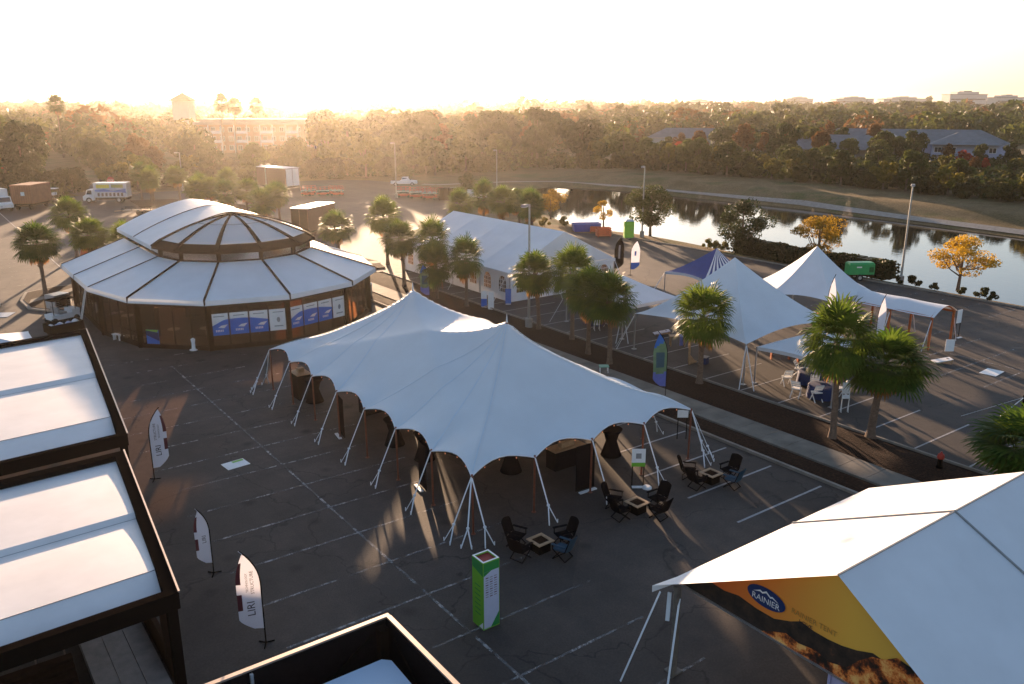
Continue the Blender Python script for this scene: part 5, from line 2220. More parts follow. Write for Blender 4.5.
lamp(38.0, 49.8, 9.5, 'grey light pole rising from the median in front of the frame tent', PI + .5)
lamp(77.2, 77.2, 9.0, 'tall light pole at the pond edge beside the lime portable toilet', PI + .5)
lamp(77.2, 42.0, 9.5, 'slim light pole at the right end of the clipped hedge', PI + .5)
lamp(73.8, 136.6, 9.8, 'light pole at the lot end beside the red lifts', PI + .5)
lamp(94.5, 134.3, 8.0, 'light pole on the levee road behind the round dark tree', PI + .5)
lamp(46.2, 173.0, 7.4, 'light pole at the tree line behind the palm bed', PI + .5)
lamp(51.0, 140.0, 6.7, 'twin headed light pole in front of the long white trailer', PI + .5, True)


def feather(x, y, h, az, w, mats, label, text=None, design=None, group=None, bend=1, name='feather_flag', w_low=None):
    """upright feather flag; az = direction the sail points from its pole, in plan"""
    t = thing(name, label, 'flag', (x, y, 0), group)
    d = Vector((math.cos(az), math.sin(az), 0))
    nrm = Vector((d.y, -d.x, 0))
    o = Vector((x, y, 0))
    f = MB()
    pts = [o + Vector((0, 0, .02)), o + Vector((0, 0, h * .55))]
    N = 10

    def edge_pole(v):                                # v 0..1 along sail, bottom to top
        z = h * (.17 + .83 * v)
        bx = w * .75 * max(0, (v - .55) / .45) ** 2.2
        return bx, z - .10 * h * max(0, (v - .8) / .2) ** 2 * 0

    for i in range(1, 9):
        v = .45 + .55 * i / 8
        bx, z = edge_pole(v)
        pts.append(o + d * bx + Vector((0, 0, z)))
    f.tube(pts, .022, 6)
    f.build('pole', M_black, t)
    f = MB()
    for k in range(3):
        a = k * 2 * PI / 3
        f.bar(o + Vector((0, 0, .05)), o + Vector((math.cos(a) * .28, math.sin(a) * .28, .02)), .03)
    f.build('base', M_black, t)
    s = MB()

    def P(u, v, e=0.0):
        bx, z = edge_pole(v)
        wid = w * (1 - .75 * max(0, (v - .6) / .4) ** 1.8)
        low = max(0, (.16 - v) / .16)
        wid *= (1 - .6 * low ** 1.5)
        x_ = bx + u * max(.03, wid - bx * .55)
        ripple = .05 * math.sin(v * 9 + u * 2.2) * u
        return o + d * x_ + nrm * (ripple + e) + Vector((0, 0, z + .02 * u))
    nv, nu = 26, 5
    idx = [[None] * (nu + 1) for _ in range(nv + 1)]
    vs = [P(i / nu, j / nv) for j in range(nv + 1) for i in range(nu + 1)]
    for j in range(nv):
        for i in range(nu):
            q = [j * (nu + 1) + i, j * (nu + 1) + i + 1, (j + 1) * (nu + 1) + i + 1, (j + 1) * (nu + 1) + i]
            s.f.append(tuple(q))
            s.m.append(design((i + .5) / nu, (j + .5) / nv) if design else 0)
    s.v = [tuple(v) for v in vs]
    sail = s.build('sail', mats, t, smooth=True)
    if text:
        for (tx, u, v, size, m_, side) in text:
            # lettering runs up the sail
            for e in (side,):
                p0 = P(u, v, e)
                M = frame(p0, (0, 0, 1), -d if side > 0 else d)
                text_mb(tx, size, M).build('lettering', m_, sail)
    return t


camx = Vector((math.cos(YAW), -math.sin(YAW), 0))
AZR = math.atan2(camx.y, camx.x)                     # picture right
W_flag = fabric('flag_cloth_white', (0.66, 0.66, 0.74), .3)
mk = mat('maroon_print', (.10, .012, .02), .6, .05)


def des_l(u, v):
    return 1 if (.70 < u < .95 and (.25 < v < .48 or .58 < v < .84)) else 0


for (x, y, h, az, u_, lb) in [(7.6, 38.4, 3.5, AZR + .5, 1, 'white LIRI feather flag, farthest of the three by the black framed roofs'),
                              (7.3, 28.7, 2.75, AZR + PI + .5, -1, 'slim white flag with maroon bars, middle of the three by the black roofs'),
                              (7.35, 23.5, 3.45, AZR + PI + .35, -1, 'white feather flag with LIRI lettering, nearest, above the black enclosure')]:
    d = Vector((math.cos(az), math.sin(az), 0))
    nrm = Vector((d.y, -d.x, 0))
    toward = Vector((-x, -y, 0)).normalized()
    e = .03 if nrm.dot(toward) > 0 else -.03
    feather(x, y, h, az, 0.74 if h > 3 else .52, [W_flag, mk], lb,
            [('LIRI', .45, .28, .34, M_ink, e), ('STRUCTURE', .34, .60, .15, M_ink, e), ('TECHNOLOGY', .56, .60, .10, M_ink, e)] if h > 3 else [('LIRI', .4, .45, .2, M_ink, e)],
            des_l, 'white feather flags beside the black framed roofs')
M_lblue = mat('flag_light_blue', (.04, .16, .50), .6, .1)
M_peri = mat('flag_periwinkle', (.14, .17, .50), .6, .1)
M_sage = mat('flag_sage_green', (.14, .24, .12), .6, .2)


def des_g(u, v):
    if v > .80 - .1 * u:
        return 0
    if v > .24 + .1 * (u - .5) ** 2:
        return 3 if (.15 < u < .85 and .34 < v < .62) else 1
    return 2


M_deepteal = mat('flag_deep_teal', (.03, .09, .12), .6, .1)
feather(34.9, 32.4, 4.1, AZR + PI + .2, .85, [M_lblue, M_sage, M_peri, M_deepteal], 'blue and green feather flag on the walk behind the two peak tent', None, des_g)
feather(36.4, 62.0, 3.4, AZR + PI + .2, .8, [M_lblue, M_sage, M_peri, M_deepteal], 'blue and green feather flag behind the left peak of the big tent', None, des_g)
feather(57.4, 61.1, 3.9, AZR + .1, .95, [M_black, M_grey], 'black feather flag beside the white one in the middle of the lot', None, lambda u, v: 1 if (.3 < u < .7 and .3 < v < .75 and (v * 26) % 1 > .3) else 0)
feather(58.6, 60.0, 3.6, AZR + .1, .9, [W_flag, M_blueprint], 'white feather flag with a blue foot in the middle of the lot', None, lambda u, v: 1 if v < .22 or (.4 < u < .6 and .45 < v < .6) else 0)
for x, y, h, lb in [(52.0, 33.4, 5.2, 'slim white feather flag in front of the tall pointed tent by the pond'), (51.4, 29.2, 4.6, 'slim white feather flag in front of the arched walkway')]:
    feather(x, y, h, AZR + .3, .62, [W_flag], lb, None, None, 'slim white feather flags')


# kiosk column
def kiosk():
    x, y, w, h = 13.72, 20.24, .64, 2.5
    t = thing('kiosk_column', 'square green and white information column with a red hollow top', 'kiosk', (x, y, 0))
    a = w / 2
    m_ = MB()
    m_.box(x - a, x + a, y - a, y + a, 0, h - .25)
    for (x0, x1, y0, y1) in ((x - a, x + a, y - a, y - a + .06), (x - a, x + a, y + a - .06, y + a), (x - a, x - a + .06, y - a + .06, y + a - .06), (x + a - .06, x + a, y - a + .06, y + a - .06)):
        m_.box(x0, x1, y0, y1, h - .249, h)
    m_.build('column', M_green, t)
    m_ = MB()
    m_.add([(x - a + .062, y - a + .062, h - .05), (x + a - .062, y - a + .062, h - .05), (x + a - .062, y + a - .062, h - .05), (x - a + .062, y + a - .062, h - .05)], [(0, 1, 2, 3)])
    m_.build('top_opening', mat('dark_red_inside', (.25, .01, .01), .7, .1), t)
    m_ = MB()
    for (x0, x1, y0, y1) in ((x - a, x + a, y - a, y - a + .06), (x - a, x + a, y + a - .06, y + a), (x - a, x - a + .06, y - a + .06, y + a - .06), (x + a - .06, x + a, y - a + .06, y + a - .06)):
        m_.box(x0, x1, y0, y1, h + .002, h + .012)
    m_.build('top_edge', M_wpaint, t)
    # -Y face (seen at right) : white panel, green top, dark green foot
    yf = y - a - .006

    def F(u, v, e=0):
        return (x - a + w * u, yf - e, h * v)
    m_ = MB()
    m_.add([F(.03, .02), F(.97, .02), F(.97, .86), F(.03, .86)], [(0, 1, 2, 3)], 0)
    m_.add([F(.03, .86), F(.97, .86), F(.97, .985), F(.03, .985)], [(0, 1, 2, 3)], 1)
    m_.add([F(.97, .02, .004), F(.97, .22, .004), F(.45, .02, .004)], [(0, 1, 2)], 2)
    m_.add([F(.03, .86, .004), F(.5, .86, .004), F(.03, .80, .004)], [(0, 2, 1)], 1)
    for r_ in range(9):
        v = .76 - r_ * .035
        for c in range(3):
            m_.add([F(.14 + c * .26, v, .004), F(.14 + c * .26 + .17, v, .004), F(.14 + c * .26 + .17, v + .013, .004), F(.14 + c * .26, v + .013, .004)], [(0, 1, 2, 3)], 3 if (r_ + c) % 3 else 4)
    p = m_.build('printed_panel', [mat('lilac_white_print', (.52, .54, .68), .5, .04), M_dgreen, M_dgreen, M_grey, mk], t)
    xf = x - a - .006

    def Gf(u, v, e=0):
        return (xf - e, y + a - w * u, h * v)
    m_ = MB()
    m_.add([Gf(.03, .86), Gf(.97, .80), Gf(.97, .985), Gf(.03, .985)], [(0, 1, 2, 3)], 0)
    m_.add([Gf(.97, .02, .003), Gf(.97, .12, .003), Gf(.6, .02, .003)], [(0, 1, 2)], 1)
    for k in range(7):
        m_.add([Gf(.25, .2 + k * .07, .003), Gf(.75, .2 + k * .07, .003), Gf(.75, .215 + k * .07, .003), Gf(.25, .215 + k * .07, .003)], [(0, 1, 2, 3)], 0)
    m_.build('side_print', [M_dgreen, M_wpaint], t)


kiosk()


# fire tables and folding chairs
def make_chair(clothmat, lbl):
    t = thing('folding_chair', lbl, 'chair')
    f = MB()
    for sx in (-1, 1):
        f.bar((sx * .27, -.27, 0), (sx * .27, .22, .45), .03)
        f.bar((sx * .27, .25, 0), (sx * .27, -.27, .45), .03)
        f.bar((sx * .27, .22, .42), (sx * .27, .40, 1.0), .03)
        f.bar((sx * .27, -.27, .42), (sx * .27, -.27, .66), .03)
    f.bar((-.27, -.27, .03), (.27, -.27, .03), .025)
    f.bar((-.27, .25, .03), (.27, .25, .03), .025)
    f.build('frame', M_black, t)
    s = MB()
    s.grid(lambda u, v: (-.27 + .54 * u, -.28 + .52 * v, .46 - .06 * math.sin(PI * u) * math.sin(PI * v)), 6, 6)
    s.grid(lambda u, v: (-.27 + .54 * u, -.28 + .52 * v, .42 - .06 * math.sin(PI * u) * math.sin(PI * v)), 6, 6)
    s.build('seat', clothmat, t, smooth=True)
    s = MB()
    s.grid(lambda u, v: (-.29 + .58 * u, .235 + .19 * v + .07 * math.sin(PI * u), .45 + .60 * v + .05 * math.sin(PI * u) * v), 6, 6)
    s.grid(lambda u, v: (-.29 + .58 * u, .265 + .19 * v + .07 * math.sin(PI * u), .45 + .60 * v + .05 * math.sin(PI * u) * v), 6, 6)
    s.build('backrest', clothmat, t, smooth=True)
    for sx in (-1, 1):
        a = MB()
        a.cbox((sx * .29, -.02, .68), (.09, .58, .035))
        a.build('armrest', clothmat, t)
    return t


def make_fire_table():
    t = thing('fire_table', 'fire table', 'table')
    m_ = MB()
    m_.cbox((0, 0, .30), (.80, .80, .60), 0, 0, .96)
    m_.build('base', M_black, t)
    m_ = MB()
    for (x0, x1, y0, y1) in ((-.55, .55, -.55, -.36), (-.55, .55, .36, .55), (-.55, -.36, -.36, .36), (.36, .55, -.36, .36)):
        m_.box(x0, x1, y0, y1, .605, .65)
    m_.build('table_top', M_plank, t)
    m_ = MB()
    m_.box(-.36, .36, -.36, .36, .59, .61)
    r = random.Random(4)
    for i in range(26):
        m_.cbox((r.uniform(-.22, .22), r.uniform(-.22, .22), .63), (.07, .07, .05), r.uniform(0, 3))
    m_.build('burner_tray', M_bronze, t)
    return t


ch_b = make_chair(M_blackcloth, 'black chair')
ch_t = make_chair(M_teal, 'teal chair')
ft = make_fire_table()
for (x, y, lb, sgn) in [(18.1, 22.9, 'by the near corner of the big tent, leftmost set', 'left'), (23.4, 23.0, 'in the sunbeam beside the big tent, middle set', 'middle'),
                        (28.2, 23.1, 'by the right corner of the big tent, nearest the kerb', 'right')]:
    place(ft, (x, y, 0), .05, 'square wood topped fire table ' + lb, None, .72)
    side = {'left': 'leftmost', 'middle': 'middle', 'right': 'kerbside'}[sgn]
    for (pr_, pa_, w) in [(-.95, .42, 'far left side'), (.95, .45, 'far right side'), (-.78, -.6, 'near left side'), (.85, -.55, 'near right side')]:
        dx, dy = pr_ * .807 + pa_ * .59, -pr_ * .59 + pa_ * .807
        rz = math.atan2(dy, dx) - PI / 2 + rnd.uniform(-.25, .25)
        pr = ch_t if (w == 'near right side' and sgn != 'middle') else ch_b
        place(pr, (x + dx * 1.0, y + dy * 1.0, 0), rz, ('teal' if pr is ch_t else 'black') + ' folding chair on the %s of the %s fire table' % (w, side), 'folding chairs around the fire tables', (1.08, 1.08, .95))


def slab_sign(name, x, y, az, w, h, z0, mats, label, cat='sign', feet=True, text=None, design=None, post=True):
    t = thing(name, label, cat, (x, y, 0))
    d = Vector((math.cos(az), math.sin(az), 0))
    nrm = Vector((d.y, -d.x, 0))
    o = Vector((x, y, 0))
    P = lambda u, z, e=0: o + d * u + nrm * e + Vector((0, 0, z))
    m_ = MB()
    m_.slab([P(-w / 2, z0), P(w / 2, z0), P(w / 2, z0 + h), P(-w / 2, z0 + h)], .03, 0)
    if design:
        for (u0, u1, a, b, k) in design:
            m_.add([P(-w / 2 + w * u0, z0 + h * a, .005), P(-w / 2 + w * u1, z0 + h * a, .005), P(-w / 2 + w * u1, z0 + h * b, .005), P(-w / 2 + w * u0, z0 + h * b, .005)], [(0, 1, 2, 3)], k)
    b_ = m_.build('board', mats, t)
    if post and z0 > .1:
        for s in (-1, 1):
            f = MB()
            f.bar(P(s * w * .42, 0, -.02), P(s * w * .42, z0 + .05, -.02), .035)
            f.build('leg', M_black, t)
    if feet:
        f = MB()
        f.bar(P(-w * .45, .03, .2), P(w * .45, .03, .2), .16, .05)
        f.build('foot', M_wpaint, t)
    if text:
        for (tx, z, s, mm) in text:
            text_mb(tx, s, frame(P(0, z, .012), d, (0, 0, 1))).build('lettering', mm, b_)
    return t


slab_sign('poster_stand', 25.2, 24.8, AZR, .62, .85, .95, [M_wpaint, M_green, M_grey], 'white poster with a green foot on a stand between two tent poles', design=[(.0, 1, 0, .22, 1), (.3, .7, .45, .75, 2)])
m_ = MB()
m_.lathe([(.22, 0), (.22, .06), (.16, .12)], 14, (25.35, 24.35, 0))
solo('weight_plate', m_, M_wpaint, 'round white weight plate at the foot of the poster stand', 'weight')
slab_sign('rollup_banner', 23.0, 25.9, AZR + .6, 1.05, 2.15, .04, [M_blackcloth], 'tall dark roll up banner catching the sunbeam under the big tent', 'banner')
slab_sign('rollup_banner', 16.9, 38.2, AZR - 1.1, .9, 2.1, .04, [M_blackcloth], 'dark roll up banner seen edge on by the fourth left pole of the big tent', 'banner')
slab_sign('rollup_banner', 17.2, 30.4, AZR - 1.1, .9, 2.1, .04, [M_blackcloth], 'dark roll up banner seen edge on near the corner of the big tent', 'banner')
slab_sign('small_sign', 30.9, 27.4, AZR, .55, .4, 1.2, [M_wpaint], 'small white sign under the right end of the big tent', feet=False)
slab_sign('poster_stand', 57.6, 27.2, AZR, .62, .85, .10, [M_wpaint, M_grey], 'white A board standing in front of the arched walkway', feet=False)
slab_sign('poster_stand', 62.0, 28.9, AZR + .5, .55, 1.0, 1.1, [M_wpaint], 'white sign on a thin stand right of the arched walkway', feet=True)
slab_sign('rollup_banner', 39.08, 57.52, AZR, .5, 1.35, .04, [M_wpaint, M_blueprint], 'short white board standing in front of the frame tent, left of the pair', 'banner', design=[(.0, 1, 0, .5, 1)])
slab_sign('rollup_banner', 39.15, 56.58, AZR, .5, 1.45, .04, [M_wpaint], 'short white board standing in front of the frame tent, right of the pair', 'banner')
slab_sign('blue_sign', 41.4, 57.2, AZR, .5, 1.3, .04, [M_lblue], 'narrow pale blue board by the corner of the frame tent', 'banner')


slab_sign('small_sign', 17.6, 11.7, AZR - .5, .28, .38, .02, [M_wpaint], 'small white card standing on the ground under the gable tent', feet=False)


# cocktail tables with spandex covers and crates under the big tent
def highboy(mt, lbl):
    t = thing('cocktail_table', lbl, 'table')
    m_ = MB()
    m_.lathe([(.42, 0), (.30, .35), (.22, .6), (.30, .9), (.42, 1.08)], 18)
    m_.build('cover', mt, t, smooth=True)
    m_ = MB()
    m_.lathe([(.425, 1.082), (.43, 1.10), (.40, 1.115)], 18)
    m_.build('table_top', mt, t)
    return t


hb = highboy(M_blackcloth, 'black draped cocktail table')
for (x, y, lb) in [(26.6, 28.1, 'black draped cocktail table behind the poster stand'), (17.9, 44.0, 'black draped cocktail table near the far left pole of the big tent'), (18.6, 35.6, 'black draped cocktail table in the middle of the big tent edge'),
                   (18.9, 33.1, 'black draped cocktail table with a yellow flower jar'), (21.5, 29.5, 'black draped cocktail table deep under the near end of the big tent'), (25.0, 32.0, 'black draped cocktail table beneath the near peak of the big tent')]:
    place(hb, (x, y, 0), 0, lb, 'black cocktail tables under the big tent', 1.25)
m_ = MB()
m_.lathe([(.05, 0), (.07, .1), (.05, .16)], 10, (18.9, 33.1, 1.395))
for i in range(7):
    a = i
    m_.tube([(18.9, 33.1, 1.5), (18.9 + .09 * math.cos(a), 33.1 + .09 * math.sin(a), 1.75)], .01, 5, 1)
    m_.lathe([(.02, 0), (.055, .03), (.03, .06)], 7, (18.9 + .09 * math.cos(a), 33.1 + .09 * math.sin(a), 1.74), 2)
solo('flower_jar', m_, [M_wpaint, M_palm, mat('yellow_petals', (.7, .5, .02), .6)], 'small jar of yellow flowers on the cocktail table', 'vase')
def cabinet(x, y, w, dp, h, label):
    t = thing('display_case', label, 'cabinet', (x, y, 0))
    m_ = MB()
    m_.box(x - w / 2, x + w / 2, y - dp / 2, y + dp / 2, 0, h)
    m_.build('body', M_blackcloth, t)
    m_ = MB()
    m_.box(x - w / 2 - .04, x + w / 2 + .04, y - dp / 2 - .04, y + dp / 2 + .04, h + .002, h + .05)
    m_.build('top', M_plank, t)
    m_ = MB()
    m_.box(x - w * .2, x + w * .25, y - .15, y + .15, h + .052, h + .3)
    m_.build('open_box', M_plank, t)
cabinet(17.6, 45.2, .8, 1.2, 1.5, 'tall black display case under the far left eave of the big tent')
cabinet(20.5, 40.5, 2.6, .8, .95, 'long black counter under the far half of the big tent')
cabinet(24.0, 28.5, 1.8, .7, .95, 'long black counter under the near end of the big tent')

# blue clothed tables and white folding chairs
def cloth_table(x, y, label):
    t = thing('banquet_table', label, 'table', (x, y, 0), 'blue clothed tables')
    m_ = MB()
    n = 40
    prof = [(.74, .76), (.78, .755), (.82, .70), (.86, .35), (.90, .06)]
    vs, fs = [], []
    for j, (r_, z) in enumerate(prof):
        for i in range(n):
            a = 2 * PI * i / n
            k = 1 + .05 * math.sin(i * 5 * 2 * PI / n * 1) * (j / 4)
            vs.append((x + r_ * k * math.cos(a), y + r_ * k * math.sin(a), z))
    for j in range(len(prof) - 1):
        for i in range(n):
            fs.append((j * n + i, (j + 1) * n + i, (j + 1) * n + (i + 1) % n, j * n + (i + 1) % n))
    fs.append(tuple(range(n)))
    m_.add(vs, fs)
    m_.build('tablecloth', M_bluecloth, t, smooth=True)


cloth_table(44.1, 28.9, 'farther round table in a dark blue cloth under the low white canopy')
cloth_table(42.4, 27.0, 'nearer round table in a dark blue cloth under the low white canopy')


def make_wchair():
    t = thing('white_folding_chair', 'white folding chair', 'chair')
    for sx in (-1, 1):
        f = MB()
        f.bar((sx * .2, .26, 0), (sx * .2, -.16, .46), .035)
        f.build('leg', M_wpaint, t)
        f = MB()
        f.bar((sx * .2, -.24, 0), (sx * .2, .24, .86), .035)
        f.build('leg', M_wpaint, t)
    m_ = MB()
    m_.cbox((0, -.02, .46), (.4, .4, .04))
    m_.build('seat', M_wpaint, t)
    m_ = MB()
    for z in (.62, .74, .83):
        m_.cbox((0, .12 + (z - .62) * .5, z), (.38, .025, .07))
    m_.build('backrest', M_wpaint, t)
    return t


wc = make_wchair()
for (x, y, rz, lb) in [(42.55, 29.55, 2.6, 'white folding chair turned away, on the left under the low white canopy'), (41.2, 27.9, 1.9, 'white folding chair to the left of the nearer blue table'),
                       (41.55, 26.75, 2.7, 'white folding chair in front of the nearer blue table'), (43.2, 28.05, 2.2, 'white folding chair between the two blue tables'),
                       (45.0, 28.2, -1.6, 'white folding chair right of the farther blue table'), (44.6, 30.2, .4, 'white folding chair behind the farther blue table'), (43.5, 26.3, -2.4, 'white folding chair right of the nearer blue table')]:
    place(wc, (x, y, 0), rz, lb, 'white folding chairs under the low canopy', 1.2)
for k in range(3):
    place(wc, (41.2 + .16 * k, 24.7 + .10 * k, .0), -.6, 'folded white chair leaning in the stack by the palm trunk', 'stack of leaning white chairs', (1, .25, 1.9))
for k, (x, y) in enumerate([(45.7, 50.6), (45.0, 49.2), (44.2, 47.6), (45.6, 48.0)]):
    place(wc, (x - 2.4, y - 1.4, 0), k * 1.3, 'white folding chair beneath the low pyramid canopy', 'white folding chairs under the pyramid canopy')
cloth_table(42.9, 47.6, 'round dark table under the low pyramid canopy')

# cornhole boards, benches
def board(x, y, az, label, top):
    t = thing('bag_toss_board', label, 'game board', (x, y, 0))
    T = oriented2(x, y, az)
    m_ = MB()
    vs = [T(-.6, -.3, .10), T(.6, -.3, .32), T(.6, .3, .32), T(-.6, .3, .10)]
    m_.slab(vs, .05)
    m_.build('top', top, t)
    m_ = MB()
    for s in (-.29, .29):
        m_.add([T(-.6, s, .0), T(.6, s, .15), T(.6, s, .27), T(-.6, s, .05)], [(0, 1, 2, 3)])
        m_.bar(T(.52, s, 0), T(.52, s, .28), .06)
    m_.build('frame', M_plank, t)
    m_ = MB()
    c = T(.35, 0, .282)
    m_.add([(c.x + .08 * math.cos(i * PI / 8), c.y + .08 * math.sin(i * PI / 8), c.z + .002 + .013) for i in range(16)], [tuple(range(16))])
    m_.build('hole', M_black, t)


def oriented2(cx, cy, ang):
    c, s = math.cos(ang), math.sin(ang)
    return lambda x, y, z: Vector((cx + x * c - y * s, cy + x * s + y * c, z))


board(54.9, 26.3, AZR, 'pale topped bag toss board in front of the A board', M_wpaint)
board(44.9, 44.0 - 1.6, AZR + .1, 'colourful bag toss board on the lot edge behind the feather flag', mat('board_art', (.45, .42, .5), .5, .3, 3))
t = thing('wooden_table', 'small pale wooden table with a blue runner behind the feather flag', 'table', (43.6, 39.6, 0))
m_ = MB()
m_.cbox((43.6, 39.6, .74), (1.2, .6, .05), AZR)
m_.build('table_top', M_plank, t)
T = oriented2(43.6, 39.6, AZR)
for a, b in ((-.5, -.2), (.5, -.2), (-.5, .2), (.5, .2)):
    f = MB()
    f.bar(T(a, b, 0), T(a, b, .715), .06)
    f.build('leg', M_plank, t)
m_ = MB()
m_.add([T(.1, -.31, .1), T(.35, -.31, .1), T(.35, -.31, .77), T(.1, -.31, .77)], [(0, 1, 2, 3)])
m_.add([T(.1, -.31, .77), T(.35, -.31, .77), T(.35, .31, .77), T(.1, .31, .77)], [(0, 1, 2, 3)])
m_.build('runner', M_peri, t)
t = thing('wooden_easel', 'small wooden easel on the lot beside a dark box', 'easel', (41.2, 36.3, 0))
m_ = MB()
m_.bar((41.2, 36.3, 0), (41.2, 36.3, 1.25), .1)
m_.build('upright', M_plank, t)
m_ = MB()
m_.add([(40.8, 35.9, .02), (41.7, 36.1, .02), (41.25, 36.32, .6)], [(0, 1, 2)])
m_.bar((40.8, 35.95, .06), (41.7, 36.1, .06), .09)
m_.build('foot', M_plank, t)
m_ = MB()
m_.cbox((41.9, 35.6, .22), (.5, .5, .44), .3, 0, .9)
m_.cbox((41.9, 35.6, .47), (.54, .54, .04), .3, 1)
solo('dark_box', m_, [M_bluecloth, M_grey], 'small dark blue box beside the wooden easel', 'box')
t = thing('side_table', 'small mint green side table on the walk behind the big tent', 'table', (35.0, 37.9, 0))
m_ = MB()
m_.cbox((35.0, 37.9, .52), (.62, .5, .05), AZR)
m_.build('table_top', mat('mint_paint', (.15, .42, .30), .5), t)
T = oriented2(35.0, 37.9, AZR)
for a, b in ((-.25, -.2), (.25, -.2), (-.25, .2), (.25, .2)):
    f = MB()
    f.bar(T(a, b, .11), T(a, b, .5), .035)
    f.build('leg', M_wpaint, t)

# floor mats
def floor_mat(x, y, w, d, az, mats, label):
    T = oriented2(x, y, az)
    m_ = MB()
    m_.slab([T(-w / 2, -d / 2, .03), T(w / 2, -d / 2, .03), T(w / 2, d / 2, .03), T(-w / 2, d / 2, .03)], .02, 0)
    m_.add([T(-w * .05, d * .2, .034), T(w * .45, d * .2, .034), T(w * .45, d * .45, .034), T(-w * .05, d * .45, .034)], [(0, 1, 2, 3)], 1)
    solo('floor_mat', m_, mats, label, 'mat')


floor_mat(11.2, 37.9, 1.1, .85, .1, [M_wpaint, M_green], 'white and green printed mat lying on the open asphalt')
floor_mat(55.4, 23.3, 1.5, 1.0, .1, [M_wpaint, M_wpaint], 'plain white mat lying on the right lot')

# hydrant and post on the right
t = thing('fire_hydrant', 'small dark hydrant with a red cap at the edge of the mulch', 'hydrant', (38.0, 17.6, 0))
m_ = MB()
m_.lathe([(.16, 0), (.16, .05), (.11, .06), (.11, .42), (.13, .45)], 12, (38.0, 17.6, .12))
m_.build('body', M_black, t)
m_ = MB()
m_.lathe([(.15, .45), (.17, .52), (.14, .66), (.05, .74), (.04, .8)], 12, (38.0, 17.6, .12))
m_.build('cap', M_red, t)
t = thing('rope_stand', 'dark post with white ropes at the right edge of the lot', 'post', (45.6, 17.4, 0))
m_ = MB()
m_.bar((45.6, 17.4, 0), (45.6, 17.4, 2.2), .09)
m_.build('post', M_black, t)
for e in ((44.2, 18.7), (47.1, 16.2), (45.9, 20.5)):
    m_ = MB()
    m_.bar((45.6, 17.4, 2.1), (*e, .03), .05, .02)
    m_.build('guy_strap', M_strap, t)

# portable toilet
t = thing('portable_toilet', 'lime green portable toilet with a pale roof at the pond edge', 'toilet', (75.5, 77.9, 0))
m_ = MB()
cx, cy_ = 75.5, 77.9
m_.cbox((cx, cy_, 1.1), (1.2, 1.2, 2.1), AZR)
m_.build('cabin', mat('lime_plastic', (.20, .55, .02), .5, .08), t)
m_ = MB()
T = oriented2(cx, cy_, AZR)
vs = [T(-.62, -.62, 2.16), T(.62, -.62, 2.16), T(.62, .62, 2.16), T(-.62, .62, 2.16), T(-.4, -.3, 2.36), T(.4, -.3, 2.36), T(.4, .3, 2.36), T(-.4, .3, 2.36)]
m_.add(vs, [(0, 1, 5, 4), (1, 2, 6, 5), (2, 3, 7, 6), (3, 0, 4, 7), (4, 5, 6, 7), (3, 2, 1, 0)])
m_.build('roof', mat('pale_blue_plastic', (.45, .55, .6), .5), t)
m_ = MB()
m_.slab([T(-.38, -.615, .18), T(.38, -.615, .18), T(.38, -.615, 2.0), T(-.38, -.615, 2.0)], -.02)
d_ = m_.build('door', mat('lime_door_plastic', (.24, .60, .03), .5, .08), t)
m_ = MB()
m_.cbox(T(.28, -.66, 1.1), (.06, .05, .2), AZR)
m_.build('handle', M_grey, d_)
m_ = MB()
m_.box(cx - .65, cx + .65, cy_ - .65, cy_ + .65, 0, .06)
m_.build('skid', M_grey, t)

# blue skips, orange crates
t = thing('blue_skip', 'long blue bin at the pond edge left of the orange crates', 'bin', (75.0, 86.0, 0))
m_ = MB()
T = oriented2(75.0, 85.6, AZR + .15)
o_ = [T(-1.7, -.7, 0), T(1.7, -.7, 0), T(1.7, .7, 0), T(-1.7, .7, 0), T(-1.9, -.8, 1.0), T(1.9, -.8, 1.0), T(1.9, .8, 1.0), T(-1.9, .8, 1.0)]
m_.add(o_, [(0, 1, 5, 4), (1, 2, 6, 5), (2, 3, 7, 6), (3, 0, 4, 7), (0, 3, 2, 1)])
i_ = [T(-1.8, -.72, .9), T(1.8, -.72, .9), T(1.8, .72, .9), T(-1.8, .72, .9)]
m_.add(i_, [(0, 1, 2, 3)])
m_.build('tub', mat('blue_plastic', (.03, .08, .42), .5, .1), t)
m_ = MB()
for a, b in (((-1.9, -.8), (1.9, -.8)), ((1.9, -.8), (1.9, .8)), ((1.9, .8), (-1.9, .8)), ((-1.9, .8), (-1.9, -.8))):
    m_.bar(T(*a, 1.02), T(*b, 1.02), .09)
m_.build('rim', M_blueprint, t)


def make_crate():
    t = thing('orange_crate', 'orange crate', 'crate')
    m_ = MB()
    m_.box(-.8, .8, -.5, .5, .1, .16)
    for z in (.2, .42, .64):
        for s in (-1, 1):
            m_.box(-.8, .8, s * .5 - .02, s * .5 + .02, z, z + .17)
            m_.box(s * .8 - .02, s * .8 + .02, -.478, .478, z, z + .17)
    m_.build('sides', M_orange, t)
    for a in (-.7, .7):
        for b in (-.42, .42):
            f = MB()
            f.bar((a, b, 0), (a, b, .84), .09)
            f.build('corner_post', M_red, t)
    return t


cr_ = make_crate()
for (x, y, s, lb) in [(73.6, 80.6, 1.15, 'nearest orange crate left of the lime portable toilet'), (75.4, 82.4, 1.0, 'orange crate behind the nearest one, under the thin golden tree'), (75.2, 83.9, .9, 'farthest orange crate beside the blue bin')]:
    place(cr_, (x, y, 0), AZR + rnd.uniform(-.3, .3), lb, 'orange crates by the pond', s)

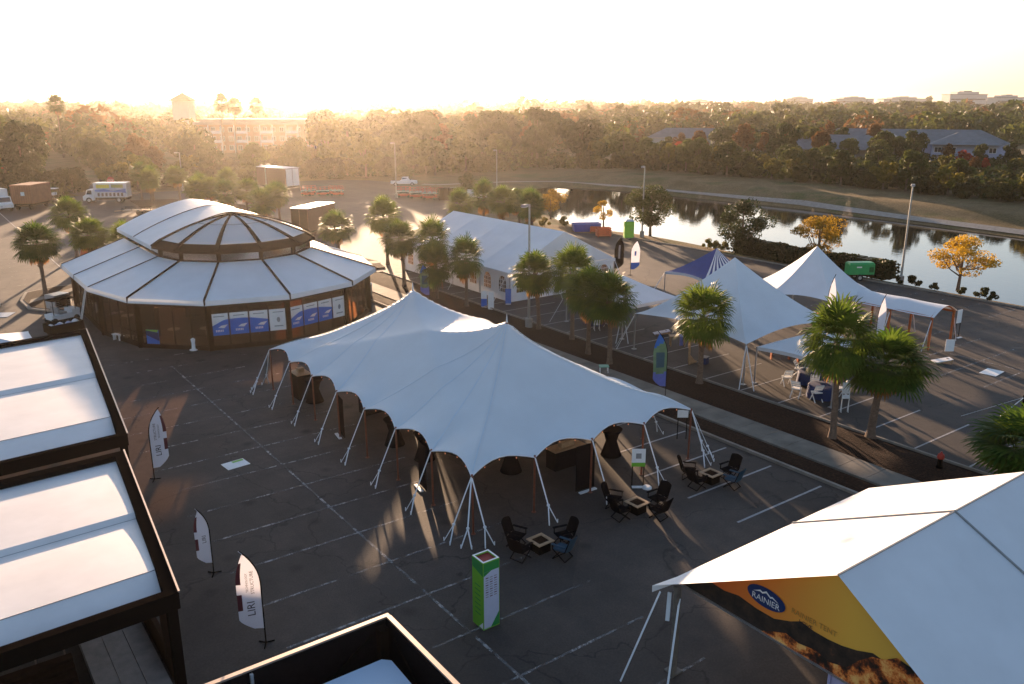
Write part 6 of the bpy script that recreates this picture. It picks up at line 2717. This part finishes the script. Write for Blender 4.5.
# green generator trailer
t = thing('generator_trailer', 'dark green towable generator parked against the clipped hedge', 'generator', (76.0, 45.6, 0))
T = oriented2(75.2, 45.2, AZR + .05)
m_ = MB()
m_.add([T(-1.25, -.55, .62), T(1.25, -.55, .62), T(1.25, .55, .62), T(-1.25, .55, .62), T(-1.25, -.55, 1.62), T(1.25, -.55, 1.62), T(1.25, .55, 1.62), T(-1.25, .55, 1.62), T(-1.15, -.4, 1.78), T(1.15, -.4, 1.78), T(1.15, .4, 1.78), T(-1.15, .4, 1.78)],
       [(0, 1, 5, 4), (1, 2, 6, 5), (2, 3, 7, 6), (3, 0, 4, 7), (4, 5, 9, 8), (5, 6, 10, 9), (6, 7, 11, 10), (7, 4, 8, 11), (8, 9, 10, 11), (3, 2, 1, 0)])
m_.build('housing', mat('generator_green', (.02, .33, .09), .4, .1), t)
m_ = MB()
for k in range(5):
    m_.cbox(T(.75 + .09 * k, -.56, 1.1), (.04, .02, .5), AZR + .05)
m_.cbox(T(-.3, -.56, 1.35), (.5, .02, .12), AZR + .05, 1)
m_.build('grille', [M_black, M_wpaint], t)
m_ = MB()
m_.bar(T(-1.3, 0, .5), T(2.2, 0, .5), .12)
m_.bar(T(-1.2, -.5, .55), T(1.2, -.5, .55), .1)
m_.bar(T(-1.2, .5, .55), T(1.2, .5, .55), .1)
m_.build('chassis', M_black, t)
for s in (-.62, .62):
    m_ = MB()
    m_.tube([T(-.2, s - .09, .33), T(-.2, s + .09, .33)], .33, 16)
    w_ = m_.build('wheel', M_rubber, t)
    m_ = MB()
    m_.tube([T(-.2, s - .1, .33), T(-.2, s + .1, .33)], .17, 12)
    m_.build('rim', M_alu, w_)


# vehicles --------------------------------------------------------
def wheel(t, T, x, y, r=.48, w=.28):
    m_ = MB()
    m_.tube([T(x, y - w / 2, r), T(x, y + w / 2, r)], r, 18)
    o = m_.build('wheel', M_rubber, t)
    m_ = MB()
    m_.tube([T(x, y - w / 2 - .01, r), T(x, y + w / 2 + .01, r)], r * .55, 12)
    m_.build('rim', M_alu, o)


def tb(m_, T, x0, x1, y0, y1, z0, z1, mi=0):
    vs = [T(x, y, z) for z in (z0, z1) for y in (y0, y1) for x in (x0, x1)]
    m_.add(vs, [(0, 2, 3, 1), (4, 5, 7, 6), (0, 1, 5, 4), (2, 6, 7, 3), (0, 4, 6, 2), (1, 3, 7, 5)], mi)


def box_truck(x, y, az, label, boxmat, ads=None, L=7.4):
    """front points to -x local"""
    t = thing('box_truck', label, 'truck', (x, y, 0))
    T = oriented2(x, y, az)
    m_ = MB()
    tb(m_, T, -L / 2 + 1.95, L / 2, -1.15, 1.15, .95, 3.35)
    b_ = m_.build('cargo_box', boxmat, t)
    m_ = MB()
    for z in (.93, 3.34):
        tb(m_, T, -L / 2 + 1.93, L / 2 + .02, -1.17, 1.17, z, z + .07)
    for xx in (-L / 2 + 1.93, L / 2 - .05):
        for s in (-1.17, 1.10):
            tb(m_, T, xx, xx + .08, s, s + .07, 1.0, 3.34)
    m_.build('box_trim', M_alu, t)
    m_ = MB()
    pr = [(-L / 2 + 1.85, .45), (-L / 2, .45), (-L / 2 - .02, 1.15), (-L / 2 + .45, 1.45), (-L / 2 + .75, 2.25), (-L / 2 + 1.85, 2.35)]
    n = len(pr)
    vs = [T(a, -1.02, b) for a, b in pr] + [T(a, 1.02, b) for a, b in pr]
    m_.add(vs, [tuple(range(n)), tuple(range(2 * n - 1, n - 1, -1))] + [(i, n + i, n + (i + 1) % n, (i + 1) % n) for i in range(n)])
    m_.build('cab', M_wpaint, t)
    m_ = MB()
    m_.add([T(-L / 2 + .44, -.9, 1.50), T(-L / 2 + .44, .9, 1.50), T(-L / 2 + .70, .9, 2.18), T(-L / 2 + .70, -.9, 2.18)], [(0, 3, 2, 1)])
    for s in (-1.03, 1.03):
        m_.add([T(-L / 2 + .62, s, 1.48), T(-L / 2 + 1.5, s, 1.48), T(-L / 2 + 1.5, s, 2.18), T(-L / 2 + .85, s, 2.15)], [(0, 1, 2, 3)])
    m_.build('windscreen', M_winglass, t)
    for s in (-.75, .75):
        m_ = MB()
        m_.cbox(T(-L / 2 - .03, s, .85), (.08, .3, .18), az)
        m_.build('headlight', M_alu, t)
    m_ = MB()
    tb(m_, T, -L / 2 + .1, L / 2, -.45, .45, .5, .9)
    tb(m_, T, L / 2 - .1, L / 2 + .02, -1.0, 1.0, .55, .7)
    tb(m_, T, -L / 2 - .08, -L / 2 + .02, -1.0, 1.0, .4, .6)
    m_.build('chassis', M_black, t)
    for xx in (-L / 2 + .95, L / 2 - 1.5):
        for s in (-.98, .98):
            wheel(t, T, xx, s)
    if ads:
        for s in (-1.165,):
            p = MB()
            x0, x1 = -L / 2 + 2.1, L / 2 - .15

            def A(u, v, e=0):
                return T(x0 + (x1 - x0) * u, s - e, 1.05 + 2.2 * v)
            p.add([A(0, 0), A(1, 0), A(1, 1), A(0, 1)], [(0, 1, 2, 3)], 0)
            p.add([A(.0, .42, .004), A(1, .30, .004), A(1, .62, .004), A(.6, .46, .004), A(.3, .60, .004), A(.0, .55, .004)], [(0, 1, 2, 3, 4, 5)], 1)
            p.add([A(.06, .68, .004), A(.48, .68, .004), A(.48, .95, .004), A(.06, .95, .004)], [(0, 1, 2, 3)], 2)
            p.add([A(.54, .7, .004), A(.92, .68, .004), A(.92, .95, .004), A(.54, .95, .004)], [(0, 1, 2, 3)], 3)
            for k in range(7):
                p.add([A(.08 + k * .125, .04, .004), A(.15 + k * .125, .04, .004), A(.15 + k * .125, .32, .004), A(.08 + k * .125, .28, .004)], [(0, 1, 2, 3)], 4)
            p.build('side_print', ads, b_)
    return t


box_truck(30.0, 160.4, AZR + .12, 'box truck with white cab and blue and yellow printed side, far left', M_wpaint,
          [mat('ad_white', (.6, .6, .62), .5), mat('ad_blue', (.04, .16, .45), .5), mat('ad_yellow', (.65, .55, .04), .5), mat('ad_olive', (.35, .33, .08), .5), mat('ad_brown', (.10, .06, .04), .6, .3)])
box_truck(13.4, 158.5, AZR + PI / 2 + .9, 'white truck cut off by the left edge of the picture', M_wpaint, None, 6.2)
# rust brown container truck seen from behind
t = thing('cargo_container', 'rust brown cargo container on a dark chassis at the far left', 'container', (17.0, 156, 0))
T = oriented2(17.2, 157.2, AZR)
m_ = MB()
tb(m_, T, -1.65, 1.65, -1.2, 4.8, 1.0, 4.0)
c_ = m_.build('body', mat('rust_panel', (.30, .11, .05), .7, .2, 1.5), t)
m_ = MB()
for k in range(9):
    tb(m_, T, -1.6 + k * .38, -1.45 + k * .38, -1.24, -1.2, 1.1, 3.9)
m_.build('ribs', mat('rust_rib', (.24, .085, .04), .7, .2, 1.5), c_)
m_ = MB()
m_.cbox(T(.3, -1.26, 2.6), (.6, .03, .6), AZR)
m_.build('placard', M_wpaint, c_)
m_ = MB()
tb(m_, T, -1.3, 1.3, -1.5, 4.8, .55, .95)
m_.build('chassis', M_black, t)
for s in (-1.1, 1.1):
    for yy in (-.6, 3.8):
        m_ = MB()
        m_.tube([T(s - .15, yy, .48), T(s + .15, yy, .48)], .48, 16)
        m_.build('wheel', M_rubber, t)


# long enclosed trailers behind the dome
def trailer(x, y, az, L, W_, h, label, sides, endm, name='enclosed_trailer'):
    t = thing(name, label, 'trailer', (x, y, 0))
    T = oriented2(x, y, az)
    m_ = MB()
    tb(m_, T, -W_ / 2, W_ / 2, -L / 2, L / 2, .7, h)
    m_.build('body', sides, t)
    m_ = MB()
    tb(m_, T, -W_ / 2 - .04, W_ / 2 + .04, -L / 2 - .04, L / 2 + .04, h + .003, h + .12)
    m_.build('roof', M_wpaint, t)
    m_ = MB()
    for s in (-1, 1):
        m_.slab([T(s * W_ * .24 - W_ * .22, -L / 2 - .01, .8), T(s * W_ * .24 + W_ * .22, -L / 2 - .01, .8), T(s * W_ * .24 + W_ * .22, -L / 2 - .01, h - .1), T(s * W_ * .24 - W_ * .22, -L / 2 - .01, h - .1)], -.03)
    m_.build('rear_door', endm, t)
    for s in (-W_ / 2 + .2, W_ / 2 - .2):
        for yy in (L * .1, L * .25):
            m_ = MB()
            m_.tube([T(s - .12, yy, .42), T(s + .12, yy, .42)], .42, 14)
            m_.build('wheel', M_rubber, t)
    m_ = MB()
    tb(m_, T, -W_ / 2 + .1, W_ / 2 - .1, -L / 2, L / 2 + 1.2, .5, .68)
    m_.build('chassis', M_black, t)


M_brownside = mat('brown_trailer_side', (.12, .05, .03), .6, .15)
trailer(63.0, 166.0, .30, 9.0, 3.4, 4.2, 'long trailer with pale rear door and brown side behind the palms', M_brownside, M_wpaint)
trailer(44.5, 105.5, AZR - .3, 7.0, 2.5, 3.6, 'short brown trailer with a sunlit white roof right of the dome', M_brownside, M_bronze)


# flatbed trailers and machines
def flatbed(x, y, az, L, label, load=None):
    t = thing('flatbed_trailer', label, 'trailer', (x, y, 0), 'small flatbed trailers')
    T = oriented2(x, y, az)
    m_ = MB()
    tb(m_, T, -L / 2, L / 2, -1.0, 1.0, .55, .67)
    m_.bar(T(-L / 2, 0, .58), T(-L / 2 - 1.4, 0, .5), .1)
    m_.build('deck', M_plank, t)
    m_ = MB()
    for s in (-1, 1):
        m_.bar(T(-L / 2, s, 1.0), T(L / 2, s, 1.0), .06)
        for k in range(5):
            m_.bar(T(-L / 2 + L * k / 4, s, .66), T(-L / 2 + L * k / 4, s, 1.0), .06)
    m_.build('rail', M_black, t)
    for xx in (-.4, .5):
        for s in (-1.1, 1.1):
            m_ = MB()
            m_.tube([T(xx, s - .1, .36), T(xx, s + .1, .36)], .36, 14)
            m_.build('wheel', M_rubber, t)
    return T


T = flatbed(22.8, 165.5, AZR, 5.4, 'flatbed trailer carrying a small roofed buggy by the left tree line')
t = thing('golf_cart', 'small golf cart with a pale roof standing on the flatbed trailer', 'cart', tuple(T(-.6, 0, .7)))
m_ = MB()
tb(m_, T, -1.8, .6, -.6, .6, .95, 1.25)
m_.build('body', M_bronze, t)
m_ = MB()
tb(m_, T, -1.7, .3, -.62, .62, 2.35, 2.43)
m_.build('roof', M_wpaint, t)
for a, b in ((-1.6, -.55), (.2, -.55), (-1.6, .55), (.2, .55)):
    m_ = MB()
    m_.bar(T(a, b, 1.25), T(a, b, 2.35), .06)
    m_.build('roof_post', M_black, t)
m_ = MB()
tb(m_, T, -.5, -.1, -.5, .5, 1.25, 1.7)
m_.build('seat', M_wpaint, t)
for a, b in ((-1.4, -.6), (.25, -.6), (-1.4, .6), (.25, .6)):
    m_ = MB()
    m_.tube([T(a, b - .08, .9), T(a, b + .08, .9)], .22, 12)
    m_.build('wheel', M_rubber, t)
flatbed(31.0, 140.0, AZR + .15, 5.6, 'flatbed trailer parked just behind the left roof tip of the pavilion')
flatbed(34.5, 168.5, AZR, 5.0, 'flatbed trailer parked behind the box truck beside the palms')


def scissor_lift():
    t = thing('scissor_lift', 'red scissor lift', 'lift')
    m_ = MB()
    m_.box(-1.1, 1.1, -.5, .5, .3, .75)
    m_.build('base', M_red, t)
    m_ = MB()
    for s in (-.4, .4):
        m_.bar((-.9, s, .78), (.9, s, 1.15), .08)
        m_.bar((.9, s, .78), (-.9, s, 1.15), .08)
    m_.build('scissor_arms', M_black, t)
    m_ = MB()
    m_.box(-1.2, 1.2, -.55, .55, 1.2, 1.3)
    m_.build('platform', M_grey, t)
    m_ = MB()
    for z in (1.75, 2.25):
        for s in (-.52, .52):
            m_.bar((-1.15, s, z), (1.15, s, z), .05)
        for s in (-1.15, 1.15):
            m_.bar((s, -.52, z), (s, .52, z), .05)
    for a in (-1.15, -.4, .4, 1.15):
        for s in (-.52, .52):
            m_.bar((a, s, 1.3), (a, s, 2.25), .05)
    m_.build('guard_rail', M_red, t)
    for a in (-.8, .8):
        for s in (-.5, .5):
            m_ = MB()
            m_.tube([(a, s - .1, .25), (a, s + .1, .25)], .25, 12)
            m_.build('wheel', M_rubber, t)
    return t


sl = scissor_lift()
for k, (x, y) in enumerate([(75.5, 137.0), (76.6, 134.2), (77.6, 131.3), (78.5, 134.8), (79.3, 131.8)]):
    place(sl, (x, y, 0), AZR + rnd.uniform(-.2, .2), 'red scissor lift parked in the cluster at the lot end', 'red scissor lifts at the lot end', (1.1, 1.1, .85))
for k, (x, y) in enumerate([(62.4, 150.0), (64.8, 148.6), (66.9, 146.9), (63.8, 152.5), (67.8, 149.4)]):
    place(sl, (x, y, 0), AZR + rnd.uniform(-.4, .4), 'red scissor lift standing right of the long trailer', 'red scissor lifts beside the long trailer', (1, 1, .7))


def pickup(x, y, az, label, pm):
    t = thing('pickup_truck', label, 'pickup', (x, y, 0))
    T = oriented2(x, y, az)
    pr = [(-2.7, .45), (2.7, .45), (2.7, 1.05), (.7, 1.08), (.55, 1.1), (.35, 1.75), (-.85, 1.78), (-1.35, 1.12), (-2.6, 1.0)]
    n = len(pr)
    m_ = MB()
    vs = [T(a, -.95 if b < 1.3 else -.75, b) for a, b in pr] + [T(a, .95 if b < 1.3 else .75, b) for a, b in pr]
    m_.add(vs, [tuple(range(n)), tuple(range(2 * n - 1, n - 1, -1))] + [(i, n + i, n + (i + 1) % n, (i + 1) % n) for i in range(n)])
    m_.build('body', pm, t)
    m_ = MB()
    for s in (-1, 1):
        m_.add([T(-1.15, s * .93, 1.15), T(.42, s * .93, 1.15), T(.28, s * .78, 1.68), T(-.82, s * .78, 1.68)], [(0, 1, 2, 3)])
    m_.add([T(-1.37, -.75, 1.16), T(-1.37, .75, 1.16), T(-.92, .68, 1.74), T(-.92, -.68, 1.74)], [(0, 1, 2, 3)])
    m_.build('window', M_winglass, t)
    m_ = MB()
    tb(m_, T, .85, 2.6, -.8, .8, 1.085, 1.10)
    m_.build('cargo_bed', M_black, t)
    for a in (-1.75, 1.7):
        for s in (-.9, .9):
            wheel(t, T, a, s, .38, .24)


pickup(83.0, 131.0, AZR + .4, 'white pickup truck at the end of the lift row', M_wpaint)
pickup(83.4, 126.4, AZR + .1, 'silver pickup truck behind the white frame tent ridge', M_alu)
pickup(86.5, 156.5, AZR + PI, 'pale car standing alone far across the lot', M_wpaint)
# timber stack / hedge-like crate row beside the lifts
t = thing('pallet_stack', 'dark stack of timber frames and pallets at the lot end between lifts and pickups', 'stack', (80.4, 128.4, 0))
m_ = MB()
T = oriented2(80.6, 128.2, AZR + .1)
r = random.Random(5)
for k in range(12):
    tb(m_, T, -2.6 + r.uniform(-.2, .2), 2.6 + r.uniform(-.2, .2), -1.0, 1.0, .1 + k * .17, .1 + k * .17 + .09)
for k in range(7):
    m_.bar(T(-2.4 + k * .8, -1.02, 0), T(-2.4 + k * .8, -1.02, 2.2), .12)
m_.build('timber', M_bronze, t)

# stop sign
t = thing('stop_sign', 'red octagonal stop sign by the left tree line', 'sign', (35.0, 173.0, 0))
m_ = MB()
m_.bar((33.6, 174.8, 0), (33.6, 174.8, 2.2), .08)
m_.build('post', M_galv, t)
d = Vector((math.cos(AZR), math.sin(AZR), 0))
nr = Vector((d.y, -d.x, 0))
c = Vector((33.6, 174.8, 2.5)) + nr * .06
oc = [c + d * (.75 * math.cos(R(22.5 + 45 * k))) + Vector((0, 0, .75 * math.sin(R(22.5 + 45 * k)))) for k in range(8)]
m_ = MB()
m_.slab(oc, .03)
p_ = m_.build('plate', mat('sign_red', (.55, .03, .03), .4, .03), t)
text_mb('STOP', .5, frame(c + nr * .012, d, (0, 0, 1))).build('lettering', M_wpaint, p_)

# clutter left of the pavilion
def clutter():
    t = thing('heater_unit', 'silver heater unit on wheels beside the left wall of the pavilion', 'machine', (9.2, 76.0, 0))
    T = oriented2(9.6, 77.2, .5)
    m_ = MB()
    tb(m_, T, -.7, .7, -.6, .6, .35, 1.5)
    m_.build('housing', M_alu, t)
    m_ = MB()
    for k in range(6):
        tb(m_, T, -.6, .6, -.63, -.6, .5 + k * .15, .57 + k * .15)
    m_.build('grille', M_black, t)
    m_ = MB()
    m_.tube([T(0, -.7, .9), T(0, -.62, .9)], .32, 18)
    m_.build('fan', M_black, t)
    for s in (-.5, .5):
        m_ = MB()
        m_.tube([T(s, -.65, .2), T(s, -.5, .2)], .2, 12)
        m_.build('wheel', M_rubber, t)
    t = thing('golf_cart', 'golf cart with a dark roof between the heater unit and the pavilion', 'cart', (9.8, 73.6, 0))
    T = oriented2(9.3, 73.4, .35)
    m_ = MB()
    tb(m_, T, -1.1, 1.1, -.6, .6, .3, .7)
    tb(m_, T, .5, 1.15, -.58, .58, .7, .95)
    m_.build('body', M_wpaint, t)
    m_ = MB()
    tb(m_, T, -.5, .1, -.55, .55, .7, .85)
    tb(m_, T, -.6, -.45, -.55, .55, .85, 1.25)
    m_.build('seat', M_grey, t)
    m_ = MB()
    tb(m_, T, -1.0, .9, -.6, .6, 1.8, 1.86)
    m_.build('roof', M_black, t)
    for a, b in ((-.95, -.55), (.8, -.55), (-.95, .55), (.8, .55)):
        m_ = MB()
        m_.bar(T(a, b, .7), T(a, b, 1.8), .05)
        m_.build('roof_post', M_black, t)
        m_ = MB()
        m_.tube([T(a, b - .08, .24), T(a, b + .08, .24)], .24, 12)
        m_.build('wheel', M_rubber, t)
    t = thing('tool_cart', 'dark open cart piled with pale bags and hoses behind the black framed roof', 'cart', (8.6, 68.6, 0))
    T = oriented2(8.7, 68.8, .25)
    m_ = MB()
    tb(m_, T, -1.2, 1.2, -.7, .7, .35, .45)
    for s in (-.7, .66):
        tb(m_, T, -1.2, 1.2, s, s + .04, .45, 1.0)
    for s in (-1.2, 1.16):
        tb(m_, T, s, s + .04, -.66, .66, .45, 1.0)
    m_.build('tub', M_black, t)
    for a in (-.8, .8):
        for b in (-.7, .7):
            m_ = MB()
            m_.tube([T(a, b - .06, .2), T(a, b + .06, .2)], .2, 12)
            m_.build('wheel', M_rubber, t)
    r = random.Random(3)
    for k in range(7):
        m_ = MB()
        c = T(r.uniform(-.85, .85), r.uniform(-.4, .4), .52 + .08 * (k % 3))
        m_.lathe([(.10, 0), (.26, .08), (.28, .2), (.16, .34), (.05, .4)], 9, c)
        solo('sack', m_, M_wpaint if k % 2 else M_bluewall, 'pale sack heaped in the dark open cart', 'sack', 'sacks in the open cart', True)
    for k in range(4):
        m_ = MB()
        x, y = 12.1 + .62 * k, 65.2 - .95 * k
        m_.cbox((x - .55, y - .35, .45), (.75, .3, .05), -1.0)
        for s in (-.28, .28):
            m_.cbox((x - .55 - s * .5, y - .35 + s * .85, .21), (.06, .26, .42), -1.0)
        solo('bench', m_, M_wpaint, 'low white bench in the row along the left pavilion wall', 'bench', 'white benches beside the pavilion')
    m_ = MB()
    m_.lathe([(.28, 0), (.3, .05), (.14, .12), (.12, .5), (.16, .8), (.02, .9)], 12, (15.3, 58.9, 0))
    solo('sand_bag', m_, M_wpaint, 'small white weight bag on the asphalt before the pavilion corner', 'weight', None, True)
    # leaning white ladder inside the wall line
    t = thing('step_ladder', 'white step ladder leaning against the left pavilion wall', 'ladder', (10.3, 70.4, 0))
    m_ = MB()
    for s in (0, .45):
        m_.bar((10.0, 70.2 + s, 0), (10.75, 70.2 + s, 2.9), .06)
    m_.build('rails', M_wpaint, t)
    m_ = MB()
    for k in range(8):
        u = (k + 1) / 9
        m_.bar((10.0 + .75 * u, 70.2, 2.9 * u), (10.0 + .75 * u, 70.65, 2.9 * u), .04)
    m_.build('rungs', M_alu, t)
    # pale wrapped bollard and cable mats at the left edge
    m_ = MB()
    m_.lathe([(.34, 0), (.36, .5), (.28, 1.0), (.2, 1.25), (.05, 1.3)], 12, (5.5, 82.3, 0))
    solo('wrapped_post', m_, M_wpaint, 'white wrapped post standing left of the kerbed island', 'post', None, True)
    m_ = MB()
    m_.bar((5.5, 82.6, 1.2), (-1.5, 96, 1.9), .04)
    m_.bar((-1.5, 96, 0), (-1.5, 96, 1.9), .12)
    solo('tied_rope', m_, M_bronze, 'dark rope strung from the white wrapped post to a stake', 'rope')
    for k, (x, y, s) in enumerate([(3.3, 79.5, 1.0), (5.3, 78.6, .8)]):
        m_ = MB()
        T = oriented2(x, y, -.5)
        m_.slab([T(-1.3 * s, -.8, .04), T(1.3 * s, -.8, .04), T(1.3 * s, .8, .04), T(-1.3 * s, .8, .04)], .03)
        solo('ground_sheet', m_, mat('pale_blue_sheet', (.40, .46, .52), .6), 'pale blue sheet lying on the asphalt left of the island' if k == 0 else 'smaller pale blue sheet next to the white wrapped post', 'sheet')
    # orange cone-like closed parasol between the palms
    t = thing('closed_parasol', 'closed orange parasol standing beneath the palm pair left of the pavilion', 'parasol', (15.3, 96.5, 0))
    m_ = MB()
    m_.lathe([(.75, .1), (.62, 1.0), (.42, 2.0), (.08, 2.9)], 10, (15.2, 96.3, 0))
    m_.build('canopy', M_orange, t)
    m_ = MB()
    m_.tube([(15.2, 96.3, 0), (15.2, 96.3, 3.1)], .04, 8)
    m_.build('pole', M_alu, t)
    # bin at the far corner of the median
    t = thing('litter_bin', 'pale litter bin beside the walk at the right corner of the pavilion', 'bin', (33.0, 67.0, 0))
    m_ = MB()
    m_.lathe([(.3, 0), (.34, .1), (.34, .95), (.36, 1.0)], 14, (33.0, 67.0, .1))
    m_.build('body', M_conc, t, smooth=False)
    m_ = MB()
    m_.lathe([(.37, 1.0), (.34, 1.1), (.16, 1.2)], 14, (33.0, 67.0, .1))
    m_.build('lid', M_wpaint, t)
    m_ = MB()
    m_.lathe([(.1, 0), (.26, .05), (.25, .2), (.12, .33), (.04, .36)], 10, (35.6, 49.7, .12))
    solo('bag', m_, M_bluewall, 'small white and blue bag on the walk behind the big tent', 'bag', None, True)


clutter()
# small white canopy peeping out behind the farther black roof
peak_canopy('peak_canopy', 'small white canopy cut off by the left edge behind the black framed roofs', 3.2, 59.8, rect(0.6, 5.7, 57.6, 62.2), 2.9, 2.2, M_white, 1.1, 0.0, guys=False)

# things under the pond side tent
def stall_goods():
    r = random.Random(8)
    t = thing('display_table', 'long display table with colourful goods under the tent nearest the pond', 'table', (56.6, 36.9, 0))
    m_ = MB()
    m_.cbox((56.2, 37.2, .8), (4.0, .8, .05), AZR)
    m_.build('table_top', M_plank, t)
    T = oriented2(56.2, 37.2, AZR)
    for a in (-1.9, 0, 1.9):
        for b in (-.3, .3):
            m_ = MB()
            m_.bar(T(a, b, 0), T(a, b, .775), .06)
            m_.build('leg', M_plank, t)
    cols = [M_red, M_orange, M_green, M_wpaint, M_blueprint]
    for k in range(9):
        m_ = MB()
        c = T(-1.8 + k * .45, r.uniform(-.2, .2), .83 + .14)
        m_.cbox(c, (.28, .3, .26), AZR + r.uniform(-.2, .2))
        m_.cbox(c + Vector((0, 0, .14)), (.3, .32, .02), AZR, 1)
        solo('goods_box', m_, [cols[k % 5], M_wpaint], ['red', 'orange', 'green', 'white', 'blue'][k % 5] + ' goods box on the long display table', 'box', 'goods boxes on the display table')
    for (x, y) in ((46.8, 33.2), (47.2, 31.4)):
        m_ = MB()
        m_.cbox((x, y, .72), (1.6, .35, .06), AZR)
        for s in (-.6, .6):
            m_.cbox((x + s * math.cos(AZR), y + s * math.sin(AZR), .35), (.07, .3, .7), AZR)
        solo('bench', m_, M_wood2, 'narrow wooden trestle under the low white canopy by the blue tables', 'bench', 'wooden trestles')
    # low barrier on the right side of the tent
    t = thing('barrier_fence', 'pale mesh barrier standing between the pond side tent and the walkway', 'barrier', (55.3, 33.6, 0))
    m_ = MB()
    a, b = Vector((53.6, 34.6, 0)), Vector((56.6, 32.9, 0))
    for z in (.15, .65, 1.1):
        m_.bar(a + Vector((0, 0, z)), b + Vector((0, 0, z)), .04)
    for k in range(13):
        p = a.lerp(b, k / 12)
        m_.bar(p + Vector((0, 0, .1)), p + Vector((0, 0, 1.1)), .025)
    m_.build('mesh', M_plank, t)


stall_goods()

# rising mist over the pond
def mist():
    m_ = MB()
    r = random.Random(12)
    for (x, y, h, w) in [(112, 101, 3.4, .9), (107, 94, 3.6, 1.0), (105, 89, 3.2, .8), (103, 83, 4.2, 1.1), (118, 74, 3.6, 1.2), (109, 74, 2.6, 1.0), (98, 112, 2.8, 1.6), (96, 96, 2.2, 1.6)]:
        prof = [(.02, 0), (w * .8, .3), (w * .5, h * .35), (w * .45, h * .6), (w * .2, h * .85), (.02, h)]
        m_.lathe(prof, 12, (x, y, -.55))
    mt, nt, n, l, out = nodes_of('pond_mist')
    v = n.new('ShaderNodeVolumePrincipled')
    v.inputs['Anisotropy'].default_value = .3
    v.inputs['Color'].default_value = (1, .85, .75, 1)
    f = ramp(nt, noise_fac(nt, .9, 3), [(.45, (0, 0, 0)), (.65, (1, 1, 1))])
    mm = n.new('ShaderNodeMath')
    mm.operation = 'MULTIPLY'
    l.new(f, mm.inputs[0])
    mm.inputs[1].default_value = .09
    l.new(mm.outputs[0], v.inputs['Density'])
    l.new(v.outputs[0], out.inputs['Volume'])
    struct('mist', m_, mt, kind='stuff', label='thin wisps of mist rising off the pond')


mist()
# ================================================================== haze
def build_haze():
    mb = MB()
    mb.box(-4200, 6200, -700, 6300, -3.2, 62.0)
    m, nt, n, l, out = nodes_of('haze_air')
    v = n.new('ShaderNodeVolumePrincipled')
    v.inputs['Density'].default_value = HAZE_D
    v.inputs['Anisotropy'].default_value = HAZE_G
    v.inputs['Color'].default_value = (1.0, 0.92, 0.82, 1)
    l.new(v.outputs[0], out.inputs['Volume'])
    o = struct('haze', mb, m, kind='stuff', label='pale golden morning haze')


HAZE_D = 0.000105
HAZE_G = 0.82
build_haze()
